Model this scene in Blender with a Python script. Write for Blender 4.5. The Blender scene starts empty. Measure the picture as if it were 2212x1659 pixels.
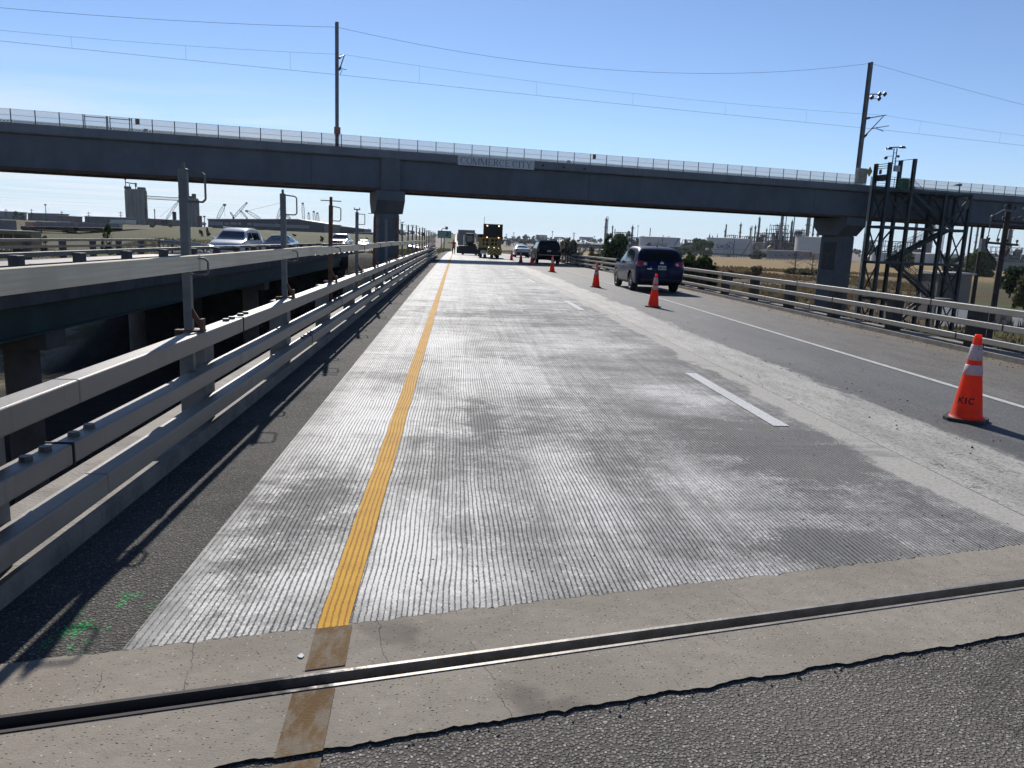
import bpy, bmesh, math, random
from mathutils import Vector, Matrix, noise
from mathutils.bvhtree import BVHTree
R = math.radians
SC = bpy.context.scene
COL = SC.collection

# ------------------------------------------------------------------ camera
F, CX, CY, H = 1661.0, 1106.0, 829.5, 1.68      # photograph measured at 2212 x 1659
ROLL, PITCH, YAW = R(2.35), R(10.617), R(-4.462)
cam_d = bpy.data.cameras.new('camera'); cam = bpy.data.objects.new('camera', cam_d); COL.objects.link(cam)
cam_d.sensor_width = 36.0; cam_d.lens = F / 2212 * 36.0
cam_d.clip_start = 0.05; cam_d.clip_end = 12000
cam.location = (0, 0, H)
cam.rotation_euler = (Matrix.Rotation(YAW, 3, 'Z') @ Matrix.Rotation(R(90) - PITCH, 3, 'X') @ Matrix.Rotation(ROLL, 3, 'Z')).to_euler()
SC.camera = cam

# ------------------------------------------------------------------ light
SUN_EL, SUN_AZ = R(33.5), R(-7.6)               # azimuth from +Y, negative = to the left
SC.view_settings.view_transform = 'Standard'; SC.view_settings.look = 'None'
SC.view_settings.gamma = 1.0; SC.view_settings.exposure = 0.38
w = bpy.data.worlds.new('World'); SC.world = w; w.use_nodes = True
nt = w.node_tree; nt.nodes.clear()
def wn(t, **k):
    n = nt.nodes.new(t)
    for a, b in k.items(): setattr(n, a, b)
    return n
sky = wn('ShaderNodeTexSky'); sky.sky_type = 'NISHITA'; sky.sun_disc = False
sky.sun_elevation = SUN_EL; sky.sun_rotation = SUN_AZ; sky.altitude = 1500; sky.air_density = 1.0; sky.dust_density = 0.1; sky.ozone_density = 2.0
hs = wn('ShaderNodeMix', data_type='RGBA', blend_type='MULTIPLY'); hs.inputs[0].default_value = 1.0; hs.inputs[7].default_value = (0.97, 1.02, 1.16, 1)
tc = wn('ShaderNodeTexCoord'); sep = wn('ShaderNodeSeparateXYZ'); nt.links.new(tc.outputs['Generated'], sep.inputs[0])
def wm(op, a, b=None, c=None):
    n = wn('ShaderNodeMath', operation=op)
    for i, v in enumerate((a, b, c)):
        if v is None: continue
        if isinstance(v, (int, float)): n.inputs[i].default_value = v
        else: nt.links.new(v, n.inputs[i])
    return n.outputs[0]
def wmap(v, a, b, c=0., d=1.):
    n = wn('ShaderNodeMapRange', interpolation_type='SMOOTHSTEP'); nt.links.new(v, n.inputs[0])
    for i, q in enumerate((a, b, c, d)): n.inputs[i + 1].default_value = q
    return n.outputs[0]
# thin cirrus low in the sky on the left: a sheet of ice cloud at one altitude
zz = wm('MAXIMUM', sep.outputs[2], 0.012)
px = wm('DIVIDE', sep.outputs[0], zz); py = wm('DIVIDE', sep.outputs[1], zz)
cmb = wn('ShaderNodeCombineXYZ'); nt.links.new(wm('MULTIPLY', px, 0.16), cmb.inputs[0]); nt.links.new(wm('MULTIPLY', py, 0.42), cmb.inputs[1])
no = wn('ShaderNodeTexNoise'); no.inputs['Scale'].default_value = 1.0; no.inputs['Detail'].default_value = 6; no.inputs['Roughness'].default_value = 0.55; no.inputs['Distortion'].default_value = 0.4
nt.links.new(cmb.outputs[0], no.inputs['Vector'])
az = wm('DIVIDE', sep.outputs[0], wm('MAXIMUM', sep.outputs[1], 0.05))
m1 = wmap(az, -0.02, -0.30); m2 = wmap(sep.outputs[2], 0.20, 0.06); m3 = wmap(no.outputs[0], 0.40, 0.58)
hz = wmap(sep.outputs[2], 0.15, -0.02, 0.0, 0.85)
mask = wm('MULTIPLY', wm('MULTIPLY', m1, m2), wm('MULTIPLY', m3, 0.78))
mixc = wn('ShaderNodeMix', data_type='RGBA'); nt.links.new(mask, mixc.inputs[0])
mixh = wn('ShaderNodeMix', data_type='RGBA'); nt.links.new(hz, mixh.inputs[0]); mixh.inputs[7].default_value = (4.7, 6.25, 8.0, 1)
nt.links.new(sky.outputs[0], hs.inputs[6]); nt.links.new(hs.outputs[2], mixh.inputs[6]); nt.links.new(mixh.outputs[2], mixc.inputs[6]); mixc.inputs[7].default_value = (8.0, 8.7, 9.5, 1)
bg = wn('ShaderNodeBackground'); bg.inputs['Strength'].default_value = 0.077
out = wn('ShaderNodeOutputWorld'); nt.links.new(mixc.outputs[2], bg.inputs[0]); nt.links.new(bg.outputs[0], out.inputs[0])
sl = bpy.data.lights.new('sun', 'SUN'); sl.energy = 5.0; sl.angle = R(0.53); sl.color = (1.0, 0.955, 0.89)
so = bpy.data.objects.new('sun', sl); COL.objects.link(so)
SUNV = Vector((math.sin(SUN_AZ) * math.cos(SUN_EL), math.cos(SUN_AZ) * math.cos(SUN_EL), math.sin(SUN_EL)))
so.rotation_euler = SUNV.to_track_quat('Z', 'Y').to_euler(); so.location = (0, 30, 60)

# ------------------------------------------------------------------ measuring the place from the photograph
def ray(x, y):
    dx, dy = x - CX, y - CY
    u = dx * math.cos(ROLL) + dy * math.sin(ROLL); v = -dx * math.sin(ROLL) + dy * math.cos(ROLL)
    f = F * math.cos(PITCH) - v * math.sin(PITCH); z = -v * math.cos(PITCH) - F * math.sin(PITCH)
    a = -YAW
    return Vector((u * math.cos(a) + f * math.sin(a), -u * math.sin(a) + f * math.cos(a), z))
def at(x, y, Y):
    r = ray(x, y); return r * (Y / r.y) + Vector((0, 0, H))
def zr(y):                                       # crest of the road
    if y < 20: return 0.0
    if y < 200: return -6e-5 * (y - 20) ** 2
    pts = [(200, -1.944), (260, -3.1), (330, -3.6), (420, -2.4), (520, 0.2), (700, 3.4), (1000, 6.5), (1400, 8.0), (9000, 8.0)]
    for (a, za), (b, zb) in zip(pts, pts[1:]):
        if y <= b: return za + (zb - za) * (y - a) / (b - a)
    return 8.0

# overpass frame: near face passes through OO, runs along TT, NN points away from the camera
OO = Vector((0, 67.03, 0)); TT = Vector((0.9745, 0.2244, 0)); NN = Vector((-0.2244, 0.9745, 0))
def Q(s, n, z): return OO + TT * s + NN * n + Vector((0, 0, z))
def SQ(x, y, off=0.0):
    r = ray(x, y); o = Vector((0, 0, H)); k = ((OO - o).dot(NN) + off) / r.dot(NN); p = o + r * k
    return (p - OO).dot(TT), p.z

# ------------------------------------------------------------------ mesh helpers
class MB:
    def __init__(s): s.v = []; s.f = []; s.m = []
    def add(s, vs, fs, mi=0):
        b = len(s.v); s.v += [Vector(p) for p in vs]; s.f += [tuple(b + i for i in f) for f in fs]; s.m += [mi] * len(fs); return s
    def box(s, x0, x1, y0, y1, z0, z1, mi=0):
        return s.add([(x0, y0, z0), (x1, y0, z0), (x1, y1, z0), (x0, y1, z0), (x0, y0, z1), (x1, y0, z1), (x1, y1, z1), (x0, y1, z1)],
                     [(0, 3, 2, 1), (4, 5, 6, 7), (0, 1, 5, 4), (1, 2, 6, 5), (2, 3, 7, 6), (3, 0, 4, 7)], mi)
    def hexa(s, p, mi=0):
        return s.add(p, [(0, 3, 2, 1), (4, 5, 6, 7), (0, 1, 5, 4), (1, 2, 6, 5), (2, 3, 7, 6), (3, 0, 4, 7)], mi)
    def beam(s, a, b, wd, ht, mi=0, up=(0, 0, 1)):
        a = Vector(a); b = Vector(b); d = (b - a).normalized(); u = Vector(up)
        if abs(d.dot(u)) > 0.98: u = Vector((0, 1, 0))
        x = d.cross(u).normalized(); u = x.cross(d).normalized(); x = x * wd / 2; u = u * ht / 2
        return s.hexa([a - x - u, a + x - u, b + x - u, b - x - u, a - x + u, a + x + u, b + x + u, b - x + u], mi)
    def tube(s, a, b, r0, r1=None, n=8, mi=0, cap=True):
        r1 = r0 if r1 is None else r1
        a = Vector(a); b = Vector(b); d = (b - a).normalized(); u = Vector((0, 0, 1)) if abs(d.z) < 0.9 else Vector((0, 1, 0))
        x = d.cross(u).normalized(); y = d.cross(x)
        vs = []
        for p, r in ((a, r0), (b, r1)):
            for i in range(n):
                t = 2 * math.pi * i / n; vs.append(p + x * (r * math.cos(t)) + y * (r * math.sin(t)))
        fs = [(i, (i + 1) % n, n + (i + 1) % n, n + i) for i in range(n)]
        if cap: fs += [tuple(range(n - 1, -1, -1)), tuple(range(n, 2 * n))]
        return s.add(vs, fs, mi)
    def path(s, pts, r, n=6, mi=0):
        for a, b in zip(pts, pts[1:]): s.tube(a, b, r, r, n, mi)
        return s
    def lathe(s, prof, c=(0, 0, 0), n=24, mi=0, ax=2):
        c = Vector(c); vs = []
        for r, h in prof:
            for i in range(n):
                t = 2 * math.pi * i / n; a, b = r * math.cos(t), r * math.sin(t)
                vs.append(c + (Vector((a, b, h)) if ax == 2 else Vector((h, a, b)) if ax == 0 else Vector((a, h, b))))
        fs = []
        for k in range(len(prof) - 1):
            fs += [(k * n + i, k * n + (i + 1) % n, (k + 1) * n + (i + 1) % n, (k + 1) * n + i) for i in range(n)]
        return s.add(vs, fs, mi)
    def prism(s, poly, fn, d0, d1, mi=0):          # poly in 2-D, fn(a, b, d) -> point
        n = len(poly); vs = [fn(a, b, d0) for a, b in poly] + [fn(a, b, d1) for a, b in poly]
        return s.add(vs, [tuple(range(n - 1, -1, -1)), tuple(range(n, 2 * n))] + [(i, (i + 1) % n, n + (i + 1) % n, n + i) for i in range(n)], mi)
    def build(s, name, mats, parent=None, world=False, smooth=False, loc=None):
        off = Vector((0, 0, 0))
        if world and parent is not None:
            p = parent
            while p.parent: p = p.parent
            off = Vector(p.location)
        if loc is not None: off = Vector(loc)
        me = bpy.data.meshes.new(name)
        me.from_pydata([p - off for p in s.v], [], s.f)
        for m in (mats if isinstance(mats, (list, tuple)) else [mats]): me.materials.append(m)
        if any(s.m): me.polygons.foreach_set('material_index', s.m)
        bm = bmesh.new(); bm.from_mesh(me); bmesh.ops.recalc_face_normals(bm, faces=bm.faces); bm.to_mesh(me); bm.free()
        if smooth: me.polygons.foreach_set('use_smooth', [True] * len(me.polygons))
        o = bpy.data.objects.new(name, me); COL.objects.link(o)
        if parent is not None: o.parent = parent
        if loc is not None: o.location = off
        return o
def bevel(o, w=0.01, seg=2):
    m = o.modifiers.new('bevel', 'BEVEL'); m.width = w; m.segments = seg; m.limit_method = 'ANGLE'; return o
def tag(o, label=None, cat=None, group=None, kind=None):
    if label: o['label'] = label
    if cat: o['category'] = cat
    if group: o['group'] = group
    if kind: o['kind'] = kind
    return o
def thing(name, label, cat, loc=(0, 0, 0), rz=0.0, group=None):
    o = bpy.data.objects.new(name, None); COL.objects.link(o); o.location = loc; o.rotation_euler = (0, 0, rz)
    o.empty_display_size = 0.2
    return tag(o, label, cat, group)
def struct(o): o['kind'] = 'structure'; return o
def copy_tree(o, parent=None):
    c = o.copy(); COL.objects.link(c); c.parent = parent
    for ch in list(o.children): copy_tree(ch, c)
    return c

# ------------------------------------------------------------------ material helpers
class NT:
    def __init__(s, name):
        s.m = bpy.data.materials.new(name); s.m.use_nodes = True; s.t = s.m.node_tree
        s.b = s.t.nodes['Principled BSDF']; s.o = s.t.nodes['Material Output']
        s.tc = s.t.nodes.new('ShaderNodeTexCoord'); s.co = s.tc.outputs['Object']
    def n(s, t, **k):
        n = s.t.nodes.new(t)
        for a, b in k.items(): setattr(n, a, b)
        return n
    def put(s, sock, v):
        if v is None: return
        if hasattr(v, 'is_linked') or isinstance(v, bpy.types.NodeSocket): s.t.links.new(v, sock)
        elif isinstance(v, (tuple, list)) and len(v) == 3 and sock.type == 'RGBA': sock.default_value = (*v, 1)
        else: sock.default_value = v
    def math(s, op, a, b=None, c=None):
        n = s.n('ShaderNodeMath', operation=op)
        for i, v in enumerate((a, b, c)): s.put(n.inputs[i], v) if v is not None else None
        return n.outputs[0]
    def xyz(s, v=None):
        n = s.n('ShaderNodeSeparateXYZ'); s.put(n.inputs[0], v or s.co); return n.outputs
    def vec(s, x, y, z=0.0):
        n = s.n('ShaderNodeCombineXYZ')
        for i, v in enumerate((x, y, z)): s.put(n.inputs[i], v)
        return n.outputs[0]
    def scale(s, sx, sy, sz=1.0, v=None):
        n = s.n('ShaderNodeMapping'); s.put(n.inputs[0], v or s.co); n.inputs['Scale'].default_value = (sx, sy, sz); return n.outputs[0]
    def noise(s, v=None, sc=1.0, det=3.0, ro=0.5, dist=0.0):
        n = s.n('ShaderNodeTexNoise'); s.put(n.inputs['Vector'], v or s.co)
        n.inputs['Scale'].default_value = sc; n.inputs['Detail'].default_value = det; n.inputs['Roughness'].default_value = ro; n.inputs['Distortion'].default_value = dist
        return n.outputs[0]
    def vor(s, v=None, sc=1.0, feat='F1', rnd=1.0):
        n = s.n('ShaderNodeTexVoronoi', feature=feat); s.put(n.inputs['Vector'], v or s.co); n.inputs['Scale'].default_value = sc
        n.inputs['Randomness'].default_value = rnd; return n.outputs
    def rng(s, v, a, b, c=0.0, d=1.0, smooth=True):
        n = s.n('ShaderNodeMapRange', interpolation_type='SMOOTHSTEP' if smooth else 'LINEAR')
        s.put(n.inputs[0], v)
        for i, q in enumerate((a, b, c, d)): s.put(n.inputs[i + 1], q)
        return n.outputs[0]
    def mix(s, f, a, b, blend='MIX'):
        n = s.n('ShaderNodeMix', data_type='RGBA', blend_type=blend); s.put(n.inputs[0], f); s.put(n.inputs[6], a); s.put(n.inputs[7], b); return n.outputs[2]
    def bump(s, h, dist=0.01, st=1.0, nrm=None):
        n = s.n('ShaderNodeBump'); n.inputs['Strength'].default_value = st; n.inputs['Distance'].default_value = dist; s.put(n.inputs['Height'], h)
        if nrm is not None: s.put(n.inputs['Normal'], nrm)
        return n.outputs[0]
    def done(s, col=None, rough=None, nrm=None, metal=None, spec=None, k=0.76):
        if isinstance(col, bpy.types.NodeSocket) and k != 1.0: col = s.mix(1.0, col, (k, k, k), 'MULTIPLY')
        s.put(s.b.inputs['Base Color'], col); s.put(s.b.inputs['Roughness'], rough); s.put(s.b.inputs['Normal'], nrm)
        s.put(s.b.inputs['Metallic'], metal); s.put(s.b.inputs['Specular IOR Level'], spec); return s.m
def mul(c, k): return tuple(min(1.0, x * k) for x in c)
def mat(name, col, rough=0.7, metal=0.0, var=0.18, vs=2.0, bump=0.0, bs=30.0, spec=0.5, col2=None, emit=None, es=0.0, coat=0.0):
    t = NT(name); f = t.noise(sc=vs, det=5, ro=0.6)
    f = t.rng(f, 0.3, 0.7)
    c = t.mix(f, mul(col, 1 - var), col2 if col2 else mul(col, 1 + var))
    nr = t.bump(t.noise(sc=bs, det=3), bump) if bump else None
    t.done(c, rough, nr, metal, spec)
    if coat: t.b.inputs['Coat Weight'].default_value = coat; t.b.inputs['Coat Roughness'].default_value = 0.04
    if emit: t.b.inputs['Emission Color'].default_value = (*emit, 1); t.b.inputs['Emission Strength'].default_value = es
    return t.m
# ------------------------------------------------------------------ materials of the road
def m_milled(name='milled_concrete', yellow=False, white=False):
    t = NT(name); x, y, z = t.xyz()
    wob = t.math('MULTIPLY', t.math('SUBTRACT', t.noise(t.scale(1.6, 0.55), 1.0, 4), 0.5), 0.085)
    wob2 = t.math('MULTIPLY', t.math('SUBTRACT', t.noise(t.scale(70, 55), 1.0, 3), 0.5), 0.015)
    xx = t.math('ADD', t.math('ADD', x, wob), wob2)
    fr = t.math('FRACT', t.math('DIVIDE', xx, 0.0275))
    d = t.math('ABSOLUTE', t.math('SUBTRACT', fr, 0.5))
    worn = t.noise(t.scale(1.1, 0.5), 1.3, 4, 0.6)
    wid = t.rng(worn, 0.3, 0.7, 0.12, 0.215)
    groove = t.math('SUBTRACT', 1.0, t.rng(d, t.math('MULTIPLY', wid, 0.6), wid))
    depth = t.rng(worn, 0.25, 0.42, 0.5, 1.0)
    groove = t.math('MULTIPLY', groove, depth)
    brk = t.rng(t.noise(t.scale(34, 8), 1.0, 4, 0.7), 0.34, 0.48, 0.45, 1.0); groove = t.math('MULTIPLY', groove, brk)
    # residue of the slurry: pale patches, grey patches, long streaks, cross bands
    big = t.noise(t.scale(0.8, 0.95), 1.0, 7, 0.68, 0.8)
    mid = t.noise(t.scale(2.6, 3.4), 1.0, 6, 0.7, 0.5)
    stre = t.noise(t.scale(13.0, 0.30), 1.0, 5, 0.65)
    band = t.noise(t.scale(0.35, 2.6), 1.0, 5, 0.7, 0.4)
    fine = t.noise(sc=160, det=2, ro=0.7); grit = t.noise(sc=42, det=4, ro=0.75)
    side = t.rng(x, -1.3, 3.9, 0.085, -0.04, False)
    a = t.math('ADD', t.math('MULTIPLY', big, 0.42), t.math('MULTIPLY', mid, 0.24))
    a = t.math('ADD', a, t.math('MULTIPLY', stre, 0.22)); a = t.math('ADD', a, t.math('MULTIPLY', band, 0.24)); a = t.math('ADD', a, side)
    a = t.math('ADD', a, t.math('MULTIPLY', t.math('SUBTRACT', grit, 0.5), 0.30)); g14 = t.noise(t.scale(15, 11), 1.0, 5, 0.75); a = t.math('ADD', a, t.math('MULTIPLY', t.math('SUBTRACT', g14, 0.5), 0.20))
    def blob(px_, py_, rx, ry, amt):               # stains and chalky patches where the slurry dried
        e = t.math('SQRT', t.math('ADD', t.math('POWER', t.math('DIVIDE', t.math('SUBTRACT', x, px_), rx), 2.0), t.math('POWER', t.math('DIVIDE', t.math('SUBTRACT', y, py_), ry), 2.0)))
        e = t.math('ADD', e, t.math('MULTIPLY', t.math('SUBTRACT', mid, 0.5), 2.6)); e = t.math('ADD', e, t.math('MULTIPLY', t.math('SUBTRACT', grit, 0.5), 1.6))
        return t.math('MULTIPLY', t.rng(e, 1.25, 0.15), amt)
    for bb in ((-.9, 4.6, .35, 1.1, -.16), (.28, 7.0, .2, 1.2, -.16), (.7, 6.9, .4, .4, -.10), (2.9, 6.3, .75, 1.2, -.22), (2.2, 4.15, .45, .28, -.24), (-.7, 3.75, .3, .4, .12), (-.25, 4.0, .25, .8, .14), (.1, 3.7, .35, .35, .10), (-.75, 7.2, .5, 1.8, .15), (.9, 5.0, .3, 1.2, .10), (2.6, 8.5, .8, 1.0, .16), (.6, 9.8, .9, 1.4, .14), (1.8, 5.0, .4, .8, .08), (1.3, 6.0, .4, 1.0, -.08), (-.3, 12.5, .9, 2.2, .12), (2.2, 13, 1.4, 2.2, .10), (1.0, 17.5, 2.0, 1.2, -.09)): a = t.math('ADD', a, blob(*bb))
    a = t.math('ADD', a, t.rng(y, 9, 30, 0, 0.10)); pale = t.rng(a, 0.44, 0.74)
    if white:
        c = t.mix(t.rng(grit, 0.45, 0.62, 0, 0.75), (0.78, 0.78, 0.775), (0.42, 0.42, 0.415)); c = t.mix(t.math('MULTIPLY', groove, 0.6), c, (0.10, 0.10, 0.10))
    elif yellow:
        c = t.mix(t.rng(mid, 0.35, 0.7), (0.58, 0.29, 0.018), (0.68, 0.37, 0.03))
        c = t.mix(t.math('MULTIPLY', groove, 0.6), c, (0.16, 0.075, 0.02))
        wear = t.rng(t.noise(t.scale(20, 9), 1.0, 4, 0.7), 0.60, 0.72)
        c = t.mix(t.math('MULTIPLY', wear, 0.5), c, (0.25, 0.22, 0.17))
    else:
        c = t.mix(pale, (0.205, 0.200, 0.193), (0.56, 0.548, 0.525)); c = t.mix(t.rng(t.math('ADD', a, t.math('MULTIPLY', grit, 0.35)), 0.80, 0.95, 0, 0.85), c, (0.80, 0.79, 0.765))
        dk = t.rng(t.noise(t.scale(1.0, 1.3), 0.9, 6, 0.7, 0.6), 0.57, 0.68)
        dk = t.math('MULTIPLY', dk, t.rng(x, -0.8, 2.8, 0.25, 0.85, False)); dk = t.math('MULTIPLY', dk, t.rng(grit, 0.3, 0.6, 0.45, 1.0))
        c = t.mix(dk, c, t.mix(fine, (0.085, 0.085, 0.086), (0.19, 0.19, 0.188)))
        c = t.mix(t.rng(fine, 0.60, 0.78, 0, 0.55), c, (0.70, 0.69, 0.67))
        c = t.mix(t.rng(fine, 0.42, 0.25, 0, 0.6), c, (0.10, 0.10, 0.10))
        er = t.math('ADD', x, t.math('MULTIPLY', t.math('SUBTRACT', t.noise(t.scale(1.3, 0.5), 1.0, 6, 0.7), 0.5), 1.1)); ed = t.rng(er, 3.50, 3.62)
        c = t.mix(ed, c, t.mix(t.rng(grit, 0.3, 0.7), (0.33, 0.317, 0.288), (0.50, 0.48, 0.435)))
        le = t.math('MULTIPLY', t.rng(t.math('ADD', x, t.math('MULTIPLY', mid, 0.5)), -0.82, -1.05), t.rng(grit, 0.35, 0.6)); c = t.mix(t.math('MULTIPLY', le, 0.6), c, (0.13, 0.13, 0.13))
        groove = t.math('MULTIPLY', groove, t.math('SUBTRACT', 1.0, ed)); groove = t.math('MULTIPLY', groove, t.math('SUBTRACT', 1.0, t.math('MULTIPLY', le, 0.7)))
        groove = t.math('MULTIPLY', groove, t.math('SUBTRACT', 1.0, t.math('MULTIPLY', dk, 0.5)))
        # tyre tracks and cross seams
        tk = t.math('ABSOLUTE', t.math('SUBTRACT', x, 0.42)); tk2 = t.math('ABSOLUTE', t.math('SUBTRACT', x, 2.15))
        tr = t.math('MULTIPLY', t.rng(t.math('MINIMUM', tk, tk2), 0.28, 0.05), t.rng(stre, 0.38, 0.62))
        c = t.mix(t.math('MULTIPLY', tr, 0.35), c, (0.13, 0.13, 0.13))
        sm = t.math('FRACT', t.math('ADD', t.math('MULTIPLY', y, 0.21), t.math('MULTIPLY', band, 0.35))); sm = t.math('MULTIPLY', t.rng(t.math('ABSOLUTE', t.math('SUBTRACT', sm, 0.5)), 0.05, 0.0), t.rng(mid, 0.4, 0.6)); c = t.mix(t.math('MULTIPLY', sm, 0.5), c, (0.14, 0.14, 0.14))
        c = t.mix(t.math('MULTIPLY', groove, t.rng(fine, 0.25, 0.6, 1.0, 0.78)), c, (0.013, 0.0125, 0.012))
    h = t.math('SUBTRACT', t.math('MULTIPLY', fine, 0.35), t.math('MULTIPLY', groove, 1.0))
    return t.done(c, t.rng(t.math('ADD', pale, t.math('MULTIPLY', fine, 0.4)), 0.2, 1.2, 0.85, 0.72) if not yellow else 0.8, t.bump(h, 0.0034, 0.85), 0, 0.15)
def m_chip(name, dark=1.0, sc=62.0, tint=(1, 1, 1), green=False):
    t = NT(name); x, y, z = t.xyz()
    wv = t.n('ShaderNodeVectorMath', operation='ADD'); t.put(wv.inputs[0], t.co)
    v1 = t.vor(t.co, sc); v2 = t.vor(t.co, sc * 2.1)
    dist = v1[0]; cell = t.n('ShaderNodeSeparateColor'); t.put(cell.inputs[0], v1[1])
    c2 = t.n('ShaderNodeSeparateColor'); t.put(c2.inputs[0], v2[1])
    big = t.noise(sc=0.9, det=5, ro=0.6); mid = t.noise(sc=9, det=4, ro=0.6)
    stone = t.mix(t.rng(cell.outputs[0], 0.1, 1.0, 0, 1, False), mul((0.075, 0.072, 0.068), dark), mul((0.23, 0.218, 0.2), dark))
    stone = t.mix(t.rng(cell.outputs[1], 0.86, 0.97), stone, mul((0.42, 0.40, 0.37), dark))
    gap = t.rng(dist, 0.30, 0.62)
    c = t.mix(gap, stone, mul((0.058, 0.055, 0.052), dark))
    c = t.mix(t.rng(c2.outputs[0], 0.55, 0.95, 0, 0.35), c, mul((0.24, 0.23, 0.21), dark))
    c = t.mix(t.rng(big, 0.35, 0.68, 0.0, 0.45), c, mul((0.17, 0.16, 0.148), dark)); c = t.mix(t.rng(big, 0.5, 0.3, 0.0, 0.6), c, mul((0.06, 0.058, 0.055), dark))
    c = t.mix(t.rng(mid, 0.6, 0.75, 0, 0.5), c, mul((0.045, 0.044, 0.043), dark))
    c = t.mix(1.0, c, tint, 'MULTIPLY')
    if green:                                    # sprayed utility marks
        dx = t.math('SUBTRACT', x, -1.47); dy = t.math('SUBTRACT', y, 3.12)
        e = t.math('SQRT', t.math('ADD', t.math('POWER', t.math('DIVIDE', dx, 0.20), 2.0), t.math('POWER', t.math('DIVIDE', dy, 0.45), 2.0)))
        g = t.math('MULTIPLY', t.rng(e, 1.05, 0.4), t.rng(t.noise(t.scale(9, 3.4), 1.0, 5, 0.75, 0.9), 0.505, 0.60))
        g = t.math('MULTIPLY', g, t.rng(dist, 0.66, 0.42))
        c = t.mix(t.math('MULTIPLY', g, 0.9), c, (0.03, 0.50, 0.13))
    h = t.math('SUBTRACT', t.math('ADD', t.math('MULTIPLY', cell.outputs[2], 0.5), t.math('MULTIPLY', mid, 0.25)), t.math('MULTIPLY', gap, 0.75))
    return t.done(c, t.rng(cell.outputs[1], 0, 1, 0.8, 0.95, False), t.bump(h, 0.0062, 0.95), 0, 0.12)
def m_header():
    t = NT('header_concrete'); x, y, z = t.xyz()
    big = t.noise(sc=1.4, det=5, ro=0.6); mid = t.noise(sc=11, det=5, ro=0.65); fine = t.noise(sc=120, det=3, ro=0.7)
    c = t.mix(t.rng(big, 0.32, 0.68), (0.248, 0.214, 0.170), (0.355, 0.312, 0.256))
    c = t.mix(t.rng(mid, 0.35, 0.7, 0, 0.5), c, (0.20, 0.178, 0.15))
    c = t.mix(t.rng(fine, 0.3, 0.7, 0, 0.5), c, (0.38, 0.35, 0.31))
    s1 = t.vor(t.scale(1, 1.8), 46); s2 = t.vor(t.co, 75)
    pits = t.rng(s1[0], 0.26, 0.10); sel = t.n('ShaderNodeSeparateColor'); t.put(sel.inputs[0], s1[1])
    pits = t.math('MULTIPLY', pits, t.rng(sel.outputs[0], 0.45, 0.62))
    c = t.mix(t.math('MULTIPLY', pits, 0.8), c, (0.06, 0.053, 0.046))
    sel2 = t.n('ShaderNodeSeparateColor'); t.put(sel2.inputs[0], s2[1])
    lite = t.math('MULTIPLY', t.rng(s2[0], 0.3, 0.16), t.rng(sel2.outputs[1], 0.93, 0.95))
    c = t.mix(lite, c, (0.6, 0.58, 0.55))
    # hairline cracks running across the strip
    xs = t.math('ADD', t.math('SUBTRACT', x, t.math('MULTIPLY', y, -0.22)), t.math('MULTIPLY', t.math('SUBTRACT', t.noise(sc=9, det=4), 0.5), 0.07))
    k = t.math('ABSOLUTE', t.math('SUBTRACT', t.math('FRACT', t.math('ADD', t.math('DIVIDE', xs, 0.37), t.math('MULTIPLY', t.noise(t.scale(1.2, 0.0), 1.0, 1), 0.9))), 0.5))
    cr = t.math('MULTIPLY', t.rng(k, 0.0050, 0.001), t.rng(t.noise(sc=2.3, det=2), 0.50, 0.60))
    c = t.mix(t.math('MULTIPLY', cr, 0.6), c, (0.05, 0.045, 0.04))
    oil = t.math('MULTIPLY', t.rng(t.noise(sc=2.2, det=4), 0.55, 0.68), t.rng(x, -1.0, 0.1))
    oil = t.math('MULTIPLY', oil, t.rng(x, 1.1, 0.3)); c = t.mix(t.math('MULTIPLY', oil, 0.5), c, (0.07, 0.062, 0.056))
    h = t.math('ADD', t.math('MULTIPLY', mid, 0.8), t.math('MULTIPLY', fine, 0.5)); h = t.math('SUBTRACT', h, t.math('MULTIPLY', t.math('MAXIMUM', pits, cr), 0.8))
    return t.done(c, 0.92, t.bump(h, 0.005, 0.8), 0, 0.1)
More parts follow.
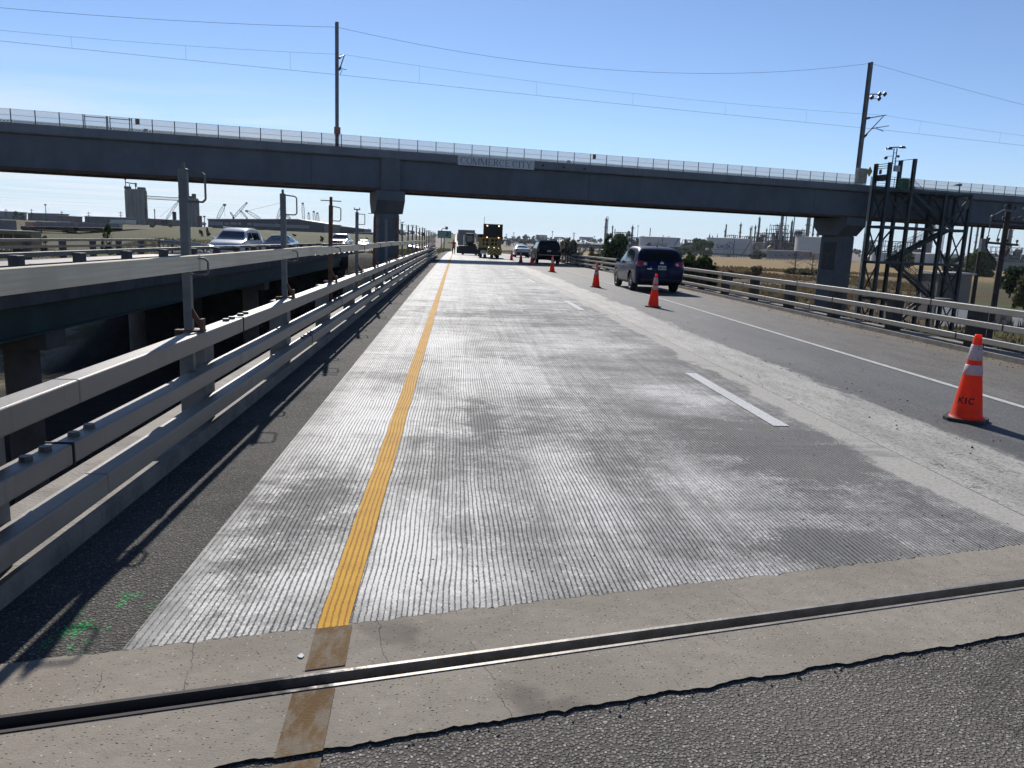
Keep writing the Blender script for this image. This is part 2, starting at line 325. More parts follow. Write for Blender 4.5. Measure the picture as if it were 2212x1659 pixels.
def m_lane():
    t = NT('lane_asphalt'); x, y, z = t.xyz()
    fine = t.noise(sc=95, det=3, ro=0.75); v = t.vor(t.co, 55); cell = t.n('ShaderNodeSeparateColor'); t.put(cell.inputs[0], v[1])
    big = t.noise(t.scale(1.0, 0.25), 0.9, 5, 0.6); mid = t.noise(t.scale(3.0, 0.8), 1.0, 5, 0.65)
    asp = t.mix(t.rng(big, 0.3, 0.7), (0.074, 0.074, 0.077), (0.124, 0.122, 0.123))
    asp = t.mix(t.rng(cell.outputs[0], 0.7, 1.0, 0, 0.5), asp, (0.21, 0.205, 0.195)); asp = t.mix(t.rng(fine, 0.5, 0.3, 0, 0.55), asp, (0.04, 0.04, 0.04))
    sh = t.mix(t.rng(mid, 0.3, 0.7), (0.088, 0.079, 0.068), (0.150, 0.136, 0.119))
    sh = t.mix(t.rng(cell.outputs[1], 0.72, 1.0, 0, 0.6), sh, (0.29, 0.27, 0.24)); sh = t.mix(t.rng(fine, 0.5, 0.28, 0, 0.6), sh, (0.05, 0.046, 0.042))
    con = t.mix(t.rng(mid, 0.3, 0.68), (0.34, 0.326, 0.295), (0.50, 0.48, 0.435)); con = t.mix(t.rng(fine, 0.45, 0.25, 0, 0.6), con, (0.13, 0.125, 0.115))
    con = t.mix(t.rng(t.noise(t.scale(2.0, 0.5), 2.4, 4, 0.7), 0.55, 0.68, 0, 0.5), con, (0.19, 0.18, 0.165))
    rag = t.math('MULTIPLY', t.math('SUBTRACT', t.noise(t.scale(1.6, 0.42), 1.0, 7, 0.7), 0.5), 1.1)
    e1 = t.math('ADD', x, rag)
    f = t.rng(e1, 4.68, 4.86)
    c = t.mix(f, con, asp)
    c = t.mix(t.rng(t.math('ADD', x, t.math('MULTIPLY', rag, 0.5)), 6.5, 6.9), c, sh)
    dirt = t.rng(t.math('ADD', x, rag), 8.55, 9.2); c = t.mix(t.math('MULTIPLY', dirt, 0.7), c, (0.19, 0.155, 0.115))
    # long wandering cracks
    w1 = t.math('MULTIPLY', t.math('SUBTRACT', t.noise(sc=2.6, det=5, ro=0.65), 0.5), 0.75)
    cv = t.vor(t.vec(t.math('ADD', t.math('MULTIPLY', x, 0.95), w1), t.math('ADD', t.math('MULTIPLY', y, 0.33), w1), 0.0), 0.95, 'DISTANCE_TO_EDGE')
    cr = t.math('MULTIPLY', t.rng(cv[0], 0.0055, 0.0012), t.rng(t.noise(t.scale(2.2, 0.9), 1.3, 4, 0.7), 0.47, 0.58)); cr = t.math('MULTIPLY', cr, t.rng(x, 7.2, 6.2))
    gr = t.noise(t.scale(26, 11), 1.0, 5, 0.75); crumb = t.math('MULTIPLY', t.rng(t.math('ABSOLUTE', t.math('SUBTRACT', e1, 4.80)), 0.16, 0.02), t.rng(gr, 0.52, 0.62)); c = t.mix(t.math('MULTIPLY', crumb, 0.8), c, (0.04, 0.038, 0.035))
    c = t.mix(t.math('MULTIPLY', t.math('SUBTRACT', 1.0, f), t.rng(gr, 0.50, 0.66, 0.0, 0.55)), c, (0.17, 0.16, 0.145)); c = t.mix(t.rng(t.noise(t.scale(1.2, 0.35), 1.0, 6, 0.75), 0.56, 0.70, 0, 0.4), c, (0.22, 0.205, 0.185))
    c = t.mix(t.math('MULTIPLY', cr, 0.85), c, (0.025, 0.023, 0.022))
    g2 = t.noise(sc=30, det=5, ro=0.8); c = t.mix(t.rng(g2, 0.52, 0.36, 0, 0.6), c, (0.035, 0.033, 0.032)); c = t.mix(t.rng(g2, 0.56, 0.72, 0, 0.55), c, (0.27, 0.26, 0.245))
    h = t.math('ADD', t.math('MULTIPLY', fine, 0.7), t.math('MULTIPLY', cell.outputs[2], 0.35)); h = t.math('ADD', h, t.math('MULTIPLY', g2, 0.8)); h = t.math('SUBTRACT', h, t.math('MULTIPLY', cr, 2.0))
    return t.done(c, 0.72, t.bump(h, 0.0042, 0.9), 0, 0.3)
def m_wornpaint(name, col, wear=0.5, under=(0.1, 0.1, 0.1)):
    t = NT(name); f = t.noise(t.scale(16, 7), 1.0, 5, 0.72); g = t.noise(sc=1.7, det=4)
    c = t.mix(t.rng(g, 0.3, 0.7), mul(col, 0.8), col); c = t.mix(t.rng(t.math('ADD', t.math('MULTIPLY', f, .7), t.math('MULTIPLY', g, .3)), 0.44, 0.60, 0, wear), c, under)
    return t.done(c, 0.9, t.bump(t.noise(sc=130, det=2), 0.003, 0.8), 0, 0.1)
M_MILL = m_milled(); M_YEL = m_milled('fresh_yellow_paint', True); M_DASH = m_milled('chalky_white_paint', False, True)
M_CHIP = m_chip('near_chip_seal', 1.32, 78.0, (1.03, 1.0, 0.95)); M_SHL = m_chip('left_shoulder_asphalt', 0.82, 66, (0.98, 0.97, 0.97), True)
M_HEAD = m_header(); M_LANE = m_lane()
M_WHITE = m_wornpaint('white_paint', (0.66, 0.67, 0.63), 0.35, (0.16, 0.16, 0.155))
M_OLDY = m_wornpaint('old_orange_paint', (0.175, 0.108, 0.050), 0.95, (0.215, 0.18, 0.138))
M_CONC = mat('kerb_concrete', (0.22, 0.192, 0.16), 0.85, var=0.3, vs=3.5, bump=0.006, bs=40)
M_DCONC = mat('deck_concrete', (0.17, 0.155, 0.14), 0.9, var=0.25, vs=0.8, bump=0.01, bs=12)
t = NT('worn_steel'); x, y, z = t.xyz(); dn = t.noise(sc=7, det=5, ro=0.7); dm = t.rng(t.math('ADD', t.math('MULTIPLY', x, -0.55), t.math('MULTIPLY', dn, 0.9)), 0.62, 0.85)
M_STEEL = t.done(t.mix(dm, t.mix(t.rng(dn, 0.3, 0.7), (0.22, 0.20, 0.18), (0.36, 0.34, 0.31)), (0.06, 0.052, 0.045)), t.rng(dm, 0, 1, 0.60, 0.9, False), t.bump(dn, 0.004), t.rng(dm, 0, 1, 0.7, 0.0, False)); M_RUBBER_SHADE = mat('rubber_and_step_shade', (0.009, 0.0085, 0.008), 0.75, bump=0.004, bs=40)

# ------------------------------------------------------------------ road sheets
SK = 0.254                                       # skew of the joint
def rag(x, amp, seed=0.0): return amp * (noise.noise(Vector((x * 5.5, seed, 0))) + 0.7 * noise.noise(Vector((x * 17, seed, 3))) + 0.5 * noise.noise(Vector((x * 47, seed, 7))))
def sheet(name, x0, x1, near, far, m, zoff=0.0, nx=8, amp=(0.0, 0.0), seeds=(1.0, 1.0), st=None, edge=None):
    """near/far: Y at X=0 of a skewed edge (or None for far with st stations)"""
    mb = MB(); rows = []
    S = st if st else [0.0, 1.0]
    for j, s in enumerate(S):
        row = []
        for i in range(nx + 1):
            x = x0 + (x1 - x0) * i / nx
            yn = near + SK * x + rag(x, amp[0], seeds[0])
            if st: y = yn + s
            else: y = yn * (1 - s) + (far + SK * x + rag(x, amp[1], seeds[1])) * s
            xo = x
            if edge and i in (0, nx) and j > 0: xo = x + rag(y, edge, 9 + i)
            row.append(Vector((xo, y, zr(y) + zoff)))
        rows.append(row)
    W = nx + 1
    mb.add([p for r in rows for p in r], [(j * W + i, j * W + i + 1, (j + 1) * W + i + 1, (j + 1) * W + i) for j in range(len(rows) - 1) for i in range(nx)])
    return struct(mb.build(name, m))
ST = [0, .04, .1, .2, .4, .7, 1, 1.5, 2, 3, 4, 5, 6, 8, 10, 12, 14, 17] + list(range(20, 62, 3)) + list(range(65, 200, 6)) + list(range(205, 430, 15)) + list(range(460, 1400, 60))
sheet('milled_lane', -1.30, 3.85, 3.276, None, M_MILL, -0.006, 260, (0.024, 0), (1, 1), ST)
sheet('left_shoulder', -1.96, -1.304, 3.23, None, M_SHL, -0.011, 40, (0.03, 0), (4, 4), ST)
sheet('right_lane', 3.854, 9.32, 3.20, None, M_LANE, -0.005, 60, (0.03, 0), (5, 5), ST)
sheet('far_header', -1.96, 9.32, 2.889, 3.262, M_HEAD, 0.0, 560, (0.006, 0.024), (6, 1))
sheet('near_header', -1.96, 9.32, 2.412, 2.775, M_HEAD, 0.0, 560, (0.018, 0.003), (7, 8))
sheet('near_asphalt', -1.96, 9.32, -5.0, 2.42, M_CHIP, -0.011, 40)
mb = MB()                                        # the broken edge of the header, its shaded face painted black
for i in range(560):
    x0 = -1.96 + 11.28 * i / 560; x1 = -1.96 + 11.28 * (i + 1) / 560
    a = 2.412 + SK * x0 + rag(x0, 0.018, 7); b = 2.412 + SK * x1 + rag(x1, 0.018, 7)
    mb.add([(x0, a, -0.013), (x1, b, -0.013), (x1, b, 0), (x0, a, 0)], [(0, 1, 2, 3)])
struct(mb.build('header_step', M_RUBBER_SHADE))
# painted lines
def line(name, x0, x1, y0, y1, m, z, label=None, cross=None):
    mb = MB(); ys = [y0] + [y for y in (3.5, 4, 5, 6, 8, 10, 13, 16, 20, 25, 30, 35, 40, 46, 52, 58, 64, 70, 78, 86, 94, 102, 110, 120, 130, 140, 150, 165, 180, 200, 260, 330, 420, 520, 700, 1000) if y0 < y < y1] + [y1]
    vs = []
    for y in ys:
        j = 0.004 if y < 30 else 0
        vs += [(x0 + rag(y, j, 2), y + (SK * x0 if y == y0 and y0 < 3.2 else 0), zr(y) + z), (x1 + rag(y, j, 3), y + (SK * x1 if y == y0 and y0 < 3.2 else 0), zr(y) + z)]
    mb.add(vs, [(2 * i, 2 * i + 1, 2 * i + 3, 2 * i + 2) for i in range(len(ys) - 1)])
    return struct(mb.build(name, m))
line('yellow_line', -0.562, -0.428, 3.19, 1200, M_YEL, 0.0005)
for nm, a, b in (('faded_yellow_line', 2.915, 3.245), ('faded_yellow_line', 2.40, 2.765)):
    mb = MB(); mb.add([(-0.545, a - SK * .545, .004), (-0.395, a - SK * .395, .004), (-0.41, b - SK * .41, .004), (-0.56, b - SK * .56, .004)], [(0, 1, 2, 3)]); struct(mb.build(nm, M_OLDY))
mb = MB(); mb.add([(-0.53, 1.2, -.007), (-0.37, 1.2, -.007), (-0.395, 2.28, -.007), (-0.545, 2.25, -.007)], [(0, 1, 2, 3)]); struct(mb.build('faded_yellow_line', M_OLDY))
line('white_edge_line', 6.60, 6.71, 3.2 + SK * 6.6, 1200, M_WHITE, 0.001)
for k in range(16):
    line('lane_dash', 3.13, 3.29, 7.1 + 12.2 * k, 10.1 + 12.2 * k, M_DASH, 0.0005)

# expansion joint
ej = thing('expansion_joint', 'steel expansion joint crossing the road in the foreground between two concrete strips', 'expansion joint', (0, 2.84, 0))
for a, b, z in ((2.777, 2.794, 0.004), (2.872, 2.890, 0.003)):
    mb = MB(); n = 60
    for i in range(n):
        x0 = -1.96 + 11.28 * i / n; x1 = -1.96 + 11.28 * (i + 1) / n
        mb.hexa([(x0, a + SK * x0, -.09), (x1, a + SK * x1, -.09), (x1, b + SK * x1, -.09), (x0, b + SK * x0, -.09), (x0, a + SK * x0, z), (x1, a + SK * x1, z), (x1, b + SK * x1, z), (x0, b + SK * x0, z)])
    mb.build('steel_rail', M_STEEL, ej, world=True)
mb = MB()
for i in range(200):
    x0 = -1.96 + 11.28 * i / 200; x1 = -1.96 + 11.28 * (i + 1) / 200
    def sec(x):
        d = max(0.0, 1 - (x + 1.9) / 2.6)            # dirt packed into the joint on the left
        return [(x, 2.794 + SK * x, -.05 + .02 * d), (x, 2.815 + SK * x, -.075 + .045 * d + rag(x, .004, 3)), (x, 2.848 + SK * x, -.075 + .05 * d + rag(x, .006, 5)), (x, 2.872 + SK * x, -.045 + .02 * d)]
    p, q = sec(x0), sec(x1); mb.add(p + q, [(k, 4 + k, 5 + k, k + 1) for k in range(3)])
mb.build('rubber_seal', M_RUBBER_SHADE, ej, world=True)

# kerbs, deck, girders of the bridge the camera stands on
def strip_box(mb, x0, x1, z0, z1, ys, mi=0):
    for a, b in zip(ys, ys[1:]):
        za, zb = zr(a), zr(b)
        mb.hexa([(x0, a, za + z0), (x1, a, za + z0), (x1, b, zb + z0), (x0, b, zb + z0), (x0, a, za + z1), (x1, a, za + z1), (x1, b, zb + z1), (x0, b, zb + z1)], mi)
YS = [-8, 0, 10, 20, 28, 36, 44, 52, 60, 68, 76, 84]
mb = MB(); strip_box(mb, -2.45, -1.955, -0.3, 0.10, YS); struct(mb.build('left_kerb', M_CONC))
mb = MB(); strip_box(mb, 9.315, 9.85, -0.3, 0.085, YS[:10]); struct(mb.build('right_kerb', M_CONC))
mb = MB(); strip_box(mb, -2.47, 9.87, -0.42, -0.10, YS[:-1])
for x in (-1.6, 1.1, 3.7, 6.3, 9.0): strip_box(mb, x - .2, x + .2, -1.4, -0.425, YS[:-1])
struct(mb.build('bridge_deck', M_DCONC))

# loose stones and crumbs lying on the pavement (uncountable)
M_STONE = mat('loose_stone', (0.10, 0.095, 0.088), 0.9, var=0.6, vs=20)
rnd = random.Random(21); mb = MB()
def pebble(x, y, z, r):
    vs = [(x + r * math.cos(a + j) * rnd.uniform(.7, 1.2), y + r * math.sin(a + j) * rnd.uniform(.7, 1.2), z) for j in (rnd.random(),) for a in (0, 1.57, 3.14, 4.71)]
    mb.add(vs + [(x + rnd.uniform(-.3, .3) * r, y + rnd.uniform(-.3, .3) * r, z + r * rnd.uniform(.7, 1.1))], [(0, 1, 4), (1, 2, 4), (2, 3, 4), (3, 0, 4)])
for i in range(520): y = 3.6 + 16 * rnd.random() ** 1.8; pebble(rnd.uniform(-1.25, 3.8), y, -.006, rnd.uniform(.003, .008))
for i in range(900): y = 5 + 40 * rnd.random() ** 1.5; pebble(9.31 - abs(rnd.gauss(0, .28)), y, zr(y) - .005, rnd.uniform(.006, .02))
for i in range(200): y = 3.6 + 26 * rnd.random() ** 1.5; pebble(4.95 + rnd.gauss(0, .22) + .25 * noise.noise(Vector((y * .5, 0, 4))), y, zr(y) - .005, rnd.uniform(.005, .016))
for i in range(260): x = rnd.uniform(-1.9, 4.5); pebble(x, rnd.choice((rnd.uniform(2.46, 2.74), rnd.uniform(2.92, 3.2))) + SK * x, 0.0, rnd.uniform(.0014, .004))
for i in range(200): x = rnd.uniform(-1.9, 5); pebble(x, 2.40 + SK * x - abs(rnd.gauss(0, .03)), -.011, rnd.uniform(.004, .011))
o = mb.build('gravel', M_STONE); tag(o, 'loose stones and dark crumbs scattered over the pavement', 'gravel', kind='stuff')
# ------------------------------------------------------------------ terrain
def sst(a, b, x):
    t = max(0.0, min(1.0, (x - a) / (b - a))); return t * t * (3 - 2 * t)
def lerp(a, b, t): return a + (b - a) * t
def hgt(x, y):
    g = -6.0
    # land left of the road beyond the bridge
    if x < 2:
        r = x / max(y, 1.0)
        hill = lerp(-0.45, 1.35, sst(55, 400, y)); val = lerp(-2.6, 1.35, sst(330, 430, y))
        land = lerp(val, hill, sst(-0.47, -0.36, r))
        y0 = lerp(39, 70, max(0, min(1, (x + 19) / 9))); k = sst(y0, y0 + 15, y) if x > -22 else max(sst(38, 56, y), sst(-60, -90, x) * sst(60, 90, y))
        g = lerp(-6.0, land, k * sst(0, -7.5, x))
    # embankment that carries the two carriageways
    em = zr(y) - 0.16
    if y > 60:
        e = sst(62, 76, y) * (1 - sst(10.6, 26, x)) * sst(-34, -18, x)
        if x > -8: g = lerp(g, em, e)
        elif x > -36: g = lerp(g, max(em, -4) if y > 300 else em - .05 * 0, e)
    if y > 900: g = lerp(g, 2.5, sst(900, 1500, y))
    if x > 11 and y > 15: g += 0.35 * noise.noise(Vector((x * .05, y * .03, 0))) * sst(11, 30, x)
    return g
M_FIELD = None
def m_ground():
    t = NT('dry_grassland'); x, y, z = t.xyz()
    a = t.noise(t.scale(0.05, 0.035), 1.0, 5, 0.6); b = t.noise(sc=0.35, det=6, ro=0.7); c3 = t.noise(t.scale(3, 1.0), 1.0, 5, 0.7); f = t.noise(sc=9, det=3, ro=0.7)
    gold = t.mix(t.rng(b, 0.3, 0.7), (0.20, 0.135, 0.055), (0.33, 0.235, 0.105))
    weed = t.mix(t.rng(c3, 0.3, 0.7), (0.050, 0.036, 0.020), (0.135, 0.098, 0.052))
    weed = t.mix(t.rng(a, 0.45, 0.62), weed, (0.085, 0.10, 0.035))
    near = t.rng(t.math('ADD', y, t.math('MULTIPLY', t.math('SUBTRACT', b, 0.5), 120)), 210, 290)
    c = t.mix(near, weed, gold)
    # green roadside hill on the left
    hill = t.mix(t.rng(b, 0.3, 0.72), (0.058, 0.055, 0.024), (0.135, 0.115, 0.053)); hill = t.mix(t.rng(a, 0.4, 0.65, 0, 0.7), hill, (0.085, 0.10, 0.035))
    c = t.mix(t.math('MULTIPLY', t.rng(x, 8, 1), t.rng(y, 55, 60)), c, hill); c = t.mix(t.rng(x, -2, -12), c, hill)
    # gravel and riprap below the bridges; the rest darkened as painted shade
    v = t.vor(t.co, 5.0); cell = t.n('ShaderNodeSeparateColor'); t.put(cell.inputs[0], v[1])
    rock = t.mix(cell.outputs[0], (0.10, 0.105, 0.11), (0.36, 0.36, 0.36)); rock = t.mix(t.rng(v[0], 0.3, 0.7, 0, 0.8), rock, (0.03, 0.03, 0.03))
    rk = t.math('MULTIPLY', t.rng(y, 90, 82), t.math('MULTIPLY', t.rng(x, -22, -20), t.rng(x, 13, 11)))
    soil_shade = t.mix(t.rng(b, 0.3, 0.7), (0.022, 0.020, 0.018), (0.05, 0.046, 0.04)); rock = t.mix(t.math('MULTIPLY', t.rng(y, 26, 18), t.rng(x, -10, -7)), soil_shade, rock)
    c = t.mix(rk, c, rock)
    pv = t.math('MULTIPLY', t.rng(y, 62, 58), t.rng(x, -20, -22)); c = t.mix(t.math('MULTIPLY', pv, t.rng(b, 0.62, 0.42)), c, (0.30, 0.255, 0.20))
    # beyond the field: bare industrial ground
    c = t.mix(t.math('MULTIPLY', t.rng(y, 690, 730), t.rng(x, 20, 60)), c, (0.22, 0.20, 0.18))
    h = t.math('ADD', t.math('MULTIPLY', c3, 1.0), t.math('MULTIPLY', f, 0.4))
    return t.done(c, 0.95, t.bump(h, 0.25, 0.8), 0, 0.1)
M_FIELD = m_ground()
def axis(pts):
    o = []
    for a, b, st in pts:
        x = a
        while x < b - 1e-6: o.append(x); x += st
    return o + [pts[-1][1]]
gx = axis([(-6000, -1200, 800), (-1200, -300, 90), (-300, -100, 20), (-100, -40, 5), (-40, 40, 1.6), (40, 140, 5), (140, 500, 24), (500, 1600, 110), (1600, 6000, 880)])
gy = axis([(-80, 0, 10), (0, 110, 2.0), (110, 300, 6), (300, 600, 15), (600, 1500, 60), (1500, 7000, 500)])
mb = MB(); W = len(gx)
mb.v = [Vector((x, y, hgt(x, y))) for y in gy for x in gx]
mb.f = [(j * W + i, j * W + i + 1, (j + 1) * W + i + 1, (j + 1) * W + i) for j in range(len(gy) - 1) for i in range(W - 1)]; mb.m = [0] * len(mb.f)
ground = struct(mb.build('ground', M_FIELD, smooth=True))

# left carriageway beyond its bridge
M_LROAD = mat('left_road_asphalt', (0.235, 0.205, 0.19), 0.92, spec=.1, var=0.22, vs=0.6, bump=0.004, bs=60)
mb = MB(); ys = [84, 100, 120, 140, 160, 180, 200, 230, 260, 300, 330, 380, 420, 470, 520, 600, 700, 850, 1000, 1400]
xin = lambda y: lerp(-10.6, -8.0, sst(80, 260, y))
vs = []
for y in ys: vs += [(xin(y) - 8, y, zr(y) - .03), (xin(y), y, zr(y) - .03)]
mb.add(vs, [(2 * i, 2 * i + 1, 2 * i + 3, 2 * i + 2) for i in range(len(ys) - 1)]); struct(mb.build('left_road', M_LROAD))

# ------------------------------------------------------------------ railings
def m_rail(name, col):
    t = NT(name); n1 = t.noise(t.scale(2.2, 0.7, 2.2), 1.0, 6, 0.7); dr = t.noise(t.scale(9, 9, 0.6), 1.0, 4, 0.7); sp = t.noise(sc=55, det=3, ro=0.7); sc_ = t.noise(t.scale(30, 1.6, 30), 1.0, 5, 0.75)
    c = t.mix(t.rng(n1, 0.32, 0.68), mul(col, 0.80), mul(col, 1.10)); c = t.mix(t.rng(dr, 0.52, 0.74, 0, 0.5), c, mul(col, 0.55)); c = t.mix(t.rng(sp, 0.62, 0.75, 0, 0.5), c, mul(col, 0.6))
    c = t.mix(t.rng(sc_, 0.66, 0.72, 0, 0.5), c, (0.12, 0.075, 0.05))
    return t.done(c, t.rng(n1, 0.3, 0.7, 0.42, 0.62, False), t.bump(t.math('ADD', sp, n1), 0.002, 0.7), 0, 0.4)
M_RAIL = m_rail('painted_rail', (0.27, 0.235, 0.192)); M_RAILR = m_rail('pale_rail', (0.28, 0.255, 0.218))
M_POST = mat('grey_post', (0.16, 0.155, 0.145), 0.7, 0.0, var=0.35, vs=3)
M_DPOST = mat('dark_post', (0.055, 0.05, 0.046), 0.75, 0.0, var=0.4, vs=3)
M_DARK = mat('dark_gap', (0.018, 0.017, 0.016), 0.8); M_BOLT = mat('bolt_steel', (0.09, 0.085, 0.08), 0.5, 0.5)
M_RUST = mat('rusty_steel', (0.13, 0.055, 0.03), 0.85, 0.1, var=0.4, vs=9); M_GALV = mat('galvanised_steel', (0.135, 0.14, 0.14), 0.55, 0.2, var=0.25, vs=5)
def railing(root, xf, dep, levels, y0, y1, joints, posts, mr, mp, pw=0.2, pd=0.24, side=-1, bolts=True, seg=6.1, bz=0.1, endbend=None):
    """xf: face towards the road, rails run away from it by dep in direction side"""
    for (zb, zt), jo in zip(levels, joints):
        ys = [y0]; y = jo
        while y - seg > y0: y -= seg
        while y < y1:
            if y > y0 + .3: ys.append(y)
            y += seg
        ys.append(y1)
        for a, b in zip(ys, ys[1:]):
            mb = MB(); a2 = a + 0.014; n = max(1, int((b - a) / 3)); x0, x1 = sorted((xf, xf + side * dep))
            yy = [a2 + (b - a2) * i / n for i in range(n + 1)]
            strip_box(mb, x0, x1, zb, zt, yy)
            mb.v = [Vector((p.x + (endbend(p.y) if endbend else 0), p.y, p.z)) for p in mb.v]
            bevel(mb.build('rail', mr, root, world=True), 0.012, 3)
            if a > y0:
                mb = MB(); e = endbend(a) if endbend else 0
                mb.box(x0 + .012 + e, x1 - .012 + e, a - .2, a + .21, zr(a) + zb + .012, zr(a) + zt - .012)
                mb.box(x0 - .004 + e, x1 + .004 + e, a + .001, a + .012, zr(a) + zb - .004, zr(a) + zt + .005)
                mb.build('splice', M_DARK, root, world=True)
                if bolts and a < 26:
                    xm = (x0 + x1) / 2
                    for d in (-.30, -.13, .15, .32): mb = MB(); mb.tube((xm, a + d, zr(a) + zt), (xm, a + d, zr(a) + zt + .022), .03, .027, 10); mb.build('bolt', M_BOLT, root, world=True)
    xb = xf + side * (dep + .004)
    for y in posts:
        mb = MB(); x0, x1 = sorted((xb, xb + side * pd)); z = zr(y); e = endbend(y) if endbend else 0
        mb.box(x0 + e, x1 + e, y - pw / 2, y + pw / 2, z + bz, z + levels[0][1] - .05)
        bevel(mb.build('post', mp, root, world=True), .012, 1)
LV = [(0.775, 0.90), (0.487, 0.595), (0.205, 0.325)]
lr = thing('bridge_railing', 'grey three rail bridge railing along the left kerb with bolted splices', 'railing', (-2, 3, 0))
railing(lr, -1.88, .13, LV, -4.0, 76, (7.0, 3.85, 10.3), [0.35 + 3.05 * i for i in range(25)], M_RAIL, M_POST, .26, .2, seg=9.15)
rr = thing('bridge_railing', 'pale three rail bridge railing along the right kerb beside the blue car', 'railing', (9.5, 10, 0))
YR = lambda k, a: a + 6.1 * k
railing(rr, 9.36, .12, [(0.745, .86), (.475, .585), (.20, .305)], 5.0, 61, (14.6, 18.6, 19.8), [8.1 + 2.7 * i for i in range(20)], M_RAILR, M_DPOST, .3, .22, side=1, bz=.085, endbend=lambda y: -0.35 * sst(44, 61, y))
# ------------------------------------------------------------------ the neighbouring road bridge on the left
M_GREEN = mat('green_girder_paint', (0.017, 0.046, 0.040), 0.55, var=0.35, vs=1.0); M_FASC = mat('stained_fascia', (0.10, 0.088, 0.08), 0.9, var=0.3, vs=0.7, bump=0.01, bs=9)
M_LDECK = mat('left_deck_pavement', (0.30, 0.255, 0.235), 0.62, var=0.2, vs=0.4, bump=0.003, bs=70)
lb = thing('road_bridge', 'parallel road bridge on the left with green steel girders', 'bridge', (-14.5, 20, -6))
YL = [-12, 0, 10, 20, 28, 36, 44, 52, 60, 68, 76, 84]
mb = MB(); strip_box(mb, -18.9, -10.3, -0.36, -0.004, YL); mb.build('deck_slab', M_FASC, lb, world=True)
mb = MB(); strip_box(mb, -18.6, -10.75, -0.003, 0.006, YL); mb.build('pavement', M_LDECK, lb, world=True)
for x in (-10.65, -13.2, -15.8, -18.4):
    mb = MB(); strip_box(mb, x - .02, x + .02, -1.12, -0.38, YL[:11]); strip_box(mb, x - .2, x + .2, -1.16, -1.12, YL[:11]); strip_box(mb, x - .17, x + .17, -0.38, -0.362, YL[:11])
    for y in range(-10, 76, 2): mb.box(x - .15, x - .021, y - .01, y + .01, -1.12 + zr(y), -.38 + zr(y))
    mb.build('girder', M_GREEN, lb, world=True)
for y in (-2, 21.0, 44):
    for x in (-11.4, -14.5, -17.6):
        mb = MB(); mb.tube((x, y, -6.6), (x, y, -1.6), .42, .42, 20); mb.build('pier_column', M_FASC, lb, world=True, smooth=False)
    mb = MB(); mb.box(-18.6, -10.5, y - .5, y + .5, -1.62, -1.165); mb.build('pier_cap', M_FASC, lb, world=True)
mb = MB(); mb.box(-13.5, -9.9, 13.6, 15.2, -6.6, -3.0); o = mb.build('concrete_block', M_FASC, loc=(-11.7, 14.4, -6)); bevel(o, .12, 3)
tag(o, 'low stained concrete block under the edge of the left bridge, beside its round pier column', 'concrete block')
LV2 = [(0.775, 0.90), (0.487, 0.60), (0.205, 0.325)]
M_LPOST = mat('left_rail_post', (0.10, 0.095, 0.09), 0.75, var=0.3, vs=3)
la = thing('bridge_railing', 'dark three rail railing along the near edge of the left bridge', 'railing', (-10.7, 20, 0))
railing(la, -10.62, .13, LV2, 4, 84, (18.2, 20.2, 22.4), [3.7 + 3.1 * i for i in range(26)], M_RAIL, M_LPOST, .34, .22, side=1, bz=0.0, bolts=False)
lf = thing('bridge_railing', 'three rail railing along the far edge of the left bridge by the hill', 'railing', (-18.5, 30, 0))
railing(lf, -18.5, .13, LV2, 14, 50, (18, 20, 22), [17 + 3.1 * i for i in range(11)], M_RAIL, M_LPOST, .3, .22, side=-1, bz=0.0, bolts=False)
M_WB = mat('w_beam_steel', (0.36, 0.36, 0.35), 0.45, 0.5)
def w_beam(name, label, pts, group=None):
    root = thing(name, label, 'guardrail', pts[0], group=group)
    mb = MB(); prof = [(.0, .70), (.05, .66), (.05, .60), (0, .55), (.05, .50), (.05, .44), (0, .40)]
    rows = []
    for i, p in enumerate(pts):
        p = Vector(p); d = (Vector(pts[min(i + 1, len(pts) - 1)]) - Vector(pts[max(i - 1, 0)])).normalized(); s = Vector((d.y, -d.x, 0))
        rows.append([p + s * a + Vector((0, 0, b)) for a, b in prof] + [p + s * (a - .012) + Vector((0, 0, b)) for a, b in reversed(prof)])
    n = len(rows[0]); mb.add([q for r in rows for q in r], [(j * n + i, j * n + (i + 1) % n, (j + 1) * n + (i + 1) % n, (j + 1) * n + i) for j in range(len(rows) - 1) for i in range(n)])
    mb.build('beam', M_WB, root, world=True)
    acc = 0.0
    for a, b in zip(pts, pts[1:]):
        a = Vector(a); b = Vector(b); L = (b - a).length; k = 0
        while k * 2.0 < L:
            p = a + (b - a) * (k * 2.0 / L); mb = MB(); mb.box(p.x - .09, p.x - .02, p.y - .07, p.y + .07, p.z - .3, p.z + .68); mb.build('post', M_RUST if k % 3 else M_POST, root, world=True); k += 1
w_beam('guardrail', 'steel guardrail curving down behind the white oncoming car at the end of the left bridge', [(-18.45, 50.2, .12), (-18.3, 55, 0), (-18.6, 60, -.25), (-19.2, 66, -.3), (-19.2, 80, -.35), (-19, 110, -.6), (-18.5, 150, -1.1)])
w_beam('guardrail', 'steel guardrail continuing from the end of the right bridge railing beyond the black car', [(9.05, 61.2, -.1), (9.3, 68, -.2), (9.6, 80, -.3), (10.2, 100, -.5), (10.3, 140, -.9), (10.3, 190, -1.7)])

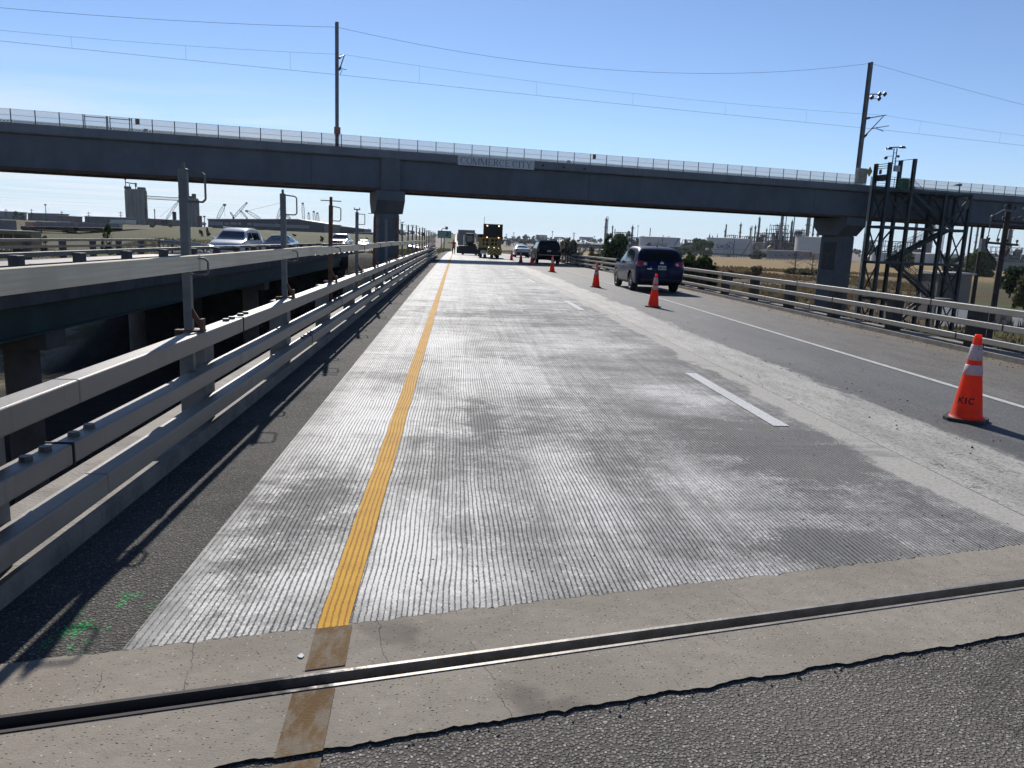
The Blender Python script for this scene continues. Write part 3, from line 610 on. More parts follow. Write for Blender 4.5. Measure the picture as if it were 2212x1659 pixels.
# ------------------------------------------------------------------ railway overpass
def m_stain(name, col, joint=None):
    t = NT(name); x, y, z = t.xyz(); lx = t.math('ADD', t.math('MULTIPLY', x, .9745), t.math('MULTIPLY', y, .2244))
    st = t.noise(t.vec(t.math('MULTIPLY', lx, 1.6), 0.0, t.math('MULTIPLY', z, 0.18)), 1.0, 6, 0.7); pt = t.noise(sc=0.5, det=5, ro=0.65); fi = t.noise(sc=9, det=4, ro=0.7)
    c = t.mix(t.rng(pt, 0.3, 0.7), mul(col, 0.86), mul(col, 1.12)); c = t.mix(t.rng(st, 0.50, 0.72, 0, 0.40), c, mul(col, 0.62)); c = t.mix(t.rng(st, 0.46, 0.30, 0, 0.25), c, mul(col, 1.4)); c = t.mix(t.rng(fi, 0.6, 0.75, 0, 0.3), c, mul(col, 0.6))
    if joint:
        j = t.math('ABSOLUTE', t.math('SUBTRACT', t.math('FRACT', t.math('DIVIDE', lx, joint)), 0.5)); c = t.mix(t.rng(j, 0.0030, 0.0012, 0, 0.35), c, mul(col, 0.25))
    return t.done(c, 0.85, t.bump(fi, 0.006), 0, 0.3)
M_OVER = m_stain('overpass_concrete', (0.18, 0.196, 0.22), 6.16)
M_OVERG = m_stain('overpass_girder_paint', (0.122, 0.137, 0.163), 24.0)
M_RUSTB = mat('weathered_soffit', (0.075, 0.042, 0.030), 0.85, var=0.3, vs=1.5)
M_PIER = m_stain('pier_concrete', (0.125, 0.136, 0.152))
ov = thing('railway_overpass', 'long grey railway overpass crossing above the highway with lettered panel', 'overpass', Q(0, 0, -6))
S0, S1, WD = -75, 110, 4.6
def sprism(name, poly, m, s0=S0, s1=S1, parent=ov):
    mb = MB(); mb.prism(poly, lambda n, z, s: Q(s, n, z), s0, s1); return mb.build(name, m, parent, world=True)
sprism('parapet', [(0, 8.45), (0, 7.88), (.10, 7.78), (.45, 7.72), (.45, 7.95), (.25, 8.0), (.25, 8.45)], M_OVER)
sprism('parapet', [(WD, 8.45), (WD, 7.8), (WD - .4, 7.72), (WD - .4, 7.95), (WD - .25, 8.0), (WD - .25, 8.45)], M_OVER)
sprism('deck_slab', [(.455, 7.95), (.455, 7.70), (WD - .41, 7.70), (WD - .41, 7.95)], M_OVER)
for n0 in (.42, WD - .42):
    sprism('girder', [(n0 - .03, 7.69), (n0 - .03, 5.42), (n0 + .03, 5.42), (n0 + .03, 7.69)], M_OVERG)
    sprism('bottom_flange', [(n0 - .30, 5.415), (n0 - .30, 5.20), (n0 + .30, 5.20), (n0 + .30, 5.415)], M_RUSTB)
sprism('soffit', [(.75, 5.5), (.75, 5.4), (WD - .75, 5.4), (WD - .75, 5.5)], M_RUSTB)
mb = MB(); mb.prism([(-6.47, 7.78), (-4.91, 7.78), (-4.91, 5.3), (-6.47, 5.3)], lambda s, z, n: Q(s, n, z), .10, .38); mb.build('pilaster', M_PIER, ov, world=True)
# lettered panel
M_PANEL = mat('sign_panel', (0.62, 0.625, 0.63), 0.7, var=0.08, vs=1.5); M_LET = mat('dark_lettering', (0.02, 0.022, 0.026), 0.6)
mb = MB(); mb.prism([(-.10, 8.43), (6.65, 8.43), (6.65, 7.68), (-.10, 7.68)], lambda s, z, n: Q(s, n, z), -.09, -.004); pan = mb.build('name_panel', M_PANEL, ov, world=True)
# serif capitals drawn as strokes: thick stems, thin joins and slab serifs
LET = []
def stem(x, w=.062): LET.append(('b', x - w / 2, x + w / 2, 0, .56)); LET.append(('b', x - w, x + w, 0, .022)); LET.append(('b', x - w, x + w, .538, .56))
def bar(x0, x1, z, h=.024): LET.append(('b', x0, x1, z - h / 2, z + h / 2))
def diag(x0, z0, x1, z1, w): LET.append(('d', x0, z0, x1, z1, w))
def arc(cx, cz, rx, rz, a0, a1, wt, wn): LET.append(('a', cx, cz, rx, rz, a0, a1, wt, wn))
def letter(ch, x):
    if ch == 'C': arc(x + .25, .28, .22, .28, 52, 308, .06, .022); bar(x + .37, x + .41, .46, .14); return .53
    if ch == 'O': arc(x + .27, .28, .235, .28, 0, 360, .062, .022); return .58
    if ch == 'M': stem(x + .06, .03); stem(x + .56, .06); diag(x + .06, .55, x + .31, .0, .065); diag(x + .31, .0, x + .56, .55, .026); return .70
    if ch == 'E': stem(x + .09); bar(x + .05, x + .40, .548); bar(x + .05, x + .42, .012); bar(x + .1, x + .34, .29); bar(x + .385, x + .405, .50, .1); bar(x + .405, x + .425, .06, .1); bar(x + .33, x + .345, .29, .12); return .49
    if ch == 'R': stem(x + .09); arc(x + .22, .415, .165, .133, -90, 90, .06, .024); bar(x + .09, x + .23, .548); bar(x + .09, x + .23, .283); diag(x + .22, .29, x + .45, .0, .062); bar(x + .41, x + .50, .011, .022); return .55
    if ch == 'I': stem(x + .12); return .27
    if ch == 'T': stem(x + .24); bar(x + .02, x + .46, .548); bar(x + .02, x + .038, .50, .1); bar(x + .442, x + .46, .50, .1); return .51
    if ch == 'Y': LET.append(('b', x + .22, x + .28, 0, .27)); bar(x + .18, x + .32, .011, .022); diag(x + .05, .55, x + .25, .25, .06); diag(x + .46, .55, x + .25, .25, .026); bar(x, x + .14, .549, .022); bar(x + .39, x + .53, .549, .022); return .55
    return .22
for word in ('COMMERCE', 'CITY'): pass
def write(text, s0, z0, sx, sz, parent, n0=-.105, n1=-.088):
    x = 0.0; tot = 0.0
    for ch in text:
        LET.clear(); adv = letter(ch, 0.0)
        mb = MB(); P = lambda a, b, d: Q(s0 + (x + a) * sx, d, z0 + b * sz)
        for L in LET:
            if L[0] == 'b': mb.prism([(L[1], L[3]), (L[2], L[3]), (L[2], L[4]), (L[1], L[4])], P, n0, n1)
            elif L[0] == 'd':
                _, a, b, c, d, wd = L; mb.prism([(a - wd / 2, b), (a + wd / 2, b), (c + wd / 2, d), (c - wd / 2, d)], P, n0, n1)
            else:
                _, cx, cz, rx, rz, a0, a1, wt, wn_ = L; N = 22
                for i in range(N):
                    q = []
                    for k in (i, i + 1):
                        t = R(a0 + (a1 - a0) * k / N); wdt = wn_ + (wt - wn_) * abs(math.cos(t)) ** 1.5
                        q.append(((cx + (rx - wdt / 2) * math.cos(t), cz + (rz - wdt / 2) * math.sin(t)), (cx + (rx + wdt / 2) * math.cos(t), cz + (rz + wdt / 2) * math.sin(t))))
                    mb.prism([q[0][0], q[0][1], q[1][1], q[1][0]], P, n0, n1)
        if mb.v: mb.build('letter', M_LET, parent, world=True)
        x += adv
write('COMMERCE CITY', .12, 7.79, 6.42 / 6.75 , .95, pan)
for s_, z_ in ((7.45, 8.12), (9.4, 8.10), (11.35, 8.08)):
    mb = MB(); mb.tube(Q(s_, -.03, z_), Q(s_, .02, z_), .11, None, 12); mb.build('drain_outlet', M_LET, ov, world=True)
# piers
def pier(s, label):
    root = thing('bridge_pier', label, 'bridge pier', Q(s, 1.8, -6))
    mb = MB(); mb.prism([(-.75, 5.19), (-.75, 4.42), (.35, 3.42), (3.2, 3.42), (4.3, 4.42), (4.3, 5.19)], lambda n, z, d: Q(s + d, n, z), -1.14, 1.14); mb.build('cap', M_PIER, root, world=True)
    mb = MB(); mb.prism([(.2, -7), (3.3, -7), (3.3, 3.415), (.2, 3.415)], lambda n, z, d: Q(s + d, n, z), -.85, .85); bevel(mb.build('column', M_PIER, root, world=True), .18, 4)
    return root
p1 = pier(-5.75, 'grey concrete pier under the overpass in the gap between the two road bridges')
p2 = pier(40.35, 'grey concrete pier with dark relief panel under the overpass, left of the stair tower')
M_RELP = mat('relief_panel', (0.030, 0.032, 0.036), 0.7, var=0.3, vs=3); M_RELM = mat('relief_motif', (0.06, 0.06, 0.064), 0.7)
mb = MB(); mb.prism([(.75, -.05), (2.7, -.05), (2.7, 2.75), (.75, 2.75)], lambda n, z, d: Q(40.35 + d, n, z), -.875, -.845); rp = mb.build('relief_panel', M_RELP, p2, world=True)
mb = MB()
for r, z0, ww in ((.62, 2.05, .1), (.42, 1.9, .09), (.25, 1.75, .08)):
    for i in range(12):
        a, b = R(180 + 180 * i / 12), R(180 + 180 * (i + 1) / 12)
        mb.prism([(1.72 + r * math.cos(a), z0 + r * math.sin(a)), (1.72 + r * math.cos(b), z0 + r * math.sin(b)), (1.72 + (r - ww) * math.cos(b), z0 + (r - ww) * math.sin(b)), (1.72 + (r - ww) * math.cos(a), z0 + (r - ww) * math.sin(a))], lambda n, z, d: Q(40.35 + d, n, z), -.90, -.876)
mb.prism([(1.64, .4), (1.80, .4), (1.80, 1.45), (1.64, 1.45)], lambda n, z, d: Q(40.35 + d, n, z), -.90, -.876)
mb.build('motif', M_RELM, rp, world=True)

# fence along the overpass
t = NT('fine_wire_mesh'); tr = t.n('ShaderNodeBsdfTransparent'); df = t.n('ShaderNodeBsdfTranslucent'); df.inputs[0].default_value = (.20, .22, .25, 1)
mx = t.n('ShaderNodeMixShader'); mx.inputs[0].default_value = .38; t.t.links.new(tr.outputs[0], mx.inputs[1]); t.t.links.new(df.outputs[0], mx.inputs[2]); t.t.links.new(mx.outputs[0], t.o.inputs[0]); M_MESH = t.m
t = NT('diamond_mesh'); tr = t.n('ShaderNodeBsdfTransparent'); df = t.n('ShaderNodeBsdfDiffuse'); df.inputs[0].default_value = (.13, .135, .14, 1)
x, y, z = t.xyz(); lx = t.math('ADD', t.math('MULTIPLY', x, .9745), t.math('MULTIPLY', y, .2244))
a = t.math('ABSOLUTE', t.math('SUBTRACT', t.math('FRACT', t.math('MULTIPLY', t.math('ADD', lx, z), 4.2)), .5)); b = t.math('ABSOLUTE', t.math('SUBTRACT', t.math('FRACT', t.math('MULTIPLY', t.math('SUBTRACT', lx, z), 4.2)), .5))
g = t.rng(t.math('MAXIMUM', a, b), .30, .42, .22, .8)
mx = t.n('ShaderNodeMixShader'); t.t.links.new(g, mx.inputs[0]); t.t.links.new(tr.outputs[0], mx.inputs[1]); t.t.links.new(df.outputs[0], mx.inputs[2]); t.t.links.new(mx.outputs[0], t.o.inputs[0]); M_DIA = t.m
M_FP = mat('fence_post_dark', (0.03, 0.032, 0.036), 0.6); M_BOX = mat('cabinet_beige', (0.42, 0.39, 0.34), 0.6); M_ORS = mat('orange_notice', (0.33, 0.12, 0.075), 0.6, var=0.4, vs=8)
fe = thing('mesh_fence', 'tall fine mesh safety fence with dark posts along the top of the overpass', 'fence', Q(0, .12, 8.45))
k0 = -40.45
for i in range(70):
    s = k0 + 1.54 * i
    if 41.7 < s < 47.5: continue
    mb = MB(); mb.beam(Q(s, .12, 8.45), Q(s, .12, 9.42), .055, .055); mb.build('post', M_FP, fe, world=True)
for a, b in ((k0 - 8, 41.7), (47.6, 70)):
    mb = MB(); mb.prism([(a, 8.47), (b, 8.47), (b, 9.40), (a, 9.40)], lambda s, z, n: Q(s, n, z), .110, .112); mb.build('mesh_panel', M_MESH, fe, world=True)
    mb = MB(); mb.prism([(a, 8.45), (b, 8.45), (b, 8.68), (a, 8.68)], lambda s, z, n: Q(s, n, z), .20, .203); mb.build('lower_mesh', M_DIA, fe, world=True)
    mb = MB(); mb.beam(Q(a, .12, 9.40), Q(b, .12, 9.40), .012, .012); mb.beam(Q(a, .12, 8.98), Q(b, .12, 8.98), .014, .014); mb.build('wire', M_FP, fe, world=True)
mb = MB()
for sa, sb in ((-28.01, -26.5), (-26.35, -24.9)):
    mb.beam(Q(sa, .06, 9.26), Q(sb, .06, 9.26), .05, .05); mb.beam(Q(sa, .06, 8.48), Q(sa, .06, 9.40), .05, .05); mb.beam(Q(sb, .06, 8.48), Q(sb, .06, 9.40), .05, .05)
mb.build('gate_frame', M_FP, fe, world=True)
for px, py, lab in ((541, 476, 'small orange notice on the mesh fence, left of the two gate leaves'), (2340, 622, 'small orange notice on the mesh fence, right of the lettered panel')):
    s, z = SQ(px * .5486, py * .5486, .09)
    mb = MB(); mb.prism([(s - .15, 8.98), (s + .15, 8.98), (s + .15, 9.39), (s - .15, 9.39)], lambda a, b, n: Q(a, n, b), .075, .09); o = mb.build('notice_sign', M_ORS, loc=Q(s, .08, 8.98)); tag(o, lab, 'sign')
for px, py, lab in ((574, 511, 'small beige box low on the mesh fence near the gate'), (2238, 640, 'small beige box low on the mesh fence near the middle of the overpass')):
    s, z = SQ(px * .5486, py * .5486, .09)
    mb = MB(); mb.prism([(s - .14, 8.5), (s + .14, 8.5), (s + .14, 8.70), (s - .14, 8.70)], lambda a, b, n: Q(a, n, b), -.04, .09); o = mb.build('junction_box', M_BOX, loc=Q(s, .08, 8.5)); tag(o, lab, 'box')

# catenary masts and wires
M_MAST = mat('mast_steel', (0.17, 0.162, 0.165), 0.6, 0.3, var=0.25, vs=1.0); M_WIRE = mat('wire_metal', (0.06, 0.06, 0.062), 0.5, 0.3); M_INS = mat('insulator', (0.03, 0.025, 0.025), 0.4)
def mast(label, s, zt, left=True):
    root = thing('catenary_mast', label, 'mast', Q(s, .7, 8.0))
    mb = MB(); r = .19; c = lambda z: Q(s, .7, z)
    mb.beam(c(8.0), c(zt), .05, .36, up=NN)
    for d in (-.19, .19): mb.beam(c(8.0) + NN * d, c(zt) + NN * d, .26, .03, up=NN)
    mb.build('mast', M_MAST, root, world=True)
    mb = MB(); A = Q(s + .2, .8, 14.9); B = Q(s + .2, .8, 12.9) if not left else Q(s + .2, .8, 14.2)
    if left:   # cantilever seen nearly end on
        mb.tube(Q(s + .2, .9, 14.4), Q(s + .75, 2.6, 15.95), .05, .05, 6); mb.tube(Q(s + .2, .9, 15.3), Q(s + .75, 2.6, 15.95), .04, .04, 6); mb.tube(Q(s + .3, 1.2, 14.6), Q(s + .9, 2.7, 14.85), .03, .03, 6); mb.tube(Q(s + .5, 1.8, 14.62), Q(s + .4, 2.5, 14.38), .025, .025, 6)
    else:
        mb.tube(Q(s + .2, .8, 14.85), Q(s + 4.0, 2.3, 15.72), .06, .045, 6); mb.tube(Q(s + .2, .8, 13.0), Q(s + 3.7, 2.3, 15.6), .07, .05, 6)
        mb.tube(Q(s + 1.6, 1.4, 14.1), Q(s + 4.7, 2.5, 14.75), .05, .04, 6); mb.tube(Q(s + 2.7, 1.9, 14.25), Q(s + 4.0, 2.4, 14.15), .04, .04, 6); mb.tube(Q(s + 2.7, 1.9, 14.4), Q(s + 2.7, 1.9, 14.2), .03, .03, 6)
    mb.build('cantilever_arm', M_MAST, root, world=True)
    mb = MB()
    if not left:
        mb.tube(Q(s + .25, .8, 14.86), Q(s + 1.0, 1.15, 15.05), .12, .12, 8); mb.tube(Q(s + .22, .8, 13.02), Q(s + .75, 1.0, 13.43), .13, .13, 8)
    else: mb.tube(Q(s + .22, .9, 15.32), Q(s + .36, 1.3, 15.5), .09, .09, 8); mb.tube(Q(s + .22, .9, 14.45), Q(s + .32, 1.2, 14.7), .09, .09, 8)
    mb.build('insulator', M_INS, root, world=True)
    return root
m1 = mast('tall dark catenary mast left of the lettered panel, standing on the overpass', -9.95, 17.9)
mb = MB(); mb.prism([(-10.2, 9.45), (-9.7, 9.45), (-9.7, 9.98), (-10.2, 9.98)], lambda a, b, n: Q(a, n, b), .38, .45); mb.build('notice_plate', M_ORS, m1, world=True)
m2 = mast('tall dark catenary mast with floodlights beside the stair tower', 41.0, 20.1, False)
for ds, z, dz in ((.9, 17.3, 0), (1.7, 17.45, 0), (.9, 16.5, 0), (-.25, 16.6, 0)):
    mb = MB(); mb.beam(Q(41.1, .4, z * .5 + 8.4), Q(41.0 + ds * .75, -.2, z * .5 + 8.4), .05, .05); c = Q(41.0 + ds * .75, -.25, z * .5 + 8.4)
    mb.prism([(0, -.25), (.22, 0), (0, .25), (-.22, 0)], lambda a, b, d: c + TT * a + Vector((0, 0, b)) + NN * d, -.08, .08)
    mb.build('floodlight', M_INS, m2, world=True)
mb = MB(); mb.prism([(40.2, 8.6), (41.3, 8.6), (41.3, 10.0), (40.2, 10.0)], lambda a, b, n: Q(a, n, b), -.35, .04); bevel(mb.build('equipment_cabinet', M_BOX, m2, world=True), .03, 2)
def wire(name, label, knots, sag, n, r=.022, cat='wire'):
    pts = []
    for (a, za), (b, zb), sg in zip(knots, knots[1:], sag):
        N = 24
        for i in range(N + (1 if (b, zb) == knots[-1] else 0)):
            f = i / N; pts.append(Q(a + (b - a) * f, n, za + (zb - za) * f - sg * 4 * f * (1 - f)))
    mb = MB(); mb.path(pts, r, 5); o = mb.build(name, M_WIRE, loc=pts[0]); tag(o, label, cat); return pts
wire('overhead_wire', 'topmost sagging feeder wire strung between the mast tops', [(-60, 16.6), (-9.95, 17.55), (41.0, 20.0), (92, 15.6)], (.9, 2.0, 0.4), .7, .013)
pm_ = wire('overhead_wire', 'middle messenger wire above the overpass, carried by the mast brackets', [(-60, 15.7), (-9.3, 15.95), (44.9, 15.72), (95, 15.2)], (.75, .55, .4), 2.5, .009)
pc_ = wire('overhead_wire', 'lowest contact wire, nearest to the overpass deck', [(-60, 14.55), (-9.4, 14.35), (44.7, 14.3), (95, 14.1)], (.1, .06, .1), 2.5, .012)
def zint(pts, s):
    for a, b in zip(pts, pts[1:]):
        sa, sb = (a - OO).dot(TT), (b - OO).dot(TT)
        if sa <= s <= sb: return a.z + (b.z - a.z) * (s - sa) / (sb - sa)
for i, (px, py) in enumerate(((154, 80), (401, 105), (627, 130), (906, 160), (1159, 192), (1367, 215), (1567, 235), (1742, 250), (1987, 275), (2160, 298))):
    s, z = SQ(px, py, 2.5); a, b = zint(pm_, s), zint(pc_, s)
    mb = MB(); mb.tube(Q(s, 2.5, b), Q(s, 2.5, a), 0.007, 0.007, 4); o = mb.build('dropper_wire', M_WIRE, loc=Q(s, 2.5, b)); tag(o, 'short vertical dropper wire hanging between the messenger and contact wires', 'wire', 'dropper wires above the overpass')

# ------------------------------------------------------------------ stair tower
M_TW = mat('tower_steel', (0.042, 0.050, 0.054), 0.6, 0.25, var=0.3, vs=0.8); M_TWL = mat('tower_steel_pale', (0.34, 0.35, 0.34), 0.5, 0.4); M_TGRN = mat('green_panel', (0.02, 0.17, 0.06), 0.5)
M_TREAD = mat('stair_grating', (0.14, 0.15, 0.15), 0.6, 0.3); M_YS = mat('sign_yellow', (0.42, 0.33, 0.03), 0.5); M_NOT = mat('white_notice', (0.55, 0.56, 0.56), 0.5)
tw = thing('stair_tower', 'dark steel stair tower with zigzag flights standing against the overpass', 'stair tower', Q(46.9, -1.8, -6))
NB, NF = -.9, -2.7; SS = (41.75, 44.65, 48.95, 52.15); TOPS = (10.45, 10.95, 8.0, 8.0)
for s, zt in zip(SS, TOPS):
    for n in (NB, NF):
        mb = MB(); a, b = Q(s, n, -6), Q(s, n, zt); mb.beam(a, b, .05, .26, up=NN)
        for d in (-.145, .145): mb.beam(a + NN * d, b + NN * d, .28, .03, up=NN)
        mb.build('column', M_TW, tw, world=True)
LZ = (-2.5, 1.05, 4.5, 8.0)
for z in LZ:
    for n in (NB, NF):
        mb = MB(); mb.beam(Q(SS[0], n, z - .12), Q(SS[3], n, z - .12), .16, .24); mb.build('beam', M_TW, tw, world=True)
    for s in (SS if z == 8.0 else (SS[0], SS[3])):
        mb = MB(); mb.beam(Q(s, NB, z - .12), Q(s, NF, z - .12), .16, .24); mb.build('beam', M_TW, tw, world=True)
for s in (SS[0], SS[3]):
    for za, zb in zip((-6,) + LZ, LZ):
        for f in (0, 1):
            mb = MB(); mb.beam(Q(s, NB if f else NF, za), Q(s, NF if f else NB, zb - .2), .1, .1); mb.build('brace', M_TW, tw, world=True)
for (sa, za), (sb, zb) in (((SS[1], 7.8), (SS[2] + .8, 4.6)), ((SS[2], 7.8), (SS[3], 5)), ((SS[2] + .3, 4.4), (SS[3], 1.1))):
    mb = MB(); mb.beam(Q(sa, NB, za), Q(sb, NB, zb), .16, .16); mb.build('brace', M_TW, tw, world=True)
for (sa, za), (sb, zb), n in (((SS[0], 7.8), (SS[1], 4.6), NF), ((SS[1], 7.8), (SS[0], 4.6), NF), ((SS[2], 4.3), (SS[3], 7.8), NF), ((SS[1], -2.6), (SS[2], -5.9), NB), ((SS[2], 1.0), (SS[3], -2.5), NF), ((SS[0], 1.0), (SS[1], 4.3), NB)):
    mb = MB(); mb.beam(Q(sa, n, za), Q(sb, n, zb), .13, .13); mb.build('brace', M_TW, tw, world=True)
for s_ in (45.6, 46.6, 47.7, 50.2, 51.2):
    mb = MB(); mb.beam(Q(s_, NB, 7.75), Q(s_, NF, 7.75), .12, .2); mb.build('floor_joist', M_TW, tw, world=True)
def flight(sa, za, sb, zb, n0, n1):
    L = abs(sb - sa)
    f = bpy.data.objects.new('stair_flight', None); COL.objects.link(f); f.parent = tw
    for n in (n0, n1):
        mb = MB(); mb.beam(Q(sa, n, za), Q(sb, n, zb), .06, .30); mb.build('stringer', M_TW, f, world=True)
    mb = MB(); N = int(abs(zb - za) / .19)
    for i in range(1, N):
        q = i / N; s = sa + (sb - sa) * q; z = za + (zb - za) * q; mb.prism([(s - .13, z), (s + .13, z), (s + .13, z + .03), (s - .13, z + .03)], lambda a, b, n: Q(a, n, b), n0, n1)
    mb.build('tread', M_TREAD, f, world=True)
    mb = MB()
    for n in (n0, n1):
        for hgt_ in (.3, .5, .7, .9, 1.1): mb.tube(Q(sa, n, za + hgt_), Q(sb, n, zb + hgt_), .017 if hgt_ < 1 else .026, None, 5)
        for i in range(7): q = i / 6; mb.tube(Q(sa + (sb - sa) * q, n, za + (zb - za) * q), Q(sa + (sb - sa) * q, n, za + (zb - za) * q + 1.1), .02, None, 5)
    mb.build('handrail', M_TW, f, world=True)
flight(SS[2] + .6, -2.4, SS[1] - .7, 1.05, -2.5, -1.75); flight(SS[1] - .6, 1.05, SS[3] - 1.0, 4.45, -1.7, -1.0); flight(SS[3] - 1.6, 4.45, SS[1] + .3, 7.95, -2.5, -1.75); flight(SS[1] + .4, -5.9, SS[2] + .5, -2.5, -1.7, -1.0)
for s0, s1, z in ((SS[0], SS[1] - .6, 1.05), (SS[3] - 1.2, SS[3], 4.5), (SS[0], SS[1] + .4, 8.0), (SS[1] + .4, SS[3], 8.0), (SS[2] + .5, SS[3], -2.5)):
    mb = MB(); mb.prism([(s0, z - .03), (s1, z - .03), (s1, z + .02), (s0, z + .02)], lambda a, b, n: Q(a, n, b), NF, NB if s1 < SS[2] or z < 8 else -2.0); mb.build('landing', M_TREAD, tw, world=True)
mb = MB()
for h_ in (.25, .45, .65, .85, 1.1):
    mb.tube(Q(SS[0], NF, 8 + h_), Q(SS[1], NF, 8 + h_), .02, None, 5); mb.tube(Q(SS[0], NB, 8 + h_), Q(SS[1], NB, 8 + h_), .02, None, 5); mb.tube(Q(SS[1], NF, 8 + h_), Q(SS[1], NB, 8 + h_), .02, None, 5)
for s in (42.5, 43.2, 43.9): mb.tube(Q(s, NF, 8), Q(s, NF, 9.1), .025, None, 5)
mb.build('handrail', M_TW, tw, world=True)
mb = MB()                                        # gate between the two end columns
for z in (10.35, 10.15, 9.95): mb.beam(Q(SS[0], NB, z), Q(SS[0], NF, z), .05, .06)
mb.beam(Q(SS[0], NB - .2, 8.6), Q(SS[0], NB - .2, 9.95), .05, .05); mb.beam(Q(SS[0], NF + .25, 8.6), Q(SS[0], NF + .25, 9.95), .05, .05)
mb.prism([(NB - .2, 8.75), (NF + .25, 8.75), (NF + .25, 9.35), (NB - .2, 9.35)], lambda n, z, d: Q(SS[0] + d, n, z), -.02, .02)
mb.build('gate', M_TW, tw, world=True)
mb = MB(); mb.prism([(-1.75, 9.4), (-1.4, 9.4), (-1.4, 9.85), (-1.75, 9.85)], lambda n, z, d: Q(SS[0] + d, n, z), -.03, -.01); mb.build('notice_plate', M_ORS, tw, world=True)
mb = MB(); mb.prism([(SS[1] - .15, 8.05), (SS[1] + 0.75, 8.05), (SS[1] + .75, 9.2), (SS[1] - .15, 9.2)], lambda a, b, n: Q(a, n, b), -1.6, -1.0); bevel(mb.build('green_box', M_TGRN, tw, world=True), .02, 1)
mb = MB(); mb.beam(Q(SS[1], NB + .9, 10.95), Q(SS[1], NF - .1, 10.95), .05, .05); mb.build('hoist_bar', M_TW, tw, world=True)
mb = MB(); mb.tube(Q(41.4, NB - .1, -6), Q(41.4, NB - .1, 9.2), .06, None, 8); mb.tube(Q(41.2, NB - .15, -6), Q(41.2, NB - .15, 9.2), .04, None, 8); mb.build('conduit', M_TWL, tw, world=True)
mb = MB()
for i in range(5): mb.tube(Q(51.0 + .12 * i, NB + .1, 1.2), Q(51.0 + .12 * i, NB + .1, 7.8), .03, None, 6)
mb.build('cable_bundle', M_TW, tw, world=True)
mb = MB(); mb.prism([(51.6, 6.6), (52.3, 6.6), (52.3, 7.5), (51.6, 7.5)], lambda a, b, n: Q(a, n, b), NF - .05, NF + .05); mb.build('grey_plate', M_POST, tw, world=True)
mb = MB(); mb.prism([(0, -.5), (.5, 0), (0, .5), (-.5, 0)], lambda a, b, d: Q(41.35, NB, 9.65) + NN * (-a * .75) + Vector((0, 0, b)) + TT * d, -.33, -.30); o = mb.build('warning_sign', M_YS, loc=Q(41.35, NB, 9.65)); tag(o, 'yellow diamond warning sign at the left corner of the stair tower top', 'sign')
cm = thing('camera_mast', 'slim mast with cameras and lamps rising above the stair tower gate', 'camera mast', Q(42.95, -1.7, 8))
mb = MB(); mb.tube(Q(42.9, -1.7, 8), Q(42.9, -1.7, 11.9), .06, .05, 8); mb.tube(Q(43.25, -1.7, 10.3), Q(43.25, -1.7, 11.95), .05, .05, 8)
for z in (10.5, 11.0, 11.5): mb.beam(Q(42.9, -1.7, z), Q(43.25, -1.7, z), .04, .04)
mb.build('pole', M_TW, cm, world=True)
mb = MB(); mb.beam(Q(42.3, -1.7, 11.95), Q(43.9, -1.7, 12.1), .16, .1); mb.build('lamp_arm', M_INS, cm, world=True)
for s, z in ((42.3, 11.75), (43.85, 11.98)):
    mb = MB(); mb.prism([(-.35, 0), (.35, .02), (.2, .2), (-.2, .2)], lambda a, b, d: Q(s + a, -1.7 + d, z + b), -.15, .15); mb.build('lamp', M_INS, cm, world=True)
mb = MB(); mb.beam(Q(42.9, -1.7, 11.2), Q(42.1, -1.7, 11.1), .04, .04); mb.lathe([(0, .15), (.12, .14), (.17, .05), (.15, -.08), (0, -.16)], Q(42.05, -1.7, 10.95), 12); mb.build('dome_camera', M_INS, cm, world=True); mb = MB(); mb.lathe([(0, .12), (.12, .1), (.14, -.05), (0, -.14)], Q(43.5, -1.7, 11.2), 12); mb.build('dome_camera', M_INS, cm, world=True)
mb = MB(); mb.prism([(43.0, 9.75), (43.6, 9.75), (43.6, 10.3), (43.0, 10.3)], lambda a, b, n: Q(a, n, b), -2.05, -1.8); mb.build('control_box', M_NOT, cm, world=True)
sl2 = thing('walkway_lamp', 'small dark lamp on a short post at the right end of the stair tower top', 'lamp', Q(50.6, NF, 8))
mb = MB(); mb.tube(Q(50.6, NF, 6.5), Q(50.6, NF, 8.9), .05, None, 6); mb.build('post', M_TW, sl2, world=True)
mb = MB(); mb.prism([(-.9, 0), (.12, .0), (.1, .22), (-.3, .18)], lambda a, b, d: Q(50.6 + a, NF + d, 8.75 + b), -.12, .12); mb.build('lamp_head', M_INS, sl2, world=True)
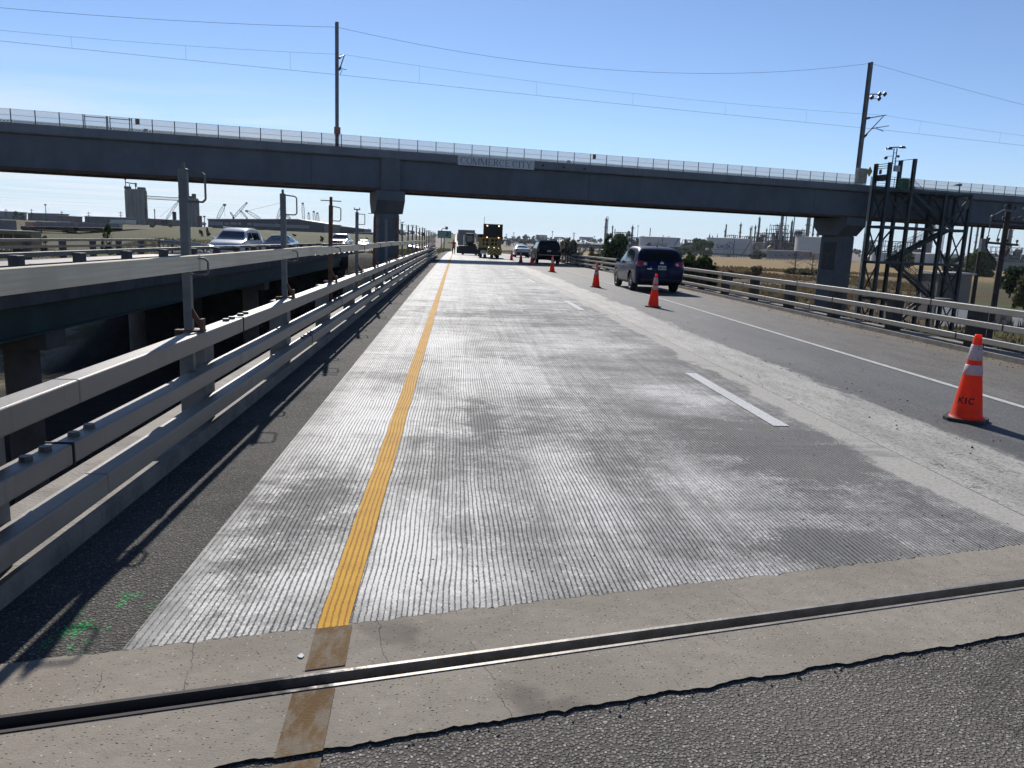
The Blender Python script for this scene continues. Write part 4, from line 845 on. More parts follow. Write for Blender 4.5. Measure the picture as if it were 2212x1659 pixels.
# ------------------------------------------------------------------ safety posts and timber boards on the left railing
M_WOOD = None
t = NT('timber_board'); gr = t.noise(t.scale(60, 1.2, 60), 1.0, 4, 0.6); kn = t.vor(t.scale(1.0, 1.7, 9.0), 1.0)
c = t.mix(t.rng(gr, 0.3, 0.7), (0.64, 0.55, 0.40), (0.76, 0.68, 0.53)); c = t.mix(t.rng(kn[0], 0.10, 0.03, 0, 0.8), c, (0.16, 0.09, 0.05)); c = t.mix(t.rng(t.noise(sc=1.4, det=4), 0.5, 0.7, 0, 0.35), c, (0.30, 0.26, 0.2))
M_WOOD = t.done(c, 0.8, t.bump(gr, 0.003), 0, 0.25, k=0.84)
def safety_post(label, loc, kind, group='safety posts clamped to the left railing'):
    m = {0: M_GALV, 1: M_RUST, 2: M_GALV2}[kind % 3 if kind else 0]
    root = thing('safety_post', label, 'safety post', loc, group=group)
    mb = MB(); mb.box(-.03, .03, -.03, .03, -.30, 1.20); bevel(mb.build('post', m, root), .006, 1)
    mb = MB(); mb.box(-.012, .012, -.012, .012, 1.2, 1.245)
    if kind == 1: mb.box(-.02, .02, -.02, .02, 1.2, 1.33); mb.tube((-.16, 0, 1.27), (.16, 0, 1.27), .008, None, 6)
    if kind == 2: mb.box(-.06, .06, -.012, .012, 1.24, 1.262); mb.box(-.06, -.045, -.012, .012, 1.262, 1.29); mb.box(.045, .06, -.012, .012, 1.262, 1.29)
    mb.build('cap', m, root)
    for zc in (1.185, .565):
        mb = MB(); x0, x1 = .03, .155; z1, z0 = zc, zc - (.22 if zc > 1 else .13); q = .008
        mb.path([(x0, 0, z1), (x1 - .02, 0, z1 - .012), (x1, 0, z1 - .03), (x1, 0, z0 + .02), (x1 - .02, 0, z0), (x0, 0, z0)] if kind != 2 else [(x0, 0, z1 - .02), (x1, 0, z1 - .02), (x1, 0, z0), (x0, 0, z0)], q, 6)
        mb.build('board_loop', m, root)
    mb = MB(); mb.box(-.06, .115, -.04, .04, .008, .02); mb.beam((.02, 0, .17), (.10, 0, .025), .012, .035); mb.box(.088, .112, -.03, .03, .018, .105)
    mb.box(-.10, -.055, -.03, .03, -.1, .018); mb.build('rail_clamp', M_RUST, root)
    return root
M_GALV2 = mat('dull_zinc', (0.15, 0.155, 0.155), 0.6, 0.2, var=0.3, vs=6)
LAB = ['nearest tall galvanised safety post with an empty top loop, clamped to the left railing', 'second nearest safety post, zinc grey with rust at its foot, on the left railing',
       'rust red safety post with a crossbar on top, third along the left railing', 'pale safety post with a forked top, fourth along the left railing']
FAR = {1: 'rust red safety post with crossbar, small among the far row on the left railing', 2: 'pale fork topped safety post, small among the far row on the left railing', 0: 'plain grey safety post, small among the far row on the left railing'}
PY = [5.95 + 3.3 * i for i in range(21)]; KIND = [0, 2, 1, 2] + [(1, 0, 1, 2, 0, 2, 1, 0, 1, 1, 0, 2, 1, 0, 1, 0, 1)[i] for i in range(17)]; KIND[1] = 0
protos = {}
for i, (y, k) in enumerate(zip(PY, KIND)):
    lab = LAB[i] if i < 4 else FAR[k]; loc = (-2.00, y, zr(y) + .895)
    if k not in protos: protos[k] = safety_post(lab, loc, k); o = protos[k]
    else: o = copy_tree(protos[k]); o.location = loc; o['label'] = lab
    o['group'] = 'safety posts clamped to the left railing'; o.rotation_euler = (R(random.Random(i).uniform(-.7, .7)), R(random.Random(i + 50).uniform(-.9, .9)), R(random.Random(i + 9).uniform(-9, 9)))
BL = ['long pale timber board nearest the camera, held in the loops of the first safety post', 'second timber board along the safety posts, starting just past the first post', 'third timber board along the safety posts, in front of the pier', 'fourth timber board along the safety posts, beyond the pier', 'short far timber board along the safety posts', 'last timber board at the far end of the safety posts', 'timber board second from the far end of the safety posts']
by = [-3.0, 6.02, 11.2, 17.0, 24.4, 31.0, 40.2, 49.0]
for i, (a, b) in enumerate(zip(by, by[1:])):
    z0 = 1.358 + zr((a + b) / 2); dz = (.0, .012, -.008, .01, -.01, .0, .0)[i]; xo = (-.0, .012, -.004, .01, 0, .01, 0)[i]
    mb = MB(); mb.hexa([(-1.955 + xo, a - .06, z0), (-1.915 + xo, a - .06, z0), (-1.915, b + .06, z0 + dz), (-1.955, b + .06, z0 + dz), (-1.955 + xo, a - .06, z0 + .115), (-1.915 + xo, a - .06, z0 + .115), (-1.915, b + .06, z0 + dz + .115), (-1.955, b + .06, z0 + dz + .115)])
    o = mb.build('timber_board', M_WOOD, loc=(-1.98, a, z0)); bevel(o, .004, 1); tag(o, BL[i], 'timber board', 'timber boards held by the safety posts')

# ------------------------------------------------------------------ traffic cones
t = NT('cone_orange'); n1 = t.noise(t.scale(14, 14, 5), 1.0, 5, 0.65); n2 = t.noise(t.scale(30, 30, 7), 1.0, 4, 0.7)
c = t.mix(t.rng(n1, 0.3, 0.7), (0.62, 0.055, 0.012), (0.80, 0.10, 0.022)); c = t.mix(t.rng(n2, 0.54, 0.72, 0, 0.55), c, (0.2, 0.06, 0.04))
t.b.inputs['Subsurface Weight'].default_value = 0.0; M_CONE = t.done(c, 0.5, t.bump(n2, 0.002), 0, 0.4, k=1.0)
t.b.inputs['Transmission Weight'].default_value = 0.0
tl = t.n('ShaderNodeBsdfTranslucent'); t.put(tl.inputs[0], (0.95, 0.12, 0.03)); mx = t.n('ShaderNodeMixShader'); mx.inputs[0].default_value = .55
t.t.links.new(t.b.outputs[0], mx.inputs[1]); t.t.links.new(tl.outputs[0], mx.inputs[2]); t.t.links.new(mx.outputs[0], t.o.inputs[0])
t = NT('cone_collar'); n2 = t.noise(t.scale(26, 26, 7), 1.0, 5, 0.75); c = t.mix(t.rng(n2, 0.53, 0.66, 0, 0.8), (0.62, 0.60, 0.62), (0.10, 0.09, 0.09)); M_COLL = t.done(c, 0.45)
tl = t.n('ShaderNodeBsdfTranslucent'); t.put(tl.inputs[0], (0.75, 0.62, 0.62)); mx = t.n('ShaderNodeMixShader'); mx.inputs[0].default_value = .3
t.t.links.new(t.b.outputs[0], mx.inputs[1]); t.t.links.new(tl.outputs[0], mx.inputs[2]); t.t.links.new(mx.outputs[0], t.o.inputs[0])
M_CBASE = mat('cone_base_rubber', (0.022, 0.022, 0.023), 0.6, var=0.4, vs=8, bump=.003); M_INK = mat('stencil_black', (0.03, 0.015, 0.012), 0.7)
def crad(z): return 0.152 + (0.034 - 0.152) * (z - .04) / .87
def cone(label, loc, rz, kic=False):
    root = thing('traffic_cone', label, 'traffic cone', loc, rz, group='traffic cones closing the left lane')
    mb = MB(); prof = [(.175, .035), (.165, .045), (crad(.07), .07)] + [(crad(z), z) for z in (.2, .35, .5, .65, .8, .905)] + [(.030, .915), (.022, .912), (.022, .86), (.12, .1)]
    mb.lathe(prof, n=40); mb.build('cone_body', M_CONE, root, smooth=True)
    for z0, z1 in ((.65, .81), (.495, .60)):
        mb = MB(); mb.lathe([(crad(z0) + .001, z0), (crad(z0) + .0035, z0 + .002), (crad(z1) + .0035, z1 - .002), (crad(z1) + .001, z1)], n=40); mb.build('reflective_collar', M_COLL, root, smooth=True)
    mb = MB(); b = .19; k = .055
    P = [(-b + k, -b), (b - k, -b), (b, -b + k), (b, b - k), (b - k, b), (-b + k, b), (-b, b - k), (-b, -b + k)]
    zz = lambda x, y: .012 * (max(0, -x + y) / .3)
    n = len(P); mb.add([(x, y, .0 + zz(x, y)) for x, y in P] + [(x, y, .036 + zz(x, y)) for x, y in P], [tuple(range(n - 1, -1, -1)), tuple(range(n, 2 * n))] + [(i, (i + 1) % n, n + (i + 1) % n, n + i) for i in range(n)])
    mb.build('cone_base', M_CBASE, root)
    if kic:                                       # stencilled letters wrapped round the body
        def put(q, nm):
            mb = MB()
            for (x0, z0, x1, z1, wd) in q:
                N = 6
                for i in range(N):
                    vs = []
                    for f in (i / N, (i + 1) / N):
                        x, z = x0 + (x1 - x0) * f, z0 + (z1 - z0) * f; dx, dz = x1 - x0, z1 - z0; L = math.hypot(dx, dz); nx, nz = -dz / L * wd / 2, dx / L * wd / 2
                        for sg in (-1, 1):
                            X, Z = x + sg * nx, z + sg * nz + .195; r = crad(Z) + .0016; a = X / r - math.pi / 2; vs.append((r * math.cos(a), r * math.sin(a), Z))
                    mb.add(vs, [(0, 1, 3, 2)])
            mb.build(nm, M_INK, root)
        put([(-.072, 0, -.072, .066, .016), (-.066, .03, -.03, .066, .016), (-.058, .036, -.026, .0, .016)], 'letter')
        put([(.0, 0, .0, .066, .016)], 'letter')
        put([(.075, .052, .062, .06, .015), (.062, .061, .040, .059, .015), (.040, .06, .030, .045, .015), (.030, .048, .030, .018, .015), (.030, .02, .041, .006, .015), (.041, .005, .062, .005, .015), (.062, .005, .075, .015, .015)], 'letter')
    return root
CL = ['large foreground traffic cone lettered KIC beside the white edge line', 'traffic cone right behind the rear bumper of the blue car', 'traffic cone left of the blue car', 'traffic cone standing right in front of the rear of the black car, in sunlight', 'traffic cone in the overpass shadow at the left side of the black car', 'small traffic cone between the pale sedan and the black car', 'smallest traffic cone, in front of the pale sedan']
CP = [(5.42, 7.57), (5.50, 21.13), (5.45, 29.88), (5.46, 44.0), (5.46, 56.2), (5.26, 63.5), (5.02, 71.0)]
kc = cone(CL[0], (CP[0][0], CP[0][1], -.005), R(-46), True)
c1 = cone(CL[1], (CP[1][0], CP[1][1], zr(CP[1][1]) - .005), R(-30))
for i in range(2, 7):
    o = copy_tree(c1); o.location = (CP[i][0], CP[i][1], zr(CP[i][1]) - .005); o['label'] = CL[i]; o.rotation_euler = (0, 0, R((0, 20, 65, 10, 80)[i - 2]))
c1.rotation_euler = (R(.6), R(2.2), R(-30))

# ------------------------------------------------------------------ vehicles
def paint(name, col, rough=0.28, metal=0.0): return mat(name, col, rough, metal, var=0.05, vs=2, coat=0.9)
M_GLASS = mat('tinted_glass', (0.006, 0.007, 0.008), 0.08, 0.0, var=0.05, spec=0.25); M_GLASSL = mat('windscreen_glass', (0.03, 0.038, 0.045), 0.05, spec=0.7)
M_TYRE = mat('tyre_rubber', (0.018, 0.018, 0.019), 0.85, var=0.3, vs=9); M_RIM = mat('alloy_rim', (0.42, 0.42, 0.43), 0.3, 0.8); M_WELL = mat('wheel_well', (0.008, 0.008, 0.008), 0.9)
M_TRIM = mat('black_trim', (0.016, 0.016, 0.017), 0.55); M_CHROME = mat('chrome', (0.62, 0.63, 0.64), 0.12, 1.0, var=0.03)
M_RED = mat('tail_lamp_red', (0.30, 0.010, 0.010), 0.15, coat=0.8); M_CLEAR = mat('clear_lens', (0.55, 0.56, 0.57), 0.1, coat=0.8)
M_HEADL = mat('lit_headlamp', (0.8, 0.8, 0.78), 0.2, emit=(1, 0.96, 0.86), es=3.5); M_PLATE = mat('number_plate', (0.50, 0.53, 0.50), 0.5); M_PLG = mat('plate_green', (0.02, 0.09, 0.05), 0.6)
M_AMBER = mat('amber_lamp', (0.9, 0.5, 0.15), 0.3, emit=(1.0, 0.55, 0.2), es=5.0)
def section(y, zl, zb, zt, wl, wb, wt):
    h = zt - zb
    return [(0, zl), (wl - .16, zl), (wl - .02, zl + .05), (wl, zl + .16), (lerp(wl, wb, .6) + .012, lerp(zl, zb, .55)), (wb + .006, zb - .10), (wb - .006, zb - .01), (wb - .03, zb + .10 * h),
            (lerp(wb, wt, .55), zb + .55 * h), (wt + .025, zb + .86 * h), (wt - .05, zt - .02 * min(1, h * 3)), (wt - .22, zt), (0, zt + .012)]
class Car:
    def __init__(s, name, label, cat, loc, rz, group, st, body_m, wheels, wr, tw, under=None, sub=2):
        s.root = thing(name, label, cat, loc, rz, group); s.bm_m = body_m
        secs = [section(*q) for q in st]; ys = [q[0] for q in st]; n = len(secs[0]); mb = MB()
        ring = []
        for y, sec in zip(ys, secs):
            b = len(mb.v); mb.v += [Vector((x, y, z)) for x, z in sec] + [Vector((-x, y, z)) for x, z in sec[1:-1][::-1]]; ring.append(b)
        W = 2 * n - 2
        for a, b in zip(ring, ring[1:]): mb.f += [(a + i, a + (i + 1) % W, b + (i + 1) % W, b + i) for i in range(W)]
        for r in (ring[0], ring[-1]):
            for i in range(n - 1):
                L = lambda k: r + (k if k in (0, n - 1) else W - k)
                q = (r + i, r + i + 1, L(i + 1), L(i)); q = tuple(dict.fromkeys(q))
                if len(q) > 2: mb.f.append(q)
        mb.m = [0] * len(mb.f)
        o = mb.build('body', body_m, s.root, smooth=True)
        sm = o.modifiers.new('s', 'SUBSURF'); sm.levels = sm.render_levels = sub
        cut = MB()
        for y in wheels:
            for sg in (-1, 1): cut.tube((sg * (tw - .26), y, wr), (sg * (tw + .35), y, wr), wr * 1.17, None, 28)
        co = cut.build('cutter', M_WELL, s.root); bo = o.modifiers.new('b', 'BOOLEAN'); bo.operation = 'DIFFERENCE'; bo.object = co; bo.solver = 'EXACT'
        dg = bpy.context.evaluated_depsgraph_get(); me = bpy.data.meshes.new_from_object(o.evaluated_get(dg)); o.modifiers.clear(); o.data = me; me.name = 'body'
        bpy.data.objects.remove(co); s.body = o
        bm = bmesh.new(); bm.from_mesh(me); s.bvh = BVHTree.FromBMesh(bm); bm.free()
        s.well = None
        for y in wheels:
            for sg in (-1, 1): s.wheel(sg * tw, y, wr, sg)
        x0 = max(q[4] for q in st) - .2; mb = MB(); mb.box(-tw + .22, tw - .22, ys[0] + .5, ys[-1] - .5, st[2][1] - .06, st[2][1] + .16); mb.build('underbody', M_WELL, s.root)
    def wheel(s, x, y, r, sg):
        wo = bpy.data.objects.new('wheel', None); COL.objects.link(wo); wo.parent = s.root; w_ = .115
        mb = MB(); c = (x - sg * w_, y, r)
        mb.lathe([(r * .64, -w_), (r * .92, -w_), (r * .985, -w_ * .75), (r, -w_ * .3), (r, w_ * .3), (r * .985, w_ * .75), (r * .92, w_), (r * .64, w_)], c, 28, 0, 0); mb.build('tyre', M_TYRE, wo, smooth=True)
        mb = MB(); xo = x - sg * .012
        mb.lathe([(r * .66, w_ * .9), (r * .62, w_ * .7), (r * .6, -w_ * .2)] if sg > 0 else [(r * .66, -w_ * .9), (r * .62, -w_ * .7), (r * .6, w_ * .2)], c, 28, 0, 0)
        for i in range(5):
            a = 2 * math.pi * i / 5 + .3; d = Vector((0, math.cos(a), math.sin(a))); cc = Vector((xo - sg * .03, y, r))
            mb.beam(cc + d * r * .08, cc + d * r * .63, .03, r * .16, up=Vector((1, 0, 0)).cross(d))
        mb.tube((xo - sg * .05, y, r), (xo - sg * .01, y, r), r * .16, None, 12); mb.build('rim', M_RIM, wo)
        mb = MB(); mb.tube((x - sg * .2, y, r), (x - sg * .14, y, r), r * .62, None, 20); mb.build('brake_disc', M_WELL, wo)
    def cast(s, p, d):
        h = s.bvh.ray_cast(Vector(p), Vector(d)); return h
    def decal(s, name, m, quad, d, off=.006, n=(6, 6), parent=None, thick=None):
        """quad: 4 corners (bl, br, tr, tl) as points outside the body; cast along d on to the body"""
        q = [Vector(p) for p in quad]; d = Vector(d); g = []; mb = MB(); last = None
        for j in range(n[1] + 1):
            for i in range(n[0] + 1):
                u, v = i / n[0], j / n[1]; p = (q[0] * (1 - u) + q[1] * u) * (1 - v) + (q[3] * (1 - u) + q[2] * u) * v
                h = s.cast(p, d)
                g.append((h[0] - d * off, True) if h[0] is not None else (p, False))
        W = n[0] + 1
        mb.v = [a[0] for a in g]
        for j in range(n[1]):
            for i in range(n[0]):
                f = (j * W + i, j * W + i + 1, (j + 1) * W + i + 1, (j + 1) * W + i)
                if all(g[k][1] for k in f): mb.f.append(f)
        mb.m = [0] * len(mb.f)
        if not mb.f: return None
        return mb.build(name, m, parent or s.root, smooth=True)
    def side(s, name, m, quad, off=.006, n=(8, 5), parent=None):     # quad in (y, z), both sides
        for sg in (-1, 1): s.decal(name, m, [(sg * 3, y, z) for y, z in quad], (-sg, 0, 0), off, n, parent)
    def rear(s, name, m, quad, off=.006, n=(8, 5), parent=None): return s.decal(name, m, [(x, -6, z) for x, z in quad], (0, 1, 0), off, n, parent)
    def front(s, name, m, quad, off=.006, n=(8, 5), parent=None): return s.decal(name, m, [(x, 6, z) for x, z in quad], (0, -1, 0), off, n, parent)
    def mirror_(s, y, z, x, m):
        for sg in (-1, 1):
            mb = MB(); mb.hexa([(sg * (x - .02), y - .06, z), (sg * (x + .17), y - .07, z - .01), (sg * (x + .16), y + .06, z), (sg * (x - .02), y + .05, z), (sg * (x - .02), y - .06, z + .12), (sg * (x + .17), y - .07, z + .14), (sg * (x + .15), y + .05, z + .13), (sg * (x - .02), y + .05, z + .11)])
            bevel(mb.build('wing_mirror', m, s.root), .03, 3)

# --- blue crossover, rear left view
SUV = [(-2.32, .46, .70, .86, .60, .70, .62), (-2.28, .36, .86, 1.00, .76, .82, .76), (-2.16, .30, .98, 1.14, .86, .89, .82), (-2.06, .27, 1.02, 1.30, .88, .90, .79), (-1.90, .25, 1.04, 1.49, .89, .905, .77), (-1.72, .24, 1.05, 1.60, .895, .91, .735), (-1.35, .23, 1.04, 1.645, .90, .91, .71),
       (-.7, .23, 1.00, 1.66, .90, .905, .695), (0, .23, .97, 1.655, .90, .90, .685), (.42, .23, .96, 1.57, .90, .895, .65), (.85, .23, .955, 1.28, .90, .89, .70), (1.12, .23, .95, 1.075, .90, .885, .80), (1.6, .24, .92, 1.01, .895, .87, .80), (2.05, .27, .86, .93, .86, .82, .74), (2.25, .32, .74, .82, .76, .74, .66), (2.33, .42, .62, .70, .60, .60, .55)]
M_BLUE = mat('deep_blue_paint', (0.0015, 0.007, 0.046), .4, 0, var=.05, coat=.22, spec=.1)
by_ = 28.75 + 1.30
cb = Car('blue_car', 'dark blue crossover car seen from behind, passing the traffic cones', 'car', (7.42, by_, zr(by_) - .005), R(0), None, SUV, M_BLUE, (-1.32, 1.36), .355, .89)
cb.rear('rear_window', M_GLASS, [(-.70, 1.13), (.70, 1.13), (.63, 1.555), (-.63, 1.555)], .008, (12, 8))
for sg in (-1, 1):
    L = cb.rear('tail_lamp', M_RED, [(sg * .86, .92), (sg * .50, .97), (sg * .50, 1.10), (sg * .84, 1.16)], .012, (8, 6)); cb.rear('reversing_lamp', M_CLEAR, [(sg * .64, .985), (sg * .545, .995), (sg * .545, 1.07), (sg * .64, 1.075)], .018, (4, 4), L)
    cb.decal('tail_lamp', M_RED, [(sg * 3, -2.24, .95), (sg * 3, -1.98, 1.0), (sg * 3, -1.9, 1.17), (sg * 3, -2.2, 1.12)], (-sg, 0, 0), .012, (6, 5))
    cb.decal('quarter_window', M_GLASS, [(sg * 3, -1.62, 1.14), (sg * 3, -1.28, 1.10), (sg * 3, -1.22, 1.46), (sg * 3, -1.50, 1.36)], (-sg, 0, 0), .006, (4, 4))
    cb.decal('rear_side_window', M_GLASS, [(sg * 3, -1.22, 1.09), (sg * 3, -.30, 1.045), (sg * 3, -.25, 1.53), (sg * 3, -1.16, 1.49)], (-sg, 0, 0), .006, (8, 5))
    cb.decal('front_side_window', M_GLASS, [(sg * 3, -.22, 1.04), (sg * 3, .84, 1.01), (sg * 3, .36, 1.44), (sg * 3, -.17, 1.53)], (-sg, 0, 0), .006, (8, 5))
    for y0 in (-.26, .86, -1.2): cb.decal('door_gap', M_TRIM, [(sg * 3, y0 - .006, .42), (sg * 3, y0 + .006, .42), (sg * 3, y0 + .006, 1.0), (sg * 3, y0 - .006, 1.0)], (-sg, 0, 0), .003, (1, 8))
    for y0 in (-1.0, .05): cb.decal('door_handle', M_CHROME, [(sg * 3, y0, .87), (sg * 3, y0 + .19, .87), (sg * 3, y0 + .19, .90), (sg * 3, y0, .90)], (-sg, 0, 0), .02, (3, 1))
    cb.decal('sill_trim', M_TRIM, [(sg * 3, -.9, .25), (sg * 3, .92, .25), (sg * 3, .92, .34), (sg * 3, -.9, .34)], (-sg, 0, 0), .012, (8, 2))
    cb.decal('body_seam', M_TRIM, [(sg * 3, -.95, .93), (sg * 3, .9, .90), (sg * 3, .9, .905), (sg * 3, -.95, .936)], (-sg, 0, 0), .003, (8, 1))
cb.rear('lower_bumper', M_TRIM, [(-.70, .33), (.70, .33), (.74, .50), (-.74, .50)], .012, (10, 3)); cb.rear('hatch_seam', M_TRIM, [(-.74, .80), (.74, .80), (.74, .812), (-.74, .812)], .004, (10, 1))
pl_ = cb.rear('number_plate', M_PLATE, [(-.12, .83), (.18, .83), (.18, .98), (-.12, .98)], .02, (6, 1))
def plate_text(car, text, x0, z0, wd, ht, par):
    seg = {'A': [(0, 0, .5, 1), (.5, 1, 1, 0), (.2, .4, .8, .4)], 'B': [(0, 0, 0, 1), (0, 1, .8, .9), (.8, .9, .8, .55), (0, .5, .9, .5), (.9, .5, .9, .05), (.9, .05, 0, 0)], 'X': [(0, 0, 1, 1), (0, 1, 1, 0)], 'E': [(0, 0, 0, 1), (0, 1, 1, 1), (0, .5, .8, .5), (0, 0, 1, 0)], 'S': [(1, 1, 0, 1), (0, 1, 0, .5), (0, .5, 1, .5), (1, .5, 1, 0), (1, 0, 0, 0)], '4': [(.7, 0, .7, 1), (.7, 1, 0, .35), (0, .35, 1, .35)]}
    n = len(text); cw = wd / n; y = car.cast((x0, -6, z0), (0, 1, 0))[0].y - .026
    mb = MB()
    for i, ch in enumerate(text):
        for a, b, c_, d in seg.get(ch, []):
            p = Vector((x0 + cw * (i + .12 + a * .7), y, z0 + b * ht)); q = Vector((x0 + cw * (i + .12 + c_ * .7), y, z0 + d * ht)); mb.beam(p, q, .004, .011, up=(q - p).cross(Vector((0, 1, 0))))
    mb.build('plate_lettering', M_PLG, par)
plate_text(cb, 'ABX ES4', -.10, .865, .26, .075, pl_)
h = cb.cast((.02, -6, 1.075), (0, 1, 0))[0]; mb = MB()
N = 20
for i in range(N):
    a, b = 2 * math.pi * i / N, 2 * math.pi * (i + 1) / N; mb.beam((.03 + .05 * math.cos(a), h.y - .014, 1.065 + .05 * math.sin(a)), (.03 + .05 * math.cos(b), h.y - .014, 1.065 + .05 * math.sin(b)), .02, .014)
mb.box(-.035, .095, h.y - .02, h.y - .006, 1.056, 1.074); mb.build('badge', M_CHROME, cb.root)
cb.rear('model_lettering', M_CHROME, [(-.52, .845), (-.34, .845), (-.34, .866), (-.52, .866)], .012, (4, 1)); cb.rear('trim_lettering', M_CHROME, [(-.40, .90), (-.37, .90), (-.37, .94), (-.40, .94)], .012, (1, 1))
cb.mirror_(.70, 1.0, .90, M_TRIM)
mb = MB(); mb.tube((0, -1.45, 1.66), (0, -1.62, 1.86), .012, .006, 6); mb.lathe([(.03, 1.645), (.026, 1.68), (0, 1.69)], (0, -1.45, 0), 10); mb.build('aerial', M_TRIM, cb.root)
mb = MB(); mb.tube((-.45, -2.28, .30), (-.45, -2.0, .30), .035, None, 10); mb.build('exhaust', M_TRIM, cb.root)

# --- big black SUV
BIG = [(-2.56, .52, .86, 1.02, .74, .80, .74), (-2.52, .42, 1.04, 1.24, .92, .93, .86), (-2.46, .38, 1.12, 1.50, .96, .97, .83), (-2.38, .36, 1.14, 1.72, .97, .98, .79), (-2.25, .35, 1.15, 1.83, .975, .985, .76), (-1.8, .35, 1.15, 1.885, .98, .985, .74), (-.6, .35, 1.13, 1.90, .98, .98, .73), (.2, .35, 1.12, 1.88, .98, .98, .73), (.62, .35, 1.11, 1.72, .98, .975, .75), (1.02, .35, 1.11, 1.36, .98, .97, .80), (1.25, .35, 1.10, 1.20, .975, .965, .88), (2.0, .36, 1.07, 1.15, .97, .95, .88), (2.45, .40, .98, 1.07, .94, .92, .86), (2.56, .50, .80, .90, .80, .80, .76)]
M_BLACK = mat('black_paint', (0.004, 0.0045, 0.006), .45, 0, var=.05, coat=.06, spec=.12)
yk = 62.8 + 1.5
ck = Car('black_car', 'large black sport utility car seen from behind in the overpass shadow, beside the right railing', 'car', (7.35, yk, zr(yk) - .005), R(0), None, BIG, M_BLACK, (-1.5, 1.5), .40, .96)
ck.rear('rear_window', M_GLASS, [(-.78, 1.22), (.78, 1.22), (.70, 1.76), (-.70, 1.76)], .008, (10, 6)); ck.rear('number_plate', M_PLATE, [(-.15, .98), (.15, .98), (.15, 1.10), (-.15, 1.10)], .014, (2, 1)); ck.rear('bumper_trim', M_CHROME, [(-.85, .70), (.85, .70), (.85, .73), (-.85, .73)], .01, (8, 1))
for sg in (-1, 1):
    ck.rear('tail_lamp', M_RED, [(sg * .95, 1.0), (sg * .83, 1.0), (sg * .83, 1.34), (sg * .93, 1.34)], .012, (3, 6))
    for a, b, c_, d in ((-2.1, -1.35, -1.35, -2.0), (-1.25, -.3, -.3, -1.25), (-.2, .92, .5, -.2)): ck.decal('side_window', M_GLASS, [(sg * 3, a, 1.19), (sg * 3, b, 1.17), (sg * 3, c_, 1.70), (sg * 3, d, 1.72)], (-sg, 0, 0), .006, (6, 4))
    mb = MB(); mb.tube((sg * .66, -2.0, 1.95), (sg * .66, .2, 1.95), .02, None, 6); mb.tube((sg * .66, -2.0, 1.95), (sg * .66, -2.05, 1.86), .02, None, 6); mb.tube((sg * .66, .2, 1.95), (sg * .66, .3, 1.86), .02, None, 6); mb.build('roof_rail', M_TRIM, ck.root)
ck.mirror_(.85, 1.14, .98, M_TRIM)

# --- cars facing the camera on the left carriageway, and the pale sedan ahead
SED = [(-2.35, .48, .72, .88, .66, .72, .66), (-2.28, .34, .88, 1.02, .84, .86, .80), (-1.9, .26, .93, 1.07, .90, .89, .80), (-1.55, .22, .95, 1.10, .90, .90, .76), (-1.1, .21, .95, 1.30, .90, .90, .66), (-.7, .21, .94, 1.42, .90, .90, .61), (-.1, .21, .93, 1.46, .90, .895, .60), (.4, .21, .92, 1.41, .90, .89, .61), (.85, .21, .91, 1.20, .90, .885, .68), (1.2, .21, .90, .99, .90, .88, .80), (1.7, .23, .85, .92, .89, .86, .78), (2.15, .27, .74, .82, .84, .80, .74), (2.34, .36, .60, .68, .70, .68, .62)]
def front_car(name, label, st, m, loc, rz, lit=True, wr=.34, wh=(-1.35, 1.4), tw=.885, group=None, kind='sedan'):
    big = kind != 'sedan'
    c = Car(name, label, 'car' if kind != 'pickup' else 'pickup truck', loc, rz, group, st, m, wh, wr, tw)
    if not big:
        zb, zt, y0, y1, ww, wt2 = .98, 1.38, .40, 1.2, .70, .52
    elif kind == 'suv': zb, zt, ww, wt2 = 1.08, 1.56, .74, .58
    else: zb, zt, ww, wt2 = 1.24, 1.78, .80, .64
    c.front('windscreen', M_GLASSL, [(-ww, zb + .03), (ww, zb + .03), (wt2, zt), (-wt2, zt)], .008, (10, 6))
    f = zb / 1.08
    c.front('grille', M_TRIM, [(-.50, .55 * f), (.50, .55 * f), (.52, .76 * f), (-.52, .76 * f)] if big else [(-.4, .46), (.4, .46), (.42, .66), (-.42, .66)], .01, (8, 4))
    c.front('lower_grille', M_TRIM, [(-.62, .38 * f), (.62, .38 * f), (.62, .47 * f), (-.62, .47 * f)], .01, (8, 2)); c.front('number_plate', M_PLATE, [(-.15, .49 * f), (.15, .49 * f), (.15, .56 * f), (-.15, .56 * f)], .02, (2, 1))
    for sg in (-1, 1):
        z0, z1 = (.68 * f, .80 * f) if big else (.60, .70)
        c.front('headlamp', M_HEADL if lit else M_CLEAR, [(sg * .56, z0), (sg * .80, z0 + .02), (sg * .80, z1), (sg * .56, z1 - .02)], .012, (5, 3))
        zt_ = zt - .06
        for a, b, c_, d in ((-1.5, -1.0, -.95, -1.25), (-.95, -.05, -.05, -.9), (.0, .95, .55, .05)) if big else ((-1.05, -.2, -.2, -.75), (-.14, .85, .45, -.12)): c.decal('side_window', M_GLASS, [(sg * 3, a, zb + .05), (sg * 3, b, zb + .02), (sg * 3, c_, zt_), (sg * 3, d, zt_)], (-sg, 0, 0), .006, (6, 4))
    c.mirror_(.72 if not big else .75, zb, .90 if not big else st[5][4], m)
    return c
M_WHITEP = paint('white_car_paint', (0.60, 0.61, 0.62)); M_SILV = paint('silver_car_paint', (0.36, 0.37, 0.38), .3, .4); M_NAVY = paint('navy_truck_paint', (0.03, 0.045, 0.075), .22, .3); M_DGREY = paint('dark_grey_car_paint', (0.05, 0.052, 0.056), .25, .3)
SUVW = [(a, b, c_ * 1.06, d * 1.06, e * 1.06, f_ * 1.06, g * 1.06) for a, b, c_, d, e, f_, g in SUV]
